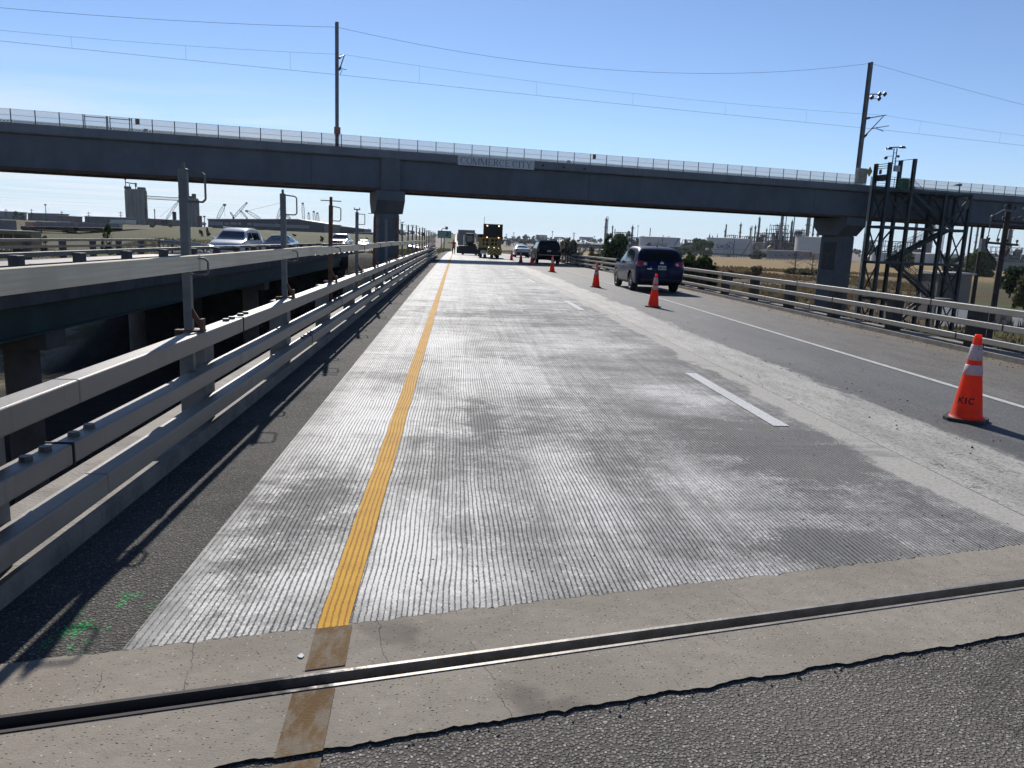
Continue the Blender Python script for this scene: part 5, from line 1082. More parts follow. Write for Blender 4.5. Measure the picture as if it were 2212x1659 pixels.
w1 = front_car('white_suv', 'white sport utility car with headlamps, oncoming on the left bridge, nearest the camera', SUVW, M_WHITEP, (-12.3, 44.8, zr(44)), R(180), wr=.38, tw=.94, kind='suv')
for sg in (-1, 1):
    mb = MB(); mb.tube((sg * .62, -1.5, 1.79), (sg * .62, .3, 1.79), .018, None, 6); mb.build('roof_rail', M_CHROME, w1.root)
w2 = front_car('white_sedan', 'white sedan oncoming on the left bridge, right behind the white sport utility car', SED, M_WHITEP, (-12.5, 56.6, zr(56) - .02), R(180), lit=False)
PICK = [(-2.9, .62, 1.0, 1.12, .90, .92, .88), (-2.85, .50, 1.12, 1.22, .96, .97, .93), (-2.0, .46, 1.14, 1.24, .98, .98, .93), (-.92, .46, 1.15, 1.26, .98, .98, .92), (-.84, .46, 1.15, 1.72, .98, .98, .80), (-.5, .46, 1.15, 1.86, .98, .98, .76), (.2, .46, 1.15, 1.89, .98, .98, .75), (.6, .46, 1.15, 1.78, .98, .98, .77), (1.05, .46, 1.15, 1.40, .98, .97, .84), (1.28, .46, 1.15, 1.25, .98, .97, .90), (2.2, .47, 1.12, 1.21, .98, .96, .90), (2.75, .50, 1.04, 1.14, .96, .95, .90), (2.9, .60, .80, .90, .86, .88, .84)]
w3 = front_car('pickup_truck', 'dark pickup truck with bright headlamps oncoming on the left road, left of the pier', PICK, M_NAVY, (-13.0, 89.5, zr(89)), R(180), wr=.42, wh=(-1.8, 1.85), tw=.965, kind='pickup')
w4 = front_car('silver_car', 'silver car with lit headlamps oncoming, just left of the pier column', SED, M_SILV, (-14.6, 125, zr(125)), R(180))
sd = Car('pale_sedan', 'pale sedan seen from behind, right of the striped attenuator truck', 'car', (7.6, 92, zr(92)), R(0), None, SED, M_SILV, (-1.35, 1.4), .33, .885)
sd.rear('rear_window', M_GLASSL, [(-.66, 1.12), (.66, 1.12), (.52, 1.40), (-.52, 1.40)], .008, (8, 5)); sd.rear('number_plate', M_PLATE, [(-.15, .70), (.15, .70), (.15, .80), (-.15, .80)], .012, (2, 1)); sd.rear('rear_bumper', M_TRIM, [(-.82, .40), (.82, .40), (.80, .64), (-.80, .64)], .01, (8, 3))
for sg in (-1, 1):
    sd.rear('tail_lamp', M_RED, [(sg * .84, .80), (sg * .55, .82), (sg * .55, .94), (sg * .82, .95)], .012, (4, 3)); sd.decal('side_window', M_GLASS, [(sg * 3, -1.2, 1.0), (sg * 3, .9, .97), (sg * 3, .45, 1.34), (sg * 3, -.75, 1.36)], (-sg, 0, 0), .006, (8, 4))
# distant oncoming traffic
FT = [('white', -10.5, 128, 'distant white car oncoming below the timber board, right of the pier'), ('dark', -12.8, 140, 'distant dark car with lit headlamps oncoming right of the pier'), ('white', -9.6, 168, 'distant white car oncoming, third beyond the pier'), ('silver', -10.4, 205, 'distant silver car oncoming beside the green sign'), ('dark', -12.5, 232, 'tiny dark car oncoming on the far left road'), ('white', -10.0, 262, 'tiny white car oncoming on the far left road, second farthest'), ('silver', -12.0, 330, 'tiny silver car on the far left road, farthest of all')]
pr = {}
for k, x, y, lab in FT:
    m = {'white': M_WHITEP, 'dark': M_DGREY, 'silver': M_SILV}[k]
    if k not in pr: pr[k] = front_car('distant_car', lab, SED, m, (x, y, zr(y)), R(180), group='distant oncoming cars').root
    else: o = copy_tree(pr[k]); o.location = (x, y, zr(y)); o['label'] = lab
# distant white lorry going away
def boxthing(name, label, cat, parts, loc, rz=0, group=None):
    r = thing(name, label, cat, loc, rz, group)
    for nm, m, bx in parts:
        mb = MB()
        for b in bx: mb.box(*b)
        mb.build(nm, m, r)
    return r
M_LORRY = mat('white_box_body', (0.55, 0.55, 0.54), 0.5)
boxthing('white_lorry', 'distant white box lorry climbing the far hill', 'lorry', [('cargo_box', M_LORRY, [(-1.3, 1.3, -8, 0, 1.2, 4.1)]), ('cab', M_LORRY, [(-1.2, 1.2, .3, 2.4, .9, 3.3)]), ('bumper', M_TRIM, [(-1.2, 1.2, -8.1, -8.01, .6, 1.1)]), ('rear_door_gap', M_TRIM, [(-.02, .02, -8.02, -8.005, 1.3, 4.0)])] + [('wheel', M_TYRE, [(x, x + .5, y, y + 1, 0, 1)]) for x in (-1.25, .75) for y in (-7.5, -6, .8)], (1.2, 500, zr(500)))

# --- attenuator truck with arrow board
M_YP = mat('hazard_yellow', (0.36, 0.26, 0.04), 0.55, var=0.2, vs=3); M_CHEV = mat('chevron_yellow', (0.60, 0.46, 0.08), .5); M_BOARD = mat('arrow_board_black', (0.012, 0.014, 0.016), 0.7); M_TRK = mat('truck_yellow', (0.30, 0.21, 0.045), 0.5, var=0.25, vs=1.5)
ty = 76.0; tk = thing('attenuator_truck', 'yellow crash attenuator truck with black arrow board and chevron panel', 'truck', (3.25, ty, zr(ty)))
mb = MB(); mb.box(-1.15, 1.15, .9, 5.6, .75, 1.0); mb.box(-.4, .4, 0, 8.0, .55, .8); mb.build('chassis', M_TRIM, tk)
mb = MB(); mb.box(-1.12, -.72, .9, 1.1, 1.0, 2.0); mb.box(.72, 1.12, .9, 1.1, 1.0, 2.0); mb.box(-.72, .72, .9, 1.1, 1.0, 1.2); mb.box(-.72, .72, .9, 1.1, 1.85, 2.0); mb.box(-.12, .12, .88, 1.1, 1.2, 1.85); mb.box(-.72, .72, .9, 1.1, 1.48, 1.58)
for x in (-.45, .45): mb.box(x - .05, x + .05, .885, 1.1, 1.2, 1.85)
mb.box(-1.12, -1.0, 1.1, 5.4, 1.0, 1.5); mb.box(1.0, 1.12, 1.1, 5.4, 1.0, 1.5); mb.build('bed_frame', M_TRK, tk)
mb = MB(); mb.box(-1.1, 1.1, 5.7, 7.6, .8, 2.35); bevel(mb.build('cab', M_TRIM, tk), .1, 2)
mb = MB(); mb.box(-.8, .8, 5.685, 5.697, 1.7, 2.2); mb.build('cab_window', M_GLASS, tk)
mb = MB(); mb.prism([(-.68, 1.72), (1.22, 1.72), (1.22, 3.30), (-.68, 3.30)], lambda a, b, d: Vector((a, d, b)), .95, 1.07); ab = mb.build('arrow_board', M_BOARD, tk)
for x, z in ((-.30, 3.13), (.84, 3.13), (-.30, 2.0), (.84, 2.0)):
    mb = MB(); mb.lathe([(0, -.05), (.04, -.045), (.055, -.02), (.055, 0)], (x, .945, z), 12, 0, 1); mb.build('lamp', M_AMBER, ab)
mb = MB(); mb.tube((0, 1.3, 1.9), (0, 1.3, 2.6), .05, None, 8); mb.tube((.6, 1.3, 1.9), (.6, 1.3, 2.6), .05, None, 8); mb.build('board_mast', M_TRIM, tk)
mb = MB(); mb.tube((-.45, 5.9, 2.3), (-.45, 5.9, 4.1), .02, None, 6); mb.build('aerial', M_TRIM, tk)
mb = MB(); mb.box(-.30, 1.0, -2.2, -.1, .38, 1.0); att = mb.build('attenuator_cushion', M_CHEV, tk)
mb = MB()
for k in range(4):                                # black chevrons pointing up
    zt3 = .62 + .27 * k - .13
    for sg in (-1, 1):
        for i in range(14):
            q0, q1 = i / 14, (i + 1) / 14; zz = [(zt3 - .5 * q0, zt3 - .5 * q0 + .13), (zt3 - .5 * q1, zt3 - .5 * q1 + .13)]
            if zz[0][1] < .385 or zz[1][0] > .995: continue
            cl = lambda v: min(.995, max(.385, v))
            if cl(zz[0][1]) - cl(zz[0][0]) < .01 and cl(zz[1][1]) - cl(zz[1][0]) < .01: continue
            mb.prism([(.35 + sg * .645 * q0, cl(zz[0][0])), (.35 + sg * .645 * q1, cl(zz[1][0])), (.35 + sg * .645 * q1, cl(zz[1][1])), (.35 + sg * .645 * q0, cl(zz[0][1]))], lambda a, b, d: Vector((a, d, b)), -2.225, -2.203)
mb.build('chevron_stripe', M_BOARD, att)
for x in (-.72, 1.0):
    mb = MB(); mb.box(x - .1, x + .1, .5, .8, .62, .78); mb.build('tail_lamp', M_RED, tk)
for x, z in ((-.10, 1.06), (.42, 1.03), (.86, .99)):
    mb = MB(); mb.lathe([(0, -.03), (.025, -.025), (.03, 0)], (x, .86, z), 10, 0, 1); mb.build('work_lamp', M_HEADL, tk)
mb = MB(); mb.box(-.95, -.35, -.4, .6, .42, .72); mb.build('hitch_frame', M_SILV, tk)
for x, y, r in ((-.85, 2.0, .48), (.85, 2.0, .48), (-.85, 6.6, .46), (.85, 6.6, .46), (.12, -1.4, .2), (.62, -1.4, .2), (-.5, -.2, .2)):
    wo = bpy.data.objects.new('wheel', None); COL.objects.link(wo); wo.parent = tk
    mb = MB(); mb.lathe([(r * .55, -.14), (r * .93, -.14), (r, -.08), (r, .08), (r * .93, .14), (r * .55, .14)], (x, y, r), 20, 0, 0); mb.build('tyre', M_TYRE, wo, smooth=True)
    mb = MB(); mb.lathe([(0, -.09), (r * .56, -.11), (r * .56, .11), (0, .09)], (x, y, r), 16, 0, 0); mb.build('rim', M_RIM, wo)

# --- dark road machine with glazed cab, box lorry ahead, and the worker
M_MACH = mat('machine_dark', (0.020, 0.021, 0.023), 0.6, var=0.3, vs=3)
my = 92.0; mc = thing('road_machine', 'dark sweeping machine with a glazed cab and wide low body, left of the attenuator truck', 'road machine', (1.5, my, zr(my)))
mb = MB(); mb.prism([(-1.5, .18), (1.25, .18), (1.3, .35), (1.3, 1.0), (1.0, 1.1), (-1.1, 1.1), (-1.5, .95)], lambda a, b, d: Vector((a, d, b)), 0, 1.1); bevel(mb.build('broom_housing', M_MACH, mc), .06, 2)
mb = MB(); mb.prism([(0, .9), (0, 2.3), (.25, 2.55), (1.2, 2.55), (1.5, 1.6), (1.5, .9)], lambda a, b, d: Vector((d, 1.2 + a, b)), -.42, .52); bevel(mb.build('cab', M_MACH, mc), .07, 2)
mb = MB(); mb.box(-.30, .42, 1.18, 1.196, 1.55, 2.28); mb.build('cab_window', M_GLASSL, mc)
mb = MB(); mb.tube((-.62, 1.6, 1.0), (-.62, 1.6, 2.3), .08, None, 8); mb.build('exhaust_stack', M_CHROME, mc)
mb = MB(); mb.box(.75, .95, 1.5, 1.8, 1.45, 2.1); mb.build('side_lamp', M_CLEAR, mc)
mb = MB(); mb.box(-.7, .8, 2.4, 4.2, .5, 1.35); bevel(mb.build('engine_cover', M_MACH, mc), .08, 2)
for x in (-.75, .85):
    for y in (1.9, 3.7):
        mb = MB(); mb.lathe([(.2, -.15), (.38, -.15), (.42, -.08), (.42, .08), (.38, .15), (.2, .15)], (x, y, .42), 18, 0, 0); mb.build('wheel', M_TYRE, mc, smooth=True)
M_GBOX = mat('grey_box_body', (0.20, 0.19, 0.19), 0.6)
boxthing('grey_lorry', 'grey box lorry standing ahead of the dark sweeping machine', 'lorry', [('cargo_box', M_GBOX, [(-1.2, 1.2, 0, 6, 1.1, 3.3)]), ('cab', M_TRIM, [(-1.1, 1.1, 6.2, 8, .7, 2.8)]), ('bumper', M_TRIM, [(-1.15, 1.15, -.05, .2, .55, .85)])] + [('wheel', M_TYRE, [(x, x + .4, y, y + .95, 0, .95)]) for x in (-1.15, .75) for y in (1, 6.5)], (1.35, 112, zr(112)))
def person(label, loc, rz, shirt, trousers, arm=True):
    root = thing('person', label, 'person', loc, rz)
    V, E_, RD = [], [], []
    def j(p, r, par=None):
        V.append(p); RD.append(r)
        if par is not None: E_.append((par, len(V) - 1))
        return len(V) - 1
    pel = j((0, 0, .95), .16); ch = j((0, 0, 1.22), .17, pel); sh = j((0, 0, 1.42), .15, ch); nk = j((0, 0, 1.51), .06, sh); hd = j((0, .01, 1.62), .10, nk); j((0, .01, 1.72), .085, hd)
    for sg in (-1, 1):
        hp = j((sg * .10, 0, .88), .11, pel); kn = j((sg * .12, .02, .50), .08, hp); an = j((sg * .13, -.02, .09), .055, kn); j((sg * .14, .13, .04), .045, an)
        sl_ = j((sg * .20, 0, 1.40), .075, sh)
        if sg < 0 and arm: el = j((-.44, .04, 1.30), .05, sl_); wr_ = j((-.64, .06, 1.42), .038, el); j((-.73, .06, 1.47), .04, wr_)
        else: el = j((sg * .27, -.02, 1.14), .05, sl_); wr_ = j((sg * .26, .10, .93), .038, el); j((sg * .25, .14, .85), .04, wr_)
    me = bpy.data.meshes.new('body'); me.from_pydata(V, E_, []); o = bpy.data.objects.new('body', me); COL.objects.link(o); o.parent = root
    sk = o.modifiers.new('skin', 'SKIN'); o.modifiers.new('sub', 'SUBSURF').levels = 1; o.modifiers['sub'].render_levels = 1
    for i, v in enumerate(me.skin_vertices[0].data): v.radius = (RD[i], RD[i] * (.72 if i in (0, 1, 2) else 1)); v.use_root = i == 0
    dg = bpy.context.evaluated_depsgraph_get(); m2_ = bpy.data.meshes.new_from_object(o.evaluated_get(dg)); o.modifiers.clear(); o.data = m2_
    m2_.materials.clear()
    for m in (shirt, trousers, M_SKIN, M_TRIM): m2_.materials.append(m)
    for p in m2_.polygons:
        c = p.center; p.material_index = 3 if c.z < .1 else 1 if c.z < .93 and abs(c.x) < .23 else 2 if c.z > 1.5 or c.x < -.62 or (abs(c.x) > .2 and c.z < .93) else 0
        p.use_smooth = True
    mb = MB(); mb.lathe([(.16, 1.69), (.155, 1.70), (.115, 1.705), (.11, 1.76), (.08, 1.81), (0, 1.825)], (0, .01, 0), 16); mb.build('hard_hat', M_LORRY, root, smooth=True)
    return root
M_SKIN = mat('skin', (0.35, 0.19, 0.12), 0.6); M_ORSH = mat('orange_shirt', (0.50, 0.07, 0.03), 0.8); M_TROU = mat('dark_trousers', (0.015, 0.017, 0.024), 0.85)
person('road worker in an orange shirt with left arm held out, standing beside the sweeping machine', (-.35, 97, zr(97)), 0, M_ORSH, M_TROU)

# litter on the pavement
M_STICK = mat('weathered_stick', (0.36, 0.30, 0.22), 0.85); M_SCRAP = mat('white_scrap', (0.62, 0.62, 0.64), 0.8)
for px_, py_, L, a, lab in ((1940, 704, .42, 20, 'pale wooden stick lying by the right kerb in front of the stair tower'), (1779, 672, .32, 12, 'short pale stick by the right kerb, left of the other stick'), (1815, 677, .26, 8, 'shortest pale stick by the right kerb, between two others')):
    dx, dy = px_ - CX, py_ - CY; r = ray(px_, py_); k = -H / r.z; p = r * k; mb = MB(); c_, s_ = math.cos(R(a)), math.sin(R(a)); mb.beam((-L / 2 * c_, -L / 2 * s_, .016), (L / 2 * c_, L / 2 * s_, .022), .035, .025); o = mb.build('wooden_stick', M_STICK); o.location = (p.x, p.y, zr(p.y) - .002); tag(o, lab, 'stick')
r = ray(650, 1418); k = -H / r.z; p = r * k; mb = MB(); pts = [(.012 * math.cos(a) * q, .017 * math.sin(a) * q) for a, q in ((0, 1.1), (.9, .8), (1.7, 1.2), (2.6, .8), (3.4, 1.1), (4.4, .9), (5.3, 1.2))]
mb.prism(pts, lambda a, b, d: Vector((a, b, d)), 0.001, .004); o = mb.build('paper_scrap', M_SCRAP); o.location = (p.x, p.y, .001); tag(o, 'tiny white scrap on the concrete strip left of the faded yellow line', 'litter')
# ------------------------------------------------------------------ trees and bushes
def leafmat(name, dark, lite):
    t = NT(name); f = t.noise(sc=0.9, det=4, ro=0.7); g = t.noise(sc=6.0, det=2)
    c = t.mix(t.rng(f, 0.35, 0.65), dark, lite); c = t.mix(t.rng(g, 0.4, 0.7, 0, 0.4), c, mul(lite, 1.5))
    t.done(c, 0.75, None, 0, 0.2)
    tl = t.n('ShaderNodeBsdfTranslucent'); t.put(tl.inputs[0], c); mx = t.n('ShaderNodeMixShader'); mx.inputs[0].default_value = .28
    t.t.links.new(t.b.outputs[0], mx.inputs[1]); t.t.links.new(tl.outputs[0], mx.inputs[2]); t.t.links.new(mx.outputs[0], t.o.inputs[0]); return t.m
ML_A = leafmat('foliage_dark', (0.016, 0.030, 0.010), (0.045, 0.075, 0.022)); ML_B = leafmat('foliage_green', (0.025, 0.050, 0.012), (0.075, 0.120, 0.030)); ML_C = leafmat('foliage_olive', (0.045, 0.048, 0.020), (0.110, 0.105, 0.045)); ML_D = leafmat('foliage_grey', (0.070, 0.068, 0.050), (0.150, 0.140, 0.105))
M_BARK = mat('bark', (0.05, 0.036, 0.026), 0.9, var=0.4, vs=4); M_DRY = leafmat('dry_weeds', (0.07, 0.045, 0.022), (0.17, 0.12, 0.06))
def crown_mesh(mb, c, w, h, n, leaf, rnd, d=None, squash=1.0):
    d = d or w; lobes = []
    for i in range(max(5, int(n / 130))):
        a = rnd.uniform(0, 6.283); rr = rnd.random() ** .5 * .74; zz = rnd.uniform(-.66, .74)
        k = math.sqrt(max(.12, 1 - zz * zz)); lobes.append((Vector((math.cos(a) * rr * k * w / 2, math.sin(a) * rr * k * d / 2, zz * h / 2)), rnd.uniform(.20, .44) * (1 - .2 * abs(zz))))
    for i in range(n):
        lc, lr = lobes[rnd.randrange(len(lobes))]
        v = Vector((rnd.gauss(0, 1), rnd.gauss(0, 1), rnd.gauss(0, 1))).normalized() * (rnd.uniform(.55, 1.06) * lr)
        p = c + lc + Vector((v.x * w / 2, v.y * d / 2, v.z * h / 2 * 1.1)); s = leaf * rnd.uniform(.55, 1.5)
        q = Vector((rnd.gauss(0, 1), rnd.gauss(0, 1), rnd.gauss(0, .7))).normalized(); a = q.orthogonal().normalized(); b = q.cross(a)
        th = rnd.uniform(0, 6.28); a, b = a * math.cos(th) + b * math.sin(th), b * math.cos(th) - a * math.sin(th)
        mb.add([p - a * s, p - b * s * .55, p + a * s, p + b * s * .6], [(0, 1, 2, 3)])
def tree(name, label, x, y, w, h, m, n=900, leaf=None, trunk=.28, group=None, seed=None, d=None, zb=None):
    rnd = random.Random(seed if seed is not None else int(x * 7 + y * 13)); z = hgt(x, y) if zb is None else zb
    root = thing(name, label, 'tree' if trunk > .12 else 'bush', (x, y, z), group=group)
    mb = MB(); crown_mesh(mb, Vector((0, 0, h * (trunk + (1 - trunk) / 2) if trunk > .12 else h * .42)), w, h * (1 - trunk) * 1.02 if trunk > .12 else h * 1.16, int(n * 1.15), leaf or w * .058, rnd, d)
    for p in mb.v: p.z = max(p.z, -.1 if trunk < .13 else h * trunk * .6) if trunk > .12 else (p.z if p.z > .02 * h else abs(p.z) * .6)
    mb.build('crown', m, root)
    mb = MB(); r = max(.05, w * .035); mb.tube((0, 0, -.3), (w * .02, 0, h * max(.25, trunk)), r, r * .75, 7)
    for i in range(5):
        a = rnd.uniform(0, 6.28); mb.tube((w * .02, 0, h * max(.2, trunk) * .9), (math.cos(a) * w * .25, math.sin(a) * w * .25, h * rnd.uniform(.5, .8)), r * .6, r * .2, 5)
    mb.build('trunk', M_BARK, root); return root
def ptree(name, label, x0, x1, ytop, Y, m, n=900, trunk=.28, group=None, leaf=None, seed=None):
    a, b = at(x0, ytop, Y), at(x1, ytop, Y); x = (a.x + b.x) / 2; z = hgt(x, Y)
    return tree(name, label, x, Y, b.x - a.x, (a.z + b.z) / 2 - z, m, n, leaf, trunk, group, seed)
G1 = 'bushes and trees in the field right of the road'
ptree('broad_tree', 'broad dark green tree left of the blue car, behind the right railing', 1298, 1372, 506, 150, ML_A, 3600, .10, G1)
ptree('broad_tree', 'bright green tree in front of the gap between two white tanks, above the field', 1489, 1543, 516, 700, ML_B, 1700, .08, G1)
ptree('dense_bush', 'dark bush just right of the blue car behind the railing', 1450, 1512, 551, 92, ML_A, 5200, .08, G1, leaf=.26)
ptree('dense_bush', 'ragged dark bush right of the blue car, right one of a pair', 1496, 1553, 553, 100, ML_A, 5200, .08, G1, leaf=.28)
ptree('dense_bush', 'small green bush at the field edge, left of the bright green tree', 1454, 1490, 533, 690, ML_B, 800, .05, G1)
ptree('dense_bush', 'round dark bush in front of the long low refinery building', 1618, 1658, 537, 640, ML_A, 1200, .06, G1)
ptree('dense_bush', 'green bush touching the left edge of the right pier', 1797, 1818, 541, 600, ML_B, 800, .06, G1)
ptree('conifer_tree', 'small dark conifer in front of the left white tank', 1393, 1414, 522, 800, ML_A, 700, .05, G1)
ptree('dense_bush', 'low green bush beside the broad dark tree, left of it', 1258, 1300, 534, 165, ML_C, 1100, .05, G1)
ptree('dense_bush', 'grey brown thicket right of the black car beyond the rails', 1196, 1262, 517, 150, ML_D, 2200, .05, G1)
ptree('broad_tree', 'broad green tree seen through the right part of the stair tower', 2078, 2156, 541, 330, ML_B, 2600, .08, G1)
ptree('dense_bush', 'green bush seen through the middle of the stair tower', 1922, 1984, 541, 470, ML_B, 1600, .08, G1)
ptree('broad_tree', 'dark tree at the right picture edge beyond the nearest utility pole', 2158, 2222, 578, 150, ML_A, 2600, .15, G1)
ptree('dense_bush', 'pale green bush at the far right edge behind the railing', 2196, 2250, 590, 110, ML_C, 1500, .1, G1)
ptree('dense_bush', 'green bush by the foot of the stair tower right columns', 2030, 2078, 556, 420, ML_A, 1200, .08, G1)
ptree('scrub_bush', 'brown scrub in front of the field, left of the two dead trees', 1562, 1606, 574, 180, M_DRY, 700, .02, 'brown scrub clumps in the field'); ptree('scrub_bush', 'brown scrub clump midway along the field below the low building', 1604, 1650, 576, 190, M_DRY, 700, .02, 'brown scrub clumps in the field')
ptree('scrub_bush', 'dark scrub under the two dead trees', 1690, 1790, 584, 260, ML_C, 1200, .02, 'brown scrub clumps in the field')
G2 = 'bushes on the grassy hill left of the road'
for x0, x1, yt, Y, m, lab in ((211, 252, 484, 92, ML_A, 'dark bushy tree behind the far left railing, left of the silos'), (322, 337, 482, 300, ML_A, 'small round bush on the hill below the tall silo'), (360, 374, 485, 320, ML_A, 'small bush on the hill right of the tall silo'), (428, 440, 489, 150, ML_A, 'narrow bush left of the white oncoming sport utility car'), (441, 456, 491, 150, ML_A, 'wider bush touching the left of the white oncoming sport utility car'),
                             (783 - 2, 797, 512, 200, ML_A, 'bush on the hill just left of the pier column'), (627, 640, 505, 200, ML_A, 'small bush on the hill right of the white sedan'), (690, 704, 510, 170, ML_A, 'small dark bush on the hill left of the dark pickup'), (80, 110, 503, 110, ML_C, 'low olive bush by the far left railing below the red lorry')):
    ptree('hill_bush', lab, x0, x1, yt, Y, m, 600, .06, G2)
def dead_tree(label, px, pyb, pyt, Y, w):
    p = at(px, pyt, Y); z = hgt(p.x, Y); h = p.z - z; root = thing('dead_tree', label, 'tree', (p.x, Y, z), group='dead trees in the field'); rnd = random.Random(px)
    mb = MB(); mb.tube((0, 0, -.2), (.1, 0, h), .22, .05, 7); mb.build('trunk', M_BARK, root); mb = MB()
    for i in range(34):
        q = rnd.uniform(.25, .95); a = rnd.uniform(0, 6.28); L = w * rnd.uniform(.25, .55) * (1.15 - q); s = Vector((0, 0, h * q)); e = s + Vector((math.cos(a) * L, math.sin(a) * L, L * rnd.uniform(-.1, .6))); mb.tube(s, e, .05, .02, 4)
        for k in range(4): f = s.lerp(e, rnd.uniform(.4, 1)); mb.tube(f, f + Vector((rnd.gauss(0, .5), rnd.gauss(0, .5), rnd.uniform(-.1, .7))), .025, .01, 3)
    mb.build('branches', M_BARK, root)
dead_tree('taller dead bare tree in the field left of the right pier', 1721, 590, 542, 250, 9); dead_tree('shorter dead bare tree in the field nearest the right pier', 1757, 588, 550, 255, 8)

# tall dry grass and weeds near the right bridge (uncountable)
rnd = random.Random(4); mb = MB()
for i in range(15000):
    x = 10.8 + 60 * rnd.random() ** 1.5; y = 12 + 120 * rnd.random() ** 1.2
    if noise.noise(Vector((x * .12, y * .09, 2))) < -.25: continue
    z = hgt(x, y); h = rnd.uniform(.25, .95) * (1 + .6 * noise.noise(Vector((x * .3, y * .3, 5)))); a = rnd.uniform(0, 6.28); w_ = .05 + .0011 * y; lx, ly = rnd.gauss(0, .22) * h, rnd.gauss(0, .22) * h
    mb.add([(x - math.cos(a) * w_, y - math.sin(a) * w_, z - .03), (x + math.cos(a) * w_, y + math.sin(a) * w_, z - .03), (x + lx, y + ly, z + h)], [(0, 1, 2)])
for i in range(16000):
    y = 118 + 190 * rnd.random(); x = y * rnd.uniform(.2, .62); z = hgt(x, y)
    if noise.noise(Vector((x * .04, y * .025, 2))) < -.1: continue
    h = rnd.uniform(.3, 1.1); w_ = .12 + .0012 * y
    mb.add([(x - w_, y, z - .03), (x + w_, y, z - .03), (x + rnd.gauss(0, .3), y + rnd.gauss(0, .3), z + h)], [(0, 1, 2)])
o = mb.build('tall_grass', leafmat('tall_dry_grass', (0.060, 0.043, 0.022), (0.150, 0.110, 0.058)), smooth=False); tag(o, 'tall dry brown grass and weeds below the right bridge railing', 'grass', kind='stuff')
mb = MB()
for i in range(9000):
    x = rnd.uniform(-75, -9); y = 52 + 70 * rnd.random() ** 1.3
    if x > -20 and y < 84: continue
    if -18.8 < x < -7.6: continue
    z = hgt(x, y); h = rnd.uniform(.1, .35); a = rnd.uniform(0, 6.28); w_ = .04 + .0006 * y
    mb.add([(x - math.cos(a) * w_, y - math.sin(a) * w_, z - .03), (x + math.cos(a) * w_, y + math.sin(a) * w_, z - .03), (x + rnd.gauss(0, .2) * h, y + rnd.gauss(0, .2) * h, z + h)], [(0, 1, 2)])
for i in range(3500):                              # median beyond the bridges
    y = 86 + 260 * rnd.random() ** 1.4; x = rnd.uniform(-8.2 - 1.6 * (1 - sst(80, 200, y)), -2.6); z = hgt(x, y); h = rnd.uniform(.15, .55); a = rnd.uniform(0, 6.28); w_ = .06 + .001 * y
    mb.add([(x - math.cos(a) * w_, y - math.sin(a) * w_, z - .03), (x + math.cos(a) * w_, y + math.sin(a) * w_, z - .03), (x + rnd.gauss(0, .2) * h, y + rnd.gauss(0, .2) * h, z + h)], [(0, 1, 2)])
o = mb.build('hill_grass', leafmat('hill_grass_blades', (0.075, 0.070, 0.028), (0.125, 0.110, 0.048))); tag(o, 'green brown grass on the hill and median left of the road', 'grass', kind='stuff')

# ------------------------------------------------------------------ refinery
M_TANK = mat('tank_white', (0.52, 0.50, 0.48), 0.65, var=0.08, vs=.08); M_COLN = mat('column_grey', (0.17, 0.15, 0.14), 0.6, var=0.2, vs=.15); M_COLD = mat('column_dark', (0.055, 0.05, 0.048), 0.7, var=0.3, vs=.2); M_STRU = mat('process_steel', (0.032, 0.034, 0.034), 0.8, var=0.4, vs=.3); M_PIPE = mat('pipe_pale', (0.30, 0.285, 0.265), 0.6, var=.2, vs=.2)
M_BLUEL = mat('blue_lettering', (0.05, 0.09, 0.24), 0.7)
def c7(x, y): return 1289.2 + .2604 * x, 455.4 + .2604 * y
def tank(label, x0, x1, ytop, Y, name='storage_tank'):
    a, b = at(x0, ytop, Y), at(x1, ytop, Y); x = (a.x + b.x) / 2; r = (b.x - a.x) / 2; z = hgt(x, Y); h = a.z * .5 + b.z * .5 - z
    root = thing(name, label, 'tank', (x, Y + r, z - .5), group='white storage tanks of the refinery')
    mb = MB(); mb.lathe([(r, 0), (r, h + .5), (r - .4, h + .5), (r * .5, h + 1.1), (0, h + 1.4)], n=56); o = mb.build('shell', M_TANK, root)
    mb = MB(); mb.lathe([(r + .02, h), (r + .35, h), (r + .35, h + .35), (r + .02, h + .35)], n=56); mb.build('wind_girder', M_TANK, root)
    mb = MB(); t0 = -1.35; N = 16
    for i in range(N):
        q0, q1 = i / N, (i + 1) / N; A = R(-80 + 38 * q0); B = R(-80 + 38 * q1); mb.beam((math.cos(A) * (r + .5), math.sin(A) * (r + .5), h * q0), (math.cos(B) * (r + .5), math.sin(B) * (r + .5), h * q1), .9, .25); 
    mb.build('spiral_stair', M_COLN, root)
    mb = MB(); aa = R(-97); mb.beam((math.cos(aa) * (r + .2), math.sin(aa) * (r + .2), 0), (math.cos(aa) * (r + .2), math.sin(aa) * (r + .2), h), .5, .5); mb.build('standpipe', M_STRU, root)
    mb = MB(); mb.tube((0, -r * .6, h + .8), (0, -r * .6, h + 2.4), .5, .5, 8); mb.tube((r * .3, -r * .5, h + .8), (r * .3, -r * .5, h + 1.9), .6, .6, 8); mb.build('roof_vent', M_COLN, root)
    return root, r, h
tank('white storage tank directly above the blue car, leftmost of the big tanks', *[c7(398, 0)[0], c7(737, 0)[0]], c7(0, 219)[1], 800)
T2, r2, h2 = tank('wide white storage tank with blue lettering on its side', c7(980, 0)[0], c7(1352, 0)[0], c7(0, 229)[1], 800)
tank('white storage tank just left of the right pier', c7(1750, 0)[0], c7(2130, 0)[0], c7(0, 223)[1], 760)
tank('white storage tank behind the left columns of the stair tower', 1901, 1960, 547, 860); tank('big white storage tank seen through the middle of the stair tower', 1984, 2101, 549.5, 700); tank('low white storage tank between the stair tower and the nearest utility pole', 2103, 2190, 556, 730)
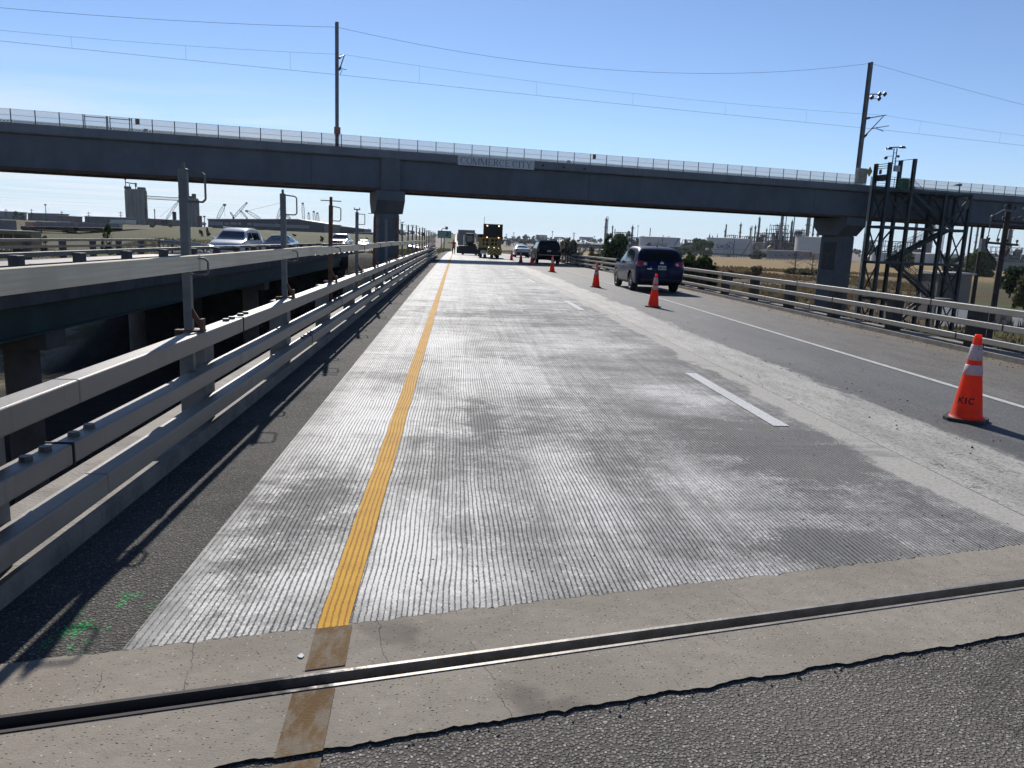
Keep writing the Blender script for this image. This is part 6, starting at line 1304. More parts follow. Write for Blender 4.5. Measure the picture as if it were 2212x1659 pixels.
t2l = thing('x', None, None); bpy.data.objects.remove(t2l)
def tank_text(T, r, text, ang0, z0, hgt_, cw):
    seg = {'S': [(1, 1, 0, 1), (0, 1, 0, .5), (0, .5, 1, .5), (1, .5, 1, 0), (1, 0, 0, 0)], 'U': [(0, 1, 0, 0), (0, 0, 1, 0), (1, 0, 1, 1)], 'N': [(0, 0, 0, 1), (0, 1, 1, 0), (1, 0, 1, 1)], 'C': [(1, 1, 0, 1), (0, 1, 0, 0), (0, 0, 1, 0)], 'O': [(0, 0, 0, 1), (0, 1, 1, 1), (1, 1, 1, 0), (1, 0, 0, 0)], 'R': [(0, 0, 0, 1), (0, 1, 1, 1), (1, 1, 1, .5), (1, .5, 0, .5), (.4, .5, 1, 0)]}
    P = lambda u, v: Vector((math.cos(ang0 + u / r) * (r + .12), math.sin(ang0 + u / r) * (r + .12), z0 + v))
    for i, ch in enumerate(text):
        mb = MB()
        for a, b, c_, d in seg[ch]: mb.beam(P((i + a * .7) * cw, b * hgt_), P((i + c_ * .7) * cw, d * hgt_), .2, .75)
        mb.build('letter', M_BLUEL, T)
    mb = MB(); N = 18
    for i in range(N):
        A, B = R(-60 + 270 * i / N) , R(-60 + 270 * (i + 1) / N); mb.beam(P(len(text) * cw * .92 + 3.6 * math.cos(A), 2.4 + 3.6 * math.sin(A)), P(len(text) * cw * .92 + 3.6 * math.cos(B), 2.4 + 3.6 * math.sin(B)), .2, .5)
    mb.build('swoosh_mark', M_BLUEL, T)
tank_text(T2, r2, 'SUNCOR', R(-90) - 21.0 / r2, h2 * .46, 3.2, 2.5)
def column(label, px, ytop, wpx, Y, dark=False, goose=False, stack=False, base=None):
    p = at(px, ytop, Y); a = at(px - wpx / 2, ytop, Y); b = at(px + wpx / 2, ytop, Y); r = (b.x - a.x) / 2; z = hgt(p.x, Y) if base is None else base; h = p.z - z; m = M_COLD if dark else M_COLN
    root = thing('process_column' if not stack else 'chimney_stack', label, 'refinery column' if not stack else 'chimney', (p.x, Y, z), group='columns and stacks of the refinery'); rnd = random.Random(int(px * 3))
    mb = MB()
    if stack: mb.lathe([(r * 1.25, 0), (r, h * .5), (r * .9, h), (r * .7, h), (r * .7, h - 1)], n=14)
    else: mb.lathe([(r * 1.0, 0), (r * 1.0, h * .35), (r * .88, h * .42), (r * .88, h * .93), (r * .6, h * .97), (r * .15, h), (0, h)], n=14)
    mb.build('shell', m, root)
    if not stack or wpx > 4:
        n = max(2, int(h / 9)); 
        for k in range(1, n + 1):
            zz = h * (k / (n + .35)) + rnd.uniform(-1, 1); rr = r * .8; A0 = rnd.uniform(0, 360); mb = MB()
            for i in range(9):
                q0, q1 = R(A0 + 30 * i), R(A0 + 30 * (i + 1)); v = []
                for rad, dz in ((rr, 0), (rr + r * .75, 0), (rr + r * .75, 1.1), (rr + r * .75 - .1, 1.1)):
                    pass
                mb.hexa([(math.cos(q0) * rr, math.sin(q0) * rr, zz - .15), (math.cos(q0) * (rr + r * .7), math.sin(q0) * (rr + r * .7), zz - .15), (math.cos(q1) * (rr + r * .7), math.sin(q1) * (rr + r * .7), zz - .15), (math.cos(q1) * rr, math.sin(q1) * rr, zz - .15), (math.cos(q0) * rr, math.sin(q0) * rr, zz + .1), (math.cos(q0) * (rr + r * .7), math.sin(q0) * (rr + r * .7), zz + .1), (math.cos(q1) * (rr + r * .7), math.sin(q1) * (rr + r * .7), zz + .1), (math.cos(q1) * rr, math.sin(q1) * rr, zz + .1)])
                for q in (q0,): mb.tube((math.cos(q) * (rr + r * .7), math.sin(q) * (rr + r * .7), zz), (math.cos(q) * (rr + r * .7), math.sin(q) * (rr + r * .7), zz + 1.2), .09, None, 4)
                mb.tube((math.cos(q0) * (rr + r * .7), math.sin(q0) * (rr + r * .7), zz + 1.2), (math.cos(q1) * (rr + r * .7), math.sin(q1) * (rr + r * .7), zz + 1.2), .09, None, 4)
            mb.build('platform', M_STRU, root)
        mb = MB(); q = R(rnd.uniform(-60, 240)); rx = r * 1.05
        mb.tube((math.cos(q) * rx, -abs(math.sin(q)) * rx, 1), (math.cos(q) * rx, -abs(math.sin(q)) * rx, h * .95), r * .16, None, 6); mb.tube((-rx, -.3 * r, 1), (-rx, -.3 * r, h * rnd.uniform(.5, .9)), r * .12, None, 6)
        if goose:
            pts = [(rx * .2, 0, h)] + [(rx * .9 + rx * .7 * math.cos(R(180 - 22.5 * i)), 0, h + rx * .7 * math.sin(R(180 - 22.5 * i))) for i in range(9)] + [(rx * 1.6, 0, h * .3)]; mb.path(pts, r * .3, 7)
        else: mb.tube((0, 0, h), (0, 0, h + r * 1.1), .12, None, 5); mb.tube((-r * .5, 0, h + r * .7), (r * .5, 0, h + r * .7), .1, None, 5)
        mb.build('pipe', m, root)
    return root
CD = [(80, 55, 18, 0, 1, 0, 'tall pale column with a curved top pipe, leftmost of the refinery'), (133, 120, 10, 1, 0, 0, 'short dark column right beside the leftmost tall column'), (152, 150, 7, 1, 0, 1, 'slim dark stack second right of the leftmost tall column'), (298, 122, 18, 0, 0, 0, 'ringed column at the right end of the pipe rack left of the tanks'),
      (445, 142, 8, 0, 0, 1, 'lone thin chimney behind the leftmost white tank'), (937, 192, 9, 1, 0, 0, 'small dark column left of the lettered tank'), (961, 203, 6, 1, 0, 0, 'tiny dark column nearest the left edge of the lettered tank'), (1002, 190, 6, 1, 0, 0, 'tiny dark column above the left edge of the lettered tank'),
      (1076, 112, 13, 0, 0, 1, 'pale straight stack above the left part of the lettered tank'), (1066, 150, 9, 0, 0, 0, 'short column leaning against the pale straight stack'), (1197, 99, 15, 0, 0, 0, 'pale column above the middle of the lettered tank'), (1280, 130, 14, 0, 1, 0, 'bent pipe column above the right part of the lettered tank'), (1318, 116, 12, 1, 0, 0, 'dark column left of the tallest thin column by the lettered tank'),
      (1353, 46, 16, 1, 0, 0, 'tall thin dark column above the right edge of the lettered tank'), (1411, 141, 9, 1, 0, 0, 'short dark stack on top of the dark furnace block'), (1543, 20, 26, 0, 0, 0, 'thick tall column reaching the overpass, left of a pair'), (1578, 12, 7, 0, 0, 1, 'thin green grey stack right of the thick tall column'), (1623, 76, 18, 1, 0, 0, 'dark mid height column between the two thick tall columns'),
      (1646, 12, 9, 0, 0, 1, 'thin straight stack reaching the overpass, right of the dark mid column'), (1766, 20, 33, 0, 0, 0, 'thickest pale ringed column reaching the overpass'), (1801, 112, 14, 1, 0, 0, 'short dark cylinder column right of the thickest column'), (1851, 40, 18, 0, 0, 1, 'tapered pale stack left of the right pier cap'), (1886, 80, 9, 1, 0, 0, 'slim dark pointed column closest to the right pier cap')]
for x, yt, wp, dk, go, stk, lab in CD:
    px, py = c7(x, yt); column(lab, px, py, wp * .2604, 880 if x > 900 else 900, bool(dk), bool(go), bool(stk))
for px, yt, wp, dk, lab in ((1982, 470, 7, 0, 'grey column seen behind the stair tower, leftmost gap'), (2014, 474, 11, 0, 'wide grey column seen behind the stair flights'), (2172, 505, 4, 1, 'dark column right of the nearest utility pole, left one'), (2184, 492, 8, 1, 'ringed dark column right of the nearest utility pole'), (2116, 470, 4, 1, 'thin dark stack right of the stair tower'), (1872, 500, 6, 1, 'thin column between the pier and the stair tower')):
    column(lab, px, yt, wp, 900, bool(dk))
def block(label, x0, x1, ytop, Y, dep, seed, m=None, rows=5, cols=9, name='process_structure', cat='refinery structure', base=None):
    """open steel process frame: floors, posts, vessels and pipes"""
    a, b = at(x0, ytop, Y), at(x1, ytop, Y); xc = (a.x + b.x) / 2; W_ = b.x - a.x; z = hgt(xc, Y) if base is None else base; h = (a.z + b.z) / 2 - z; rnd = random.Random(seed); m = m or M_STRU
    root = thing(name, label, cat, (xc, Y, z)); L = -W_ / 2
    mb = MB()
    for j in range(rows + 1):
        zz = h * j / rows
        for y in (0, dep): mb.beam((L, y, zz), (-L, y, zz), .5, .55)
        if j: mb.box(L, -L, .3, dep - .3, zz - .1, zz + .05)
    for i in range(cols + 1):
        x = L + W_ * i / cols
        for y in (0, dep): mb.beam((x, y, 0), (x, y, h * rnd.uniform(.93, 1.06)), .5, .5)
    for i in range(cols):
        if rnd.random() < .4: x = L + W_ * i / cols; j = rnd.randrange(rows); mb.beam((x, 0, h * j / rows), (x + W_ / cols, 0, h * (j + 1) / rows), .3, .3)
    mb.build('steel_frame', m, root)
    pts = [(L, 0.0)]; x = L
    while x < -L - .1:
        st = min(W_ * rnd.uniform(.07, .16), -L - x); q = h * rnd.uniform(.38, .86); pts += [(x, q), (x + st, q)]; x += st
    pts.append((-L, 0.0)); mb = MB(); mb.prism(pts, lambda a, b, d: Vector((a, d, b)), dep * .55, dep * .8); mb.build('equipment_core', m, root)
    for i in range(int(cols * 1.3)):
        mb = MB(); x = L + W_ * rnd.random(); j = rnd.randrange(rows); zz = h * j / rows; r = rnd.uniform(.12, .3) * h / rows * 1.4; y = rnd.uniform(.25, .75) * dep
        if rnd.random() < .5: mb.lathe([(0, -r * 2.4), (r * .7, -r * 2.2), (r, -r * 1.7), (r, r * 1.7), (r * .7, r * 2.2), (0, r * 2.4)], (x, y, zz + r + .3), 10, 0, 0)
        else: mb.lathe([(0, 0), (r, 0), (r, r * 3), (r * .7, r * 3.6), (0, r * 3.8)], (x, y, zz + .1), 10)
        mb.build('vessel', M_COLN if i % 3 else m, root)
    mb = MB()
    for i in range(cols * 2):
        zz = h * rnd.random(); x0_, x1_ = sorted((L + W_ * rnd.random(), L + W_ * rnd.random())); y = rnd.uniform(-.6, .3); mb.path([(x0_, y, zz), (x1_, y, zz), (x1_, y, zz + rnd.uniform(-.3, .3) * h)], rnd.uniform(.14, .32), 5)
    mb.build('pipe', M_PIPE, root)
    return root
block('dark pipe rack with equipment between the two leftmost refinery columns', c7(158, 0)[0], c7(292, 0)[0], c7(0, 180)[1], 890, 18, 1, rows=5, cols=8)
block('low pipe rack running behind the broad dark tree to the leftmost tank', c7(290, 0)[0], c7(400, 0)[0], c7(0, 222)[1], 880, 12, 2, rows=3, cols=8)
block('low process rack on the skyline left of the lettered tank', c7(737, 0)[0], c7(980, 0)[0], c7(0, 245)[1], 900, 12, 3, rows=3, cols=12)
block('pipe bridge above the left half of the lettered tank', c7(1083, 0)[0], c7(1170, 0)[0], c7(0, 204)[1], 890, 8, 4, rows=5, cols=5)
block('dark furnace block right of the lettered tank', c7(1375, 0)[0], c7(1490, 0)[0], c7(0, 185)[1], 860, 22, 5, rows=6, cols=8)
block('tall dark process frame around the thick tall column', c7(1495, 0)[0], c7(1590, 0)[0], c7(0, 120)[1], 885, 20, 6, rows=8, cols=6)
block('dark process frame between the two thick columns', c7(1590, 0)[0], c7(1740, 0)[0], c7(0, 186)[1], 870, 22, 7, rows=6, cols=9)
block('process frame with inclined ducts left of the thickest column', c7(1650, 0)[0], c7(1760, 0)[0], c7(0, 160)[1], 895, 14, 8, rows=6, cols=6)
block('low process units seen behind the stair tower', 1880, 2010, 522, 910, 16, 9, rows=4, cols=12)
block('low process units right of the nearest utility pole', 2140, 2230, 535, 900, 16, 10, rows=4, cols=8)
block('process units between the bent pipe column and the furnace block', c7(1230, 0)[0], c7(1378, 0)[0], c7(0, 215)[1], 880, 14, 11, rows=4, cols=9)
M_SHEDW = mat('shed_wall', (0.27, 0.27, 0.275), 0.7, var=.1, vs=.05); M_ROOFP = mat('pale_roof', (0.42, 0.40, 0.38), 0.6); M_BRN = mat('brown_wall', (0.16, 0.115, 0.10), 0.8); M_WDARK = mat('dark_window', (0.03, 0.035, 0.045), 0.3)
def building(label, pts, Y, dep, wall, roof, name='industrial_building', wins=None, cat='building', over=.4):
    """pts: outline of the front in photo pixels at distance Y"""
    P = [at(x, y, Y) for x, y in pts]; xc = sum(p.x for p in P) / len(P); zb = min(p.z for p in P); root = thing(name, label, cat, (xc, Y, zb))
    mb = MB(); mb.prism([(p.x - xc, p.z - zb) for p in P], lambda a, b, d: Vector((a, d, b)), 0, dep); mb.build('wall', wall, root)
    top = sorted([p for p in P if p.z > zb + .45 * (max(q.z for q in P) - zb)], key=lambda p: p.x)
    mb = MB()
    for a, b in zip(top, top[1:]):
        mb.hexa([(a.x - xc - (over if a is top[0] else 0), -over, a.z - zb), (b.x - xc + (over if b is top[-1] else 0), -over, b.z - zb), (b.x - xc + (over if b is top[-1] else 0), dep + over, b.z - zb), (a.x - xc - (over if a is top[0] else 0), dep + over, a.z - zb),
                 (a.x - xc - (over if a is top[0] else 0), -over, a.z - zb + .45), (b.x - xc + (over if b is top[-1] else 0), -over, b.z - zb + .45), (b.x - xc + (over if b is top[-1] else 0), dep + over, b.z - zb + .45), (a.x - xc - (over if a is top[0] else 0), dep + over, a.z - zb + .45)])
    mb.build('roof', roof, root)
    for k, (x0, x1, y0, y1, m) in enumerate(wins or []):
        a, b = at(x0, y1, Y), at(x1, y0, Y); mb = MB(); mb.box(a.x - xc, b.x - xc, -.12, .02, a.z - zb, b.z - zb); mb.build('window' if m is M_WDARK else 'door' if m is M_ROOFP else 'wall_panel', m, root)
    return root
x7 = lambda x: c7(x, 0)[0]; y7 = lambda y: c7(0, y)[1]
building('long low grey building in front of the dark refinery frames, right of the round bush', [(x7(1405), y7(388)), (x7(1765), y7(400)), (x7(1765), y7(338)), (x7(1405), y7(330))], 690, 20, M_SHEDW, M_ROOFP, wins=[(x7(q), x7(q + 9), y7(360 + (q - 1400) * .03), y7(372 + (q - 1400) * .03), M_WDARK) for q in (1480, 1528, 1592, 1640, 1715)])
building('small brown box building at the right end of the lettered tank', [(x7(1345), y7(325)), (x7(1385), y7(326)), (x7(1385), y7(268)), (x7(1345), y7(266))], 780, 10, M_BRN, M_BRN)
building('dull grey block left of the right pier', [(x7(1850), y7(405)), (x7(1965), y7(408)), (x7(1965), y7(355)), (x7(1850), y7(352))], 640, 14, M_SHEDW, M_SHEDW)
building('low brown canopy building below the white tank by the right pier', [(x7(1768), y7(385)), (x7(1850), y7(388)), (x7(1850), y7(345)), (x7(1768), y7(341))], 660, 14, M_BRN, M_ROOFP)
building('low dark refinery office seen left of the lettered tank behind the bright tree', [(x7(640), y7(345)), (x7(800), y7(348)), (x7(800), y7(305)), (x7(640), y7(300))], 760, 14, M_STRU, M_SHEDW)
building('grey building with wide windows at the right picture edge behind the utility poles', [(2144, 604), (2230, 608), (2230, 568), (2144, 565)], 520, 14, M_SHEDW, M_STRU, wins=[(2150, 2164, 580, 590, M_WDARK), (2168, 2184, 581, 591, M_WDARK), (2188, 2206, 582, 592, M_WDARK)])
def pipegantry(label, x0, x1, ytop, Y):
    a, b = at(x0, ytop, Y), at(x1, ytop, Y); z = hgt(a.x, Y); root = thing('pipe_gantry', label, 'pipe gantry', ((a.x + b.x) / 2, Y, z), group='pale pipe gantries of the refinery'); mb = MB(); h = a.z - z; W_ = (b.x - a.x) / 2
    for y in (0, 3):
        mb.path([(-W_, y, 0), (-W_, y, h), (W_, y, h), (W_, y, 0)], .45, 7); mb.path([(-W_ + 1.6, y + .8, 0), (-W_ + 1.6, y + .8, h - 1.5), (W_ - 1.6, y + .8, h - 1.5), (W_ - 1.6, y + .8, 0)], .4, 7)
    mb.build('pipe', M_PIPE, root)
pipegantry('pale pipe gantry in front of the right part of the lettered tank', x7(1288), x7(1396), y7(262), 770); pipegantry('dark pipe gantry in front of the leftmost white tank', x7(490), x7(578), y7(264), 780)
mb = MB()
for k in range(14): mb.tube(at(x7(860 + 12 * k), y7(318 + .2 * k), 730), at(x7(872 + 12 * k), y7(318.2 + .2 * k), 730), .3, None, 5)
for k in range(8): p = at(x7(870 + 60 * k), y7(318 + .3 * k), 731); mb.tube((p.x, 731, hgt(p.x, 731)), (p.x, 731, p.z), .22, None, 5)
for k in range(46): mb.tube(at(x7(1028 + 12 * k), y7(319 + .33 * k), 731), at(x7(1040 + 12 * k), y7(319.3 + .33 * k), 731), .22, None, 5)
o = mb.build('pipe_run', M_PIPE, loc=(at(x7(1100), y7(320), 730).x, 730, -6)); tag(o, 'long horizontal pipe run on posts along the front of the refinery tanks', 'pipe run')
for nm, lab, q0, q1, ya, yb, Y in (('field_barrier', 'pale low barrier along the far edge of the golden field', 1405, 2010, 392, 412, 560), ('field_barrier', 'dark low barrier below the lettered tank at the field edge', 870, 1260, 352, 368, 660)):
    mb = MB(); N = 20
    for k in range(N):
        f0, f1 = k / N, (k + 1) / N; A = at(x7(lerp(q0, q1, f0)), y7(lerp(ya, yb, f0)), Y); B = at(x7(lerp(q0, q1, f1)), y7(lerp(ya, yb, f1)), Y); mb.beam(A, B, .3, .7)
        mb.beam(Vector((A.x, Y, hgt(A.x, Y))), A, .3, .3)
    o = mb.build(nm, M_ROOFP if 'pale' in lab else M_STRU, loc=(at(x7(q0), y7(ya), Y).x, Y, -6)); tag(o, lab, 'barrier')
rp_ = at(x7(1450), y7(300), 700); yc = thing('mobile_crane', 'yellow crane jib poking up left of the dark furnace block', 'crane', (at(x7(1410), y7(320), 700).x, 700, hgt(rp_.x, 700))); a = at(x7(1418), y7(305), 700); b = at(x7(1443), y7(288), 700); mb = MB(); mb.beam(a, b, .9, .9); mb.build('boom', M_YP, yc, world=True)
mb = MB(); mb.box(a.x - 3, a.x + 2, 699, 701.5, hgt(a.x, 700) + .6, hgt(a.x, 700) + 2.6); mb.box(a.x - .5, a.x + .8, 699.5, 701, hgt(a.x, 700) + 2.6, a.z); mb.build('carrier', M_YP, yc, world=True)
pk = None
for x, k, lab in ((1052, 'white', 'white car parked in front of the lettered tank, left of three'), (1090, 'dark', 'dark car parked in front of the lettered tank, middle of three'), (1146, 'white', 'white car parked in front of the lettered tank, right of three'), (815, 'dark', 'dark car parked behind the bright green tree at the field edge')):
    p = at(x7(x), y7(350), 705); o = copy_tree(pr[k]); o.location = (p.x, 705, hgt(p.x, 705)); o.rotation_euler = (0, 0, R(80 if k == 'white' else 95)); o['label'] = lab; o['group'] = 'cars parked at the refinery'; o.scale = (1.15, 1.15, 1.15)

# ------------------------------------------------------------------ utility poles, shed and lamps on the right
M_WPOLE = mat('pole_wood', (0.060, 0.042, 0.034), 0.9, var=.35, vs=3); M_TRANS = mat('transformer_grey', (0.17, 0.19, 0.19), 0.5, .2)
def upole(label, x0, y0, Y, xb, r, arms, extra=None):
    a = at(x0, y0, Y); b = at(xb, 640, Y); z = hgt(a.x, Y); k = (z - b.z) / (a.z - b.z); base = Vector((b.x + (a.x - b.x) * k * 0 + (a.x - b.x) * .0, Y, z)); base.x = a.x + (b.x - a.x) * .12
    root = thing('utility_pole', label, 'utility pole', base, group='utility poles right of the road'); mb = MB(); mb.tube(base, a, r * 1.15, r * .8, 12); mb.build('pole', M_WPOLE, root, world=True)
    for (xa, ya, xb_, yb_, th, m) in arms:
        mb = MB(); mb.beam(at(xa, ya, Y - r - .08), at(xb_, yb_, Y - r - .08), .1, th); mb.build('crossarm', m, root, world=True)
        n = 4
        for i in range(n):
            f = (i + .15) / (n - .7); p = at(lerp(xa, xb_, f), lerp(ya, yb_, f), Y - r - .08); mb = MB(); mb.lathe([(0, 0), (.03, 0), (.03, .08), (.07, .1), (.05, .14), (.08, .17), (.05, .22), (0, .24)], p + Vector((0, 0, .05)), 8); mb.build('insulator', M_INS, root, world=True)
    return root
C4 = lambda x, y: ((3024 + .4557 * x) * .5486, (450 + .4557 * y) * .5486)
u1 = upole('nearest thick dark utility pole at the right picture edge with crossarms and looping cables', *C4(2088, 775), 42, C4(1945, 0)[0], .17, [(*C4(2040, 826), *C4(2300, 862), .10, M_GALV), (*C4(1925, 920), *C4(2230, 945), .12, M_WPOLE), (*C4(1892, 1108), *C4(2160, 1130), .12, M_WPOLE)])
mb = MB(); mb.path([at(*C4(x, y), 41.6) for x, y in ((1908, 1040), (1895, 1060), (1885, 1110), (1890, 1160), (1910, 1200), (1945, 1240), (1965, 1270), (1972, 1300))], .045, 6); mb.build('cable', M_INS, u1, world=True)
mb = MB(); mb.path([at(*C4(x, y), 41.6) for x, y in ((1960, 880), (1940, 872), (1925, 885), (1918, 920), (1918, 980), (1905, 1035))], .03, 6); mb.path([at(*C4(x, y), 41.6) for x, y in ((1975, 1100), (1985, 1060), (2010, 985))], .03, 6); mb.path([at(*C4(x, y), 41.6) for x, y in ((2100, 890), (2130, 880), (2150, 895))], .03, 6); mb.path([at(*C4(x, y), 41.6) for x, y in ((2160, 895), (2190, 880), (2220, 885))], .03, 6); mb.build('jumper_wire', M_GALV, u1, world=True)
mb = MB(); mb.beam(at(*C4(2110, 1125), 41.7), at(*C4(2050, 1230), 41.7), .06, .06); mb.beam(at(*C4(1965, 870), 41.7), at(*C4(2040, 826), 41.7), .05, .05); mb.build('brace', M_INS, u1, world=True)
u2 = upole('brown utility pole with grey transformer box standing behind the overpass, second from right', *C4(1868, 930), 92, C4(1800, 0)[0], .24, [])
p = at(*C4(1862, 1132), 91.5); mb = MB(); mb.box(p.x - .45, p.x + .35, 91.2, 91.75, p.z - .8, p.z + .8); mb.build('transformer', M_TRANS, u2, world=True)
upole('thin brown utility pole behind the overpass just right of the stair tower', *C4(1768, 930), 130, C4(1745, 0)[0], .2, [])
M_SHED2 = mat('beige_shed', (0.34, 0.27, 0.225), 0.7, var=.1, vs=.5); M_SHD2 = mat('shed_side', (0.17, 0.145, 0.125), 0.75)
a = at(*C4(1640, 1385), 88); b = at(*C4(1768, 1385), 88); zsh = hgt(a.x, 88); sh = thing('equipment_shed', 'beige equipment shed with a pale flat roof behind the stair tower', 'shed', ((a.x + b.x) / 2, 88, zsh)); W_ = (b.x - a.x) / 2; hh = a.z - zsh
mb = MB(); mb.box(-W_, W_, 0, 4.5, 0, hh); mb.build('wall', M_SHED2, sh)
mb = MB(); mb.box(-W_ - 2.1, -W_ - .01, .3, 4.2, 0, hh - .1); mb.build('side_wall', M_SHD2, sh)
mb = MB(); mb.box(-W_ - 2.3, W_ + .3, -.3, 4.9, hh + .005, hh + .22); mb.build('roof', M_TANK, sh); mb = MB(); mb.box(-.5, .5, -.04, -.004, 0, 2.2); mb.build('door', M_SHD2, sh)
cf = thing('chain_link_fence', 'low chain link fence around the beige shed and stair tower foot', 'fence', (a.x + 2, 82, hgt(a.x, 82)))
for i in range(9):
    mb = MB(); mb.tube((-8 + 2.6 * i, 0, 0), (-8 + 2.6 * i, 0, 2.2), .04, None, 6); mb.build('post', M_GALV, cf)
mb = MB(); mb.box(-8, 12.8, -.003, .003, .05, 2.15); mb.build('mesh_panel', M_MESH, cf)

# ------------------------------------------------------------------ left skyline: silos, warehouses, cranes, lorries
M_SILO = mat('silo_concrete', (0.215, 0.20, 0.195), 0.85, var=.12, vs=.08); M_SILO2 = mat('silo_blue_grey', (0.15, 0.165, 0.175), 0.85, var=.12, vs=.08)
l7 = lambda x, y: (x * .248, 356.6 + y * .248)
def silo(label, x0, x1, ytop, Y, n, m, seed):
    a, b = at(*l7(x0, ytop), Y), at(*l7(x1, ytop), Y); xc = (a.x + b.x) / 2; z = hgt(xc, Y) - 1; h = (a.z + b.z) / 2 - z; W_ = b.x - a.x; r = W_ / (2 * n) * 1.06; rnd = random.Random(seed)
    root = thing('grain_silo', label, 'silo', (xc, Y, z), group='grain silos on the left skyline'); mb = MB()
    for i in range(n):
        for j in range(2): mb.lathe([(r, 0), (r, h), (0, h)], (-W_ / 2 + W_ * (i + .5) / n, j * r * 1.9, 0), 20)
    mb.build('bin_walls', m, root); mb = MB(); mb.box(-W_ / 2 + .6, W_ / 2 - .6, -r * .7, r * 2.4, h + .02, h + 1.2); mb.build('roof_deck', m, root); return root, W_, h
s1, w1_, h1_ = silo('tall grey concrete grain silo on the left skyline, with a conveyor frame on top', 1085, 1263, 222, 650, 5, M_SILO, 1)
mb = MB(); W2 = w1_ / 2
for x in (-W2 + 1, -W2 + 4): mb.beam((x, 0, h1_), (x, 0, h1_ + 9 - (x + W2)), .5, .5)
mb.beam((-W2 + 1, 0, h1_ + 6), (W2 * .15, 0, h1_ + 5.2), .6, .8); mb.beam((W2 * .1, 0, h1_), (W2 * .1, 0, h1_ + 6), .5, .5); mb.box(-W2, -W2 + 4.5, -1, 2, h1_ + 1.2, h1_ + 3); mb.box(W2 - 5.5, W2 - .5, -1, 3, h1_ + 1.2, h1_ + 2.8); mb.box(-W2 + .3, -W2 + 1.6, -.6, .6, h1_ + 8, h1_ + 10.5); mb.box(W2 * .05, W2 * .2, -.5, .5, h1_ + 3, h1_ + 6)
mb.build('conveyor_frame', M_STRU, s1)
mb = MB(); mb.box(W2 - .2, W2 + .9, -2, 1, h1_ * .25, h1_ * .5); mb.beam((W2 + .2, -1, 0), (W2 + .2, -1, h1_), .5, .5); mb.build('side_ladder', M_STRU, s1)
s2, w2_, h2_ = silo('blue grey grain silo partly hidden behind the nearest safety post', 1562, 1722, 300, 700, 5, M_SILO2, 2)
mb = MB(); mb.box(w2_ * .2, w2_ * .38, -1, 2, h2_ + 1.2, h2_ + 5); mb.box(-w2_ / 2 - .5, w2_ * .19, -1, 1, h2_ + 1.2, h2_ + 3); mb.build('headhouse', M_STRU, s2); mb = MB(); mb.box(w2_ / 2, w2_ / 2 + 2.5, -3, 2, 0, h2_ * .45); mb.build('annex', M_STRU, s2); mb = MB(); mb.tube((-w2_ * .5 - 4, -2, 0), (-w2_ * .5 - 4, -2, h2_ * .55), 1.6, 1.6, 12); mb.build('leg_tower', M_STRU, s2)
cvb = thing('conveyor_bridge', 'thin conveyor bridge linking the two grain silos', 'conveyor', at(*l7(1265, 282), 650)); a = at(*l7(1262, 280), 652); b = at(*l7(1605, 300), 690); mb = MB()
for dz in (-1.1, 1.1): mb.beam(a + Vector((0, 0, dz)), b + Vector((0, 0, dz)), 1.6, .45)
for i in range(28): q0, q1 = i / 28, (i + 1) / 28; mb.beam(a.lerp(b, q0) + Vector((0, 0, -1.1 if i % 2 else 1.1)), a.lerp(b, q1) + Vector((0, 0, 1.1 if i % 2 else -1.1)), .2, .2)
mb.build('truss', M_STRU, cvb, world=True)
M_WH = mat('warehouse_grey', (0.085, 0.088, 0.095), 0.7, var=.15, vs=.05); M_WHR = mat('warehouse_roof', (0.26, 0.26, 0.26), 0.6); M_WHL = mat('warehouse_pale_strip', (0.24, 0.25, 0.26), 0.6)
c8 = lambda x, y: (439 + x * .1736, 356.6 + y * .1736)
building('long grey warehouse with shallow gabled roof behind the white oncoming cars', [c8(60, 770), c8(700, 800), c8(1500, 865), c8(1508, 735), c8(1175, 682), c8(60, 680)], 400, 55, M_WH, M_WHR, wins=[(*[c8(q, 0)[0] for q in (x, x + w_)], c8(0, y)[1], c8(0, y + h_)[1], m) for x, w_, y, h_, m in ((265, 55, 715, 28, M_WHL), (335, 80, 713, 28, M_WHL), (430, 40, 714, 28, M_WHL), (550, 55, 720, 30, M_WHL), (620, 350, 735, 24, M_WHL), (980, 340, 752, 24, M_WHL), (75, 170, 705, 40, M_WHL))])
building('second dark warehouse right of the long grey warehouse, left of the pier', [c8(1502, 855), c8(1890, 872), c8(2000, 872), c8(1995, 800), c8(1700, 765), c8(1502, 757)], 470, 40, M_WH, M_WHR, wins=[(c8(1520, 0)[0], c8(1640, 0)[0], c8(0, 775)[1], c8(0, 800)[1], M_WHL)])
building('low pale roofed building between the second warehouse and the pier', [c8(1885, 890), c8(2105, 905), c8(2105, 848), c8(1885, 842)], 420, 25, M_WH, M_LORRY)
for lab, pts, Y, wl, rf in (('pale low building at the far left picture edge', [(-20, 476), (32, 477), (32, 458.5), (-20, 456.5)], 600, M_SHEDW, M_WHR), ('long blue grey shed left of the silos with flat roof', [(60, 479), (127, 481), (127, 462.5), (60, 461)], 640, M_SILO2, M_WHR), ('small tan house between the blue grey shed and the silos', [(123, 481), (156, 482), (156, 468), (123, 466)], 610, M_BRN, M_WHR), ('low dark shed left of the tall silo', [(183, 483), (270, 485), (270, 471), (183, 468)], 560, M_WH, M_WHR), ('white trailer shed at the foot of the tall silo', [(234, 482), (272, 483), (272, 476), (240, 476)], 520, M_LORRY, M_LORRY), ('low tan building between the two silos', [(320, 486), (372, 488), (372, 476), (320, 473)], 600, M_BRN, M_WHR)):
    building(lab, pts, Y, 16, wl, rf)
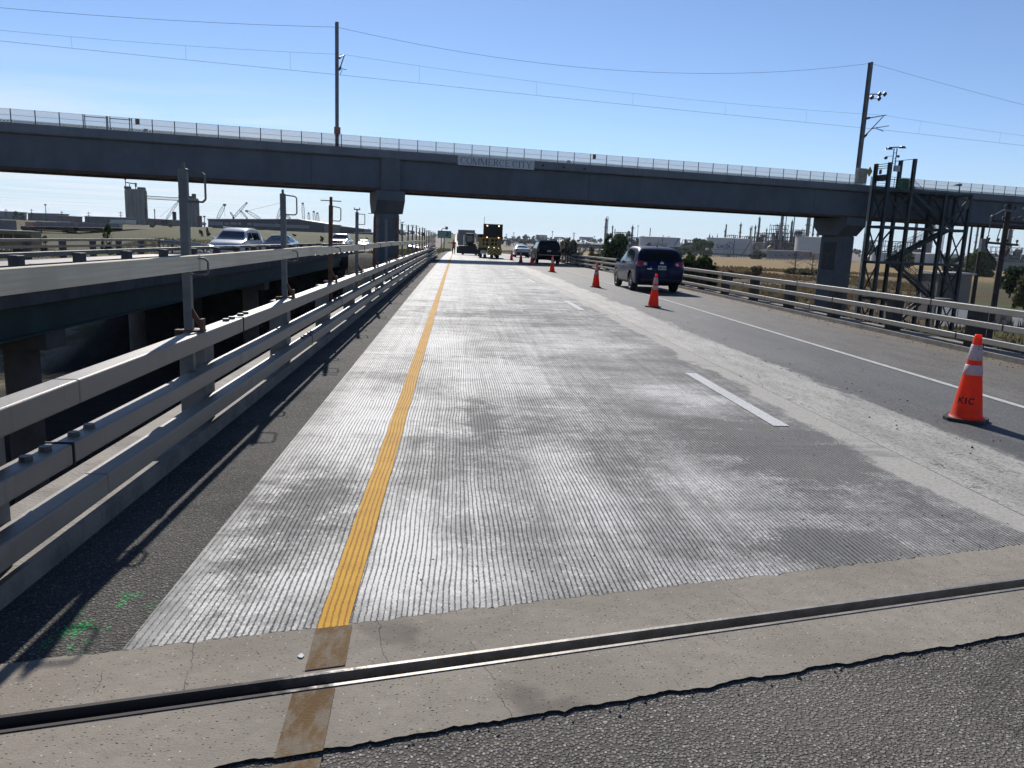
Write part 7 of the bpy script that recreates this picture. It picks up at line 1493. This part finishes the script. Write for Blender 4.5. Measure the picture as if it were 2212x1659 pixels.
def boom(label, x0, y0, x1, y1, Y, th=1.5, cable=None):
    a, b = at(x0, y0, Y), at(x1, y1, Y); zb = hgt(a.x, Y); root = thing('lattice_crane', label, 'crane', (a.x, Y, zb), group='lattice cranes behind the warehouse'); mb = MB(); d = (b - a); L = d.length; d.normalize(); s = d.cross(Vector((0, 1, 0))).normalized(); N = max(6, int(L / (th * 1.3)))
    wd = lambda q: th * (.35 + .65 * math.sin(math.pi * min(1, .12 + q * .8)))
    for sg in (-1, 1):
        for k in range(N):
            q0, q1 = k / N, (k + 1) / N; P0 = a + d * L * q0 + s * (sg * wd(q0) / 2); P1 = a + d * L * q1 + s * (sg * wd(q1) / 2); mb.beam(P0, P1, .22, .22); mb.beam(P0, a + d * L * q1 + s * (-sg * wd(q1) / 2), .13, .13)
    mb.box(b.x - th * .4, b.x + th * .4, Y - .3, Y + .3, b.z - th * .3, b.z + th * .3); mb.build('boom', M_CRANE, root, world=True)
    mb = MB(); mb.box(a.x - 3, a.x + 3, Y - 1.5, Y + 1.5, zb, zb + 1.4); mb.box(a.x - 3.4, a.x + 2, Y - 1.4, Y + 1.4, zb + 1.5, zb + 4); mb.beam((a.x, Y, zb + 3), a, .8, .8); mb.build('crawler_base', M_STRU, root, world=True)
    if cable: mb = MB(); mb.tube(b, at(*cable, Y), .07, None, 4); mb.build('hoist_cable', M_WIRE, root, world=True)
M_CRANE = mat('crane_grey', (0.16, 0.165, 0.175), 0.7, var=.2)
for i, (x0, y0, x1, y1, th, cb_, lab) in enumerate(((178, 668, 266, 495, 2.2, (270, 640), 'leftmost leaning crane boom above the grey warehouse'), (365, 668, 540, 472, 1.4, None, 'long thin crane boom leaning right above the warehouse'), (545, 660, 468, 570, 1.1, (470, 640), 'short crane boom leaning left above the warehouse middle'), (378, 645, 340, 592, 1.0, None, 'tiny crane boom crossing the long thin one'), (705, 668, 540, 572, 2.0, (965, 470), 'thick crane boom leaning left with a long cable'), (922, 672, 966, 530, 1.6, None, 'crane boom just left of the second safety post'), (1085, 670, 1028, 612, 1.4, None, 'crane boom just right of the second safety post'), (1252, 690, 1238, 478, 1.7, None, 'tallest upright crane boom of the right hand group'), (1317, 702, 1312, 598, 1.4, None, 'second upright crane boom of the right hand group'), (1388, 712, 1375, 580, 1.6, None, 'third upright crane boom of the right hand group'), (1432, 716, 1420, 600, 1.6, None, 'rightmost upright crane boom above the warehouse end'))):
    boom(lab, *c8(x0, y0), *c8(x1, y1), 520, th, c8(*cb_) if cb_ else None)
boom('crane boom leaning right beside the blue grey silo', *l7(1450, 470), *l7(1556, 312), 600, 1.6, l7(1395, 450))
M_REDT = paint('red_cab_paint', (0.26, 0.025, 0.03), .4); M_TRL = mat('grey_trailer', (0.20, 0.185, 0.19), 0.6); M_TRW = mat('white_trailer', (0.42, 0.41, 0.41), 0.6)
p = at(92, 500, 285); zt_ = hgt(p.x, 285)
lt = boxthing('semi_lorry', 'red cabbed semi lorry with a grey trailer on the road below the hill at left', 'lorry', [('cab', M_REDT, [(-4.6, -1.4, -1.2, 1.2, .9, 2.2), (-3.0, -.2, -1.25, 1.25, .9, 3.6)]), ('windscreen', M_GLASS, [(-3.03, -3.005, -1.0, 1.0, 2.4, 3.4)]), ('trailer', M_TRL, [(.6, 13.5, -1.3, 1.3, 1.1, 3.9)]), ('chassis', M_TRIM, [(-4, 13, -.5, .5, .6, .95)])] + [('wheel', M_TYRE, [(x, x + 1, y, y + .35, 0, 1)]) for x in (-4.1, -1.2, .2, 10.8, 12.0) for y in (-1.25, .9)], (p.x - 2, 285, zt_))
p = at(200, 500, 292)
boxthing('box_trailer', 'long grey box trailer with white front parked right of the red cabbed lorry', 'trailer', [('body', M_TRL, [(-7, 10, -1.3, 1.3, 1.1, 3.9)]), ('front_panel', M_TRW, [(-11.5, -7.05, -1.3, 1.3, 1.1, 4.0)]), ('chassis', M_TRIM, [(-11, 10, -.5, .5, .6, 1.05)])] + [('wheel', M_TYRE, [(x, x + 1, y, y + .35, 0, 1)]) for x in (-9.8, 7, 8.3) for y in (-1.25, .9)], (p.x, 292, hgt(p.x, 292)))
p = at(10, 510, 260)
boxthing('tank_lorry', 'grey lorry cut off by the left picture edge above the yellow bus', 'lorry', [('body', M_TRL, [(-8, 3.2, -1.3, 1.3, .9, 3.9)]), ('cab', M_TRW, [(-11, -8.3, -1.2, 1.2, .7, 3.0)])] + [('wheel', M_TYRE, [(x, x + 1, y, y + .35, 0, 1)]) for x in (-10, 0, 1.3) for y in (-1.25, .9)], (p.x, 260, hgt(p.x, 260)))
p = at(20, 510, 112); M_BUSY = mat('bus_yellow', (0.26, 0.19, 0.06), .5)
bz_ = at(20, 499, 112).z - 2.9
boxthing('long_bus', 'dull yellow bus with dark windows behind the far left railing at the picture edge', 'bus', [('body', M_BUSY, [(-7, 3.6, -1.25, 1.25, .5, 2.9)]), ('roof', M_TRW, [(-7, 3.6, -1.2, 1.2, 2.91, 3.02)])] + [('window', M_GLASS, [(x, x + 1.1, -1.275, -1.255, 1.5, 2.5)]) for x in (-6.5, -5.2, -3.9, -2.6, -1.3, 0, 1.3, 2.4)] + [('wheel', M_TYRE, [(x, x + 1, y, y + .3, 0, 1)]) for x in (-5.5, 1) for y in (-1.26, .95)], (p.x, 112, bz_))
lrd = MB(); x0_ = at(-60, 500, 285).x
lrd.add([(x0_ - 60, 272, hgt(x0_, 272) + .1), (-88, 272, hgt(-100, 272) + .1), (-88, 300, hgt(-100, 300) + .12), (x0_ - 60, 300, hgt(x0_, 300) + .12)], [(0, 1, 2, 3)]); struct(lrd.build('side_road', M_LROAD))

# ------------------------------------------------------------------ far road signs, far town
M_SGREEN = mat('road_sign_green', (0.012, 0.16, 0.095), 0.5); M_SBACK = mat('sign_back', (0.13, 0.14, 0.15), 0.6, .3); M_SWHITE = mat('sign_lettering', (0.7, 0.72, 0.72), 0.5)
e5 = lambda x, y: ((1600 + .28933 * x) * .5486, (850 + .28933 * y) * .5486)
a, b = at(*e5(425, 300), 160), at(*e5(612, 207), 160); pc = at(*e5(515, 300), 160)
gs = thing('highway_sign', 'green highway direction sign on a post in the median, beyond the railing end', 'road sign', (pc.x, 160, hgt(pc.x, 160)))
mb = MB(); mb.box(a.x, b.x, 159.95, 160.05, a.z, b.z); sp = mb.build('sign_panel', M_SGREEN, gs, world=True)
rnd = random.Random(3); W_ = b.x - a.x; Hh = b.z - a.z
for k, (nw, dist) in enumerate(((10, 1), (9, 2), (8, 1), (11, 1))):
    zt2 = b.z - Hh * (.12 + .22 * k); x = a.x + W_ * .06
    for i in range(nw):
        wd = rnd.uniform(.09, .16); mb = MB(); mb.box(x, x + .03, 159.93, 159.948, zt2 - .26, zt2); mb.box(x + .035, x + wd, 159.93, 159.948, zt2 - .26, zt2 - .22); mb.box(x + .035, x + wd, 159.93, 159.948, zt2 - .14, zt2 - .10) if i % 2 else mb.box(x + wd - .03, x + wd, 159.93, 159.948, zt2 - .21, zt2); mb.build('letter', M_SWHITE, sp, world=True); x += wd + .05
    mb = MB(); mb.box(b.x - W_ * .17, b.x - W_ * .17 + .05, 159.93, 159.948, zt2 - .26, zt2); mb.box(b.x - W_ * .1, b.x - W_ * .06, 159.93, 159.948, zt2 - .26, zt2 - .2); mb.build('letter', M_SWHITE, sp, world=True)
mb = MB(); mb.tube((pc.x, 160.12, hgt(pc.x, 160) - .3), (pc.x, 160.12, b.z), .10, None, 8); mb.build('post', M_SBACK, gs, world=True)
p0 = at(*e5(478, 290), 230); ms = thing('mast_arm_sign', 'small sign box on a curved mast arm above the green highway sign', 'sign', (p0.x, 230, hgt(p0.x, 230)))
mb = MB(); mb.path([(p0.x, 230, hgt(p0.x, 230))] + [at(*e5(x, y), 230) for x, y in ((478, 205), (483, 185), (495, 172), (530, 167))], .12, 8); mb.build('mast', M_SBACK, ms, world=True)
a, b = at(*e5(530, 186), 230), at(*e5(566, 147), 230); mb = MB(); mb.box(a.x, b.x, 229.9, 230.3, a.z, b.z); mb.build('sign_box', M_SBACK, ms, world=True)
for x0, x1, y0, y1, Y, lab, m in ((764, 790, 222, 258, 620, 'dark sign back on a gantry, leftmost of the far signs over the hill road', M_SBACK), (817, 845, 206, 237, 700, 'bluish sign panel standing highest over the hill road', M_SGREEN), (869, 891, 230, 249, 760, 'smallest sign panel right over the hill road', M_SGREEN)):
    a, b = at(*e5(x0, y1), Y), at(*e5(x1, y0), Y); zz = hgt(a.x + 1, Y); r = thing('gantry_sign', lab, 'road sign', ((a.x + b.x) / 2, Y, zz), group='distant gantry signs'); mb = MB(); mb.box(a.x, b.x, Y, Y + .3, a.z, b.z); mb.build('sign_panel', m, r, world=True); mb = MB(); mb.tube(((a.x + b.x) / 2, Y + .5, zz), ((a.x + b.x) / 2, Y + .5, b.z), .2, None, 6); mb.build('post', M_SBACK, r, world=True)
M_FARB = mat('far_building_hazed', (0.16, 0.18, 0.22), 0.8, var=.1, vs=.02); M_FARW = mat('far_pale_roof', (0.52, 0.52, 0.52), .6); M_FARD = mat('far_dark_shed', (0.075, 0.075, 0.08), .8)  # far building walls tinted blue-grey, distance haze put into the colour
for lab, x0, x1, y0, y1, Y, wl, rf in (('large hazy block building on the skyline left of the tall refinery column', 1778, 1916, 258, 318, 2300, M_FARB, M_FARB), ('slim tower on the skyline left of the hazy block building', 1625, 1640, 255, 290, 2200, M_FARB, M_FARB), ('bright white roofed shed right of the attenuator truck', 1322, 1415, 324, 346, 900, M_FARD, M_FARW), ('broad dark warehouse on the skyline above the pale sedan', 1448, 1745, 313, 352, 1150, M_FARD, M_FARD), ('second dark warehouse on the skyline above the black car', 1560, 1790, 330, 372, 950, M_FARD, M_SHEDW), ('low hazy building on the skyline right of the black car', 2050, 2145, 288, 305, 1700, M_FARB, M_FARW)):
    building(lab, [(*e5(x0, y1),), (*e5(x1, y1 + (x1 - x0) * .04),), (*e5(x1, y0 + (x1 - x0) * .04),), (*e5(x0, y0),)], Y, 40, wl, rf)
b3 = lambda x, y: ((2016 + x * .4557) * .5486, (450 + y * .4557) * .5486)
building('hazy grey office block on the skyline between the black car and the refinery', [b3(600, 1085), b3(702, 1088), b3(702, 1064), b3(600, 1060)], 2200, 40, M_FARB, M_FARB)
building('pale fenced yard wall on the skyline left of the broad dark tree', [b3(505, 1150), b3(790, 1165), b3(790, 1130), b3(505, 1118)], 900, 10, M_FARD, M_SHEDW)
ML_FAR = leafmat('far_foliage', (0.035, 0.045, 0.035), (0.075, 0.085, 0.06))
rnd = random.Random(8); mb = MB()
for i in range(620):
    Y = rnd.uniform(900, 2300); f = rnd.uniform(-.62, .75)
    if f < -.17 and rnd.random() < .75: continue
    x = Y * f
    if abs(f + .004) < .012 and Y < 1500: continue
    if f > .17 and Y < 1000: continue
    h = rnd.uniform(4, 8) * (1 if Y < 1500 else 1.5); w_ = h * rnd.uniform(.9, 1.9); z = hgt(x, Y)
    crown_mesh(mb, Vector((x, Y, z + h * .5)), w_, h, 46, w_ * .16, rnd)
o = mb.build('far_woods', ML_FAR); tag(o, 'far belt of trees along the whole skyline', 'woods', kind='stuff')
rnd = random.Random(11); mb = MB()
for i in range(90):                              # scrub lining the slope beyond the right bridge end
    Y = rnd.uniform(230, 800); x = rnd.uniform(.075, .19) * Y + 3; h = rnd.uniform(1.5, 4.5); crown_mesh(mb, Vector((x, Y, hgt(x, Y) + h * .4)), h * 1.8, h, 90, h * .13, rnd)
o = mb.build('scrub_belt', ML_D); tag(o, 'grey green scrub covering the slope behind the black car', 'scrub', kind='stuff')
def mastpole(label, x, ytop, Y, r, m=M_STRU, arm=0):
    p = at(x, ytop, Y); z = hgt(p.x, Y); root = thing('distant_pole', label, 'pole', (p.x, Y, z), group='distant poles on the skyline'); mb = MB(); mb.tube((0, 0, 0), (0, 0, p.z - z), r, r * .7, 6); mb.build('pole', m, root)
    mb = MB(); k = p.z - z
    if arm: mb.beam((-arm, 0, k - 1), (arm, 0, k - 1), .25, .25); mb.beam((-arm * .8, 0, k - 2.6), (arm * .8, 0, k - 2.6), .2, .2)
    else: mb.box(-r * 2.2, r * 2.2, -r, r, k, k + r * 3)
    mb.build('crossarm' if arm else 'pole_top', m, root)
SKYP = 'thin distant pole on the skyline'
for x, y, Y, r, arm, lab in ((e5(1988, 0)[0], e5(0, 222)[1], 420, .16, 0, 'plain pole rising behind the roof of the black car'), (e5(1463, 0)[0], e5(0, 218)[1], 900, .3, 1.5, 'thin pole on the skyline right of the arrow board'), (e5(1365, 0)[0], e5(0, 240)[1], 900, .3, 1.5, 'shorter thin pole closest to the arrow board on the skyline'), (b3(537, 0)[0], b3(0, 1020)[1], 700, .45, 1.5, 'thick dark pylon pole on the skyline left of the broad dark tree'), (b3(712, 0)[0], b3(0, 1046)[1], 760, .25, 1.5, 'pole on the skyline just left of the broad dark tree'), (b3(1090, 0)[0], b3(0, 968)[1], 870, .3, 0, 'slim lamp mast left of the lone thin chimney'),
                             (l7(50, 0)[0], l7(0, 380)[1], 560, .25, 1.2, 'leftmost thin pole on the left skyline'), (l7(272, 0)[0], l7(0, 380)[1], 560, .25, 1.2, 'thin pole above the left end of the blue grey shed'), (l7(395, 0)[0], l7(0, 352)[1], 560, .3, 0, 'tallest thin pole above the blue grey shed'), (l7(537, 0)[0], l7(0, 398)[1], 560, .25, 1.2, 'thin pole above the tan house'), (l7(770, 0)[0], l7(0, 405)[1], 560, .25, 1.5, 'double armed pole above the low dark shed'), (l7(1050, 0)[0], l7(0, 403)[1], 540, .3, 1.6, 'pole with a square head just left of the tall silo'), (l7(1345, 0)[0], l7(0, 380)[1], 600, .4, 1.0, 'pole with machinery right of the tall silo'), (l7(1780, 0)[0], l7(0, 455)[1], 500, .3, 0, 'short pole left of the grey warehouse')):
    mastpole(lab, x, y, Y, r, arm=arm)
for x0, x1, yt, Y, lab in ((24, 42, 453, 580, 'round dark tree on the left skyline by the pale building'), (36, 58, 459, 575, 'low dark tree right of the round one on the left skyline')): ptree('skyline_tree', lab, x0, x1, yt, Y, ML_A, 500, .1, 'trees on the left skyline')

# ------------------------------------------------------------------ air
hz_m = bpy.data.materials.new('thin_haze'); hz_m.use_nodes = True; ht = hz_m.node_tree; ht.nodes.clear()
ho = ht.nodes.new('ShaderNodeOutputMaterial'); hv = ht.nodes.new('ShaderNodeVolumePrincipled'); hv.inputs['Color'].default_value = (0.80, 0.88, 1.0, 1); hv.inputs['Density'].default_value = 0.000042; hv.inputs['Anisotropy'].default_value = 0.35
ht.links.new(hv.outputs[0], ho.inputs['Volume'])
mb = MB(); mb.box(-6060, 6060, -140, 7060, -9, 70); o = mb.build('haze', hz_m); tag(o, 'thin pale summer haze over the whole plain', 'haze', kind='stuff')
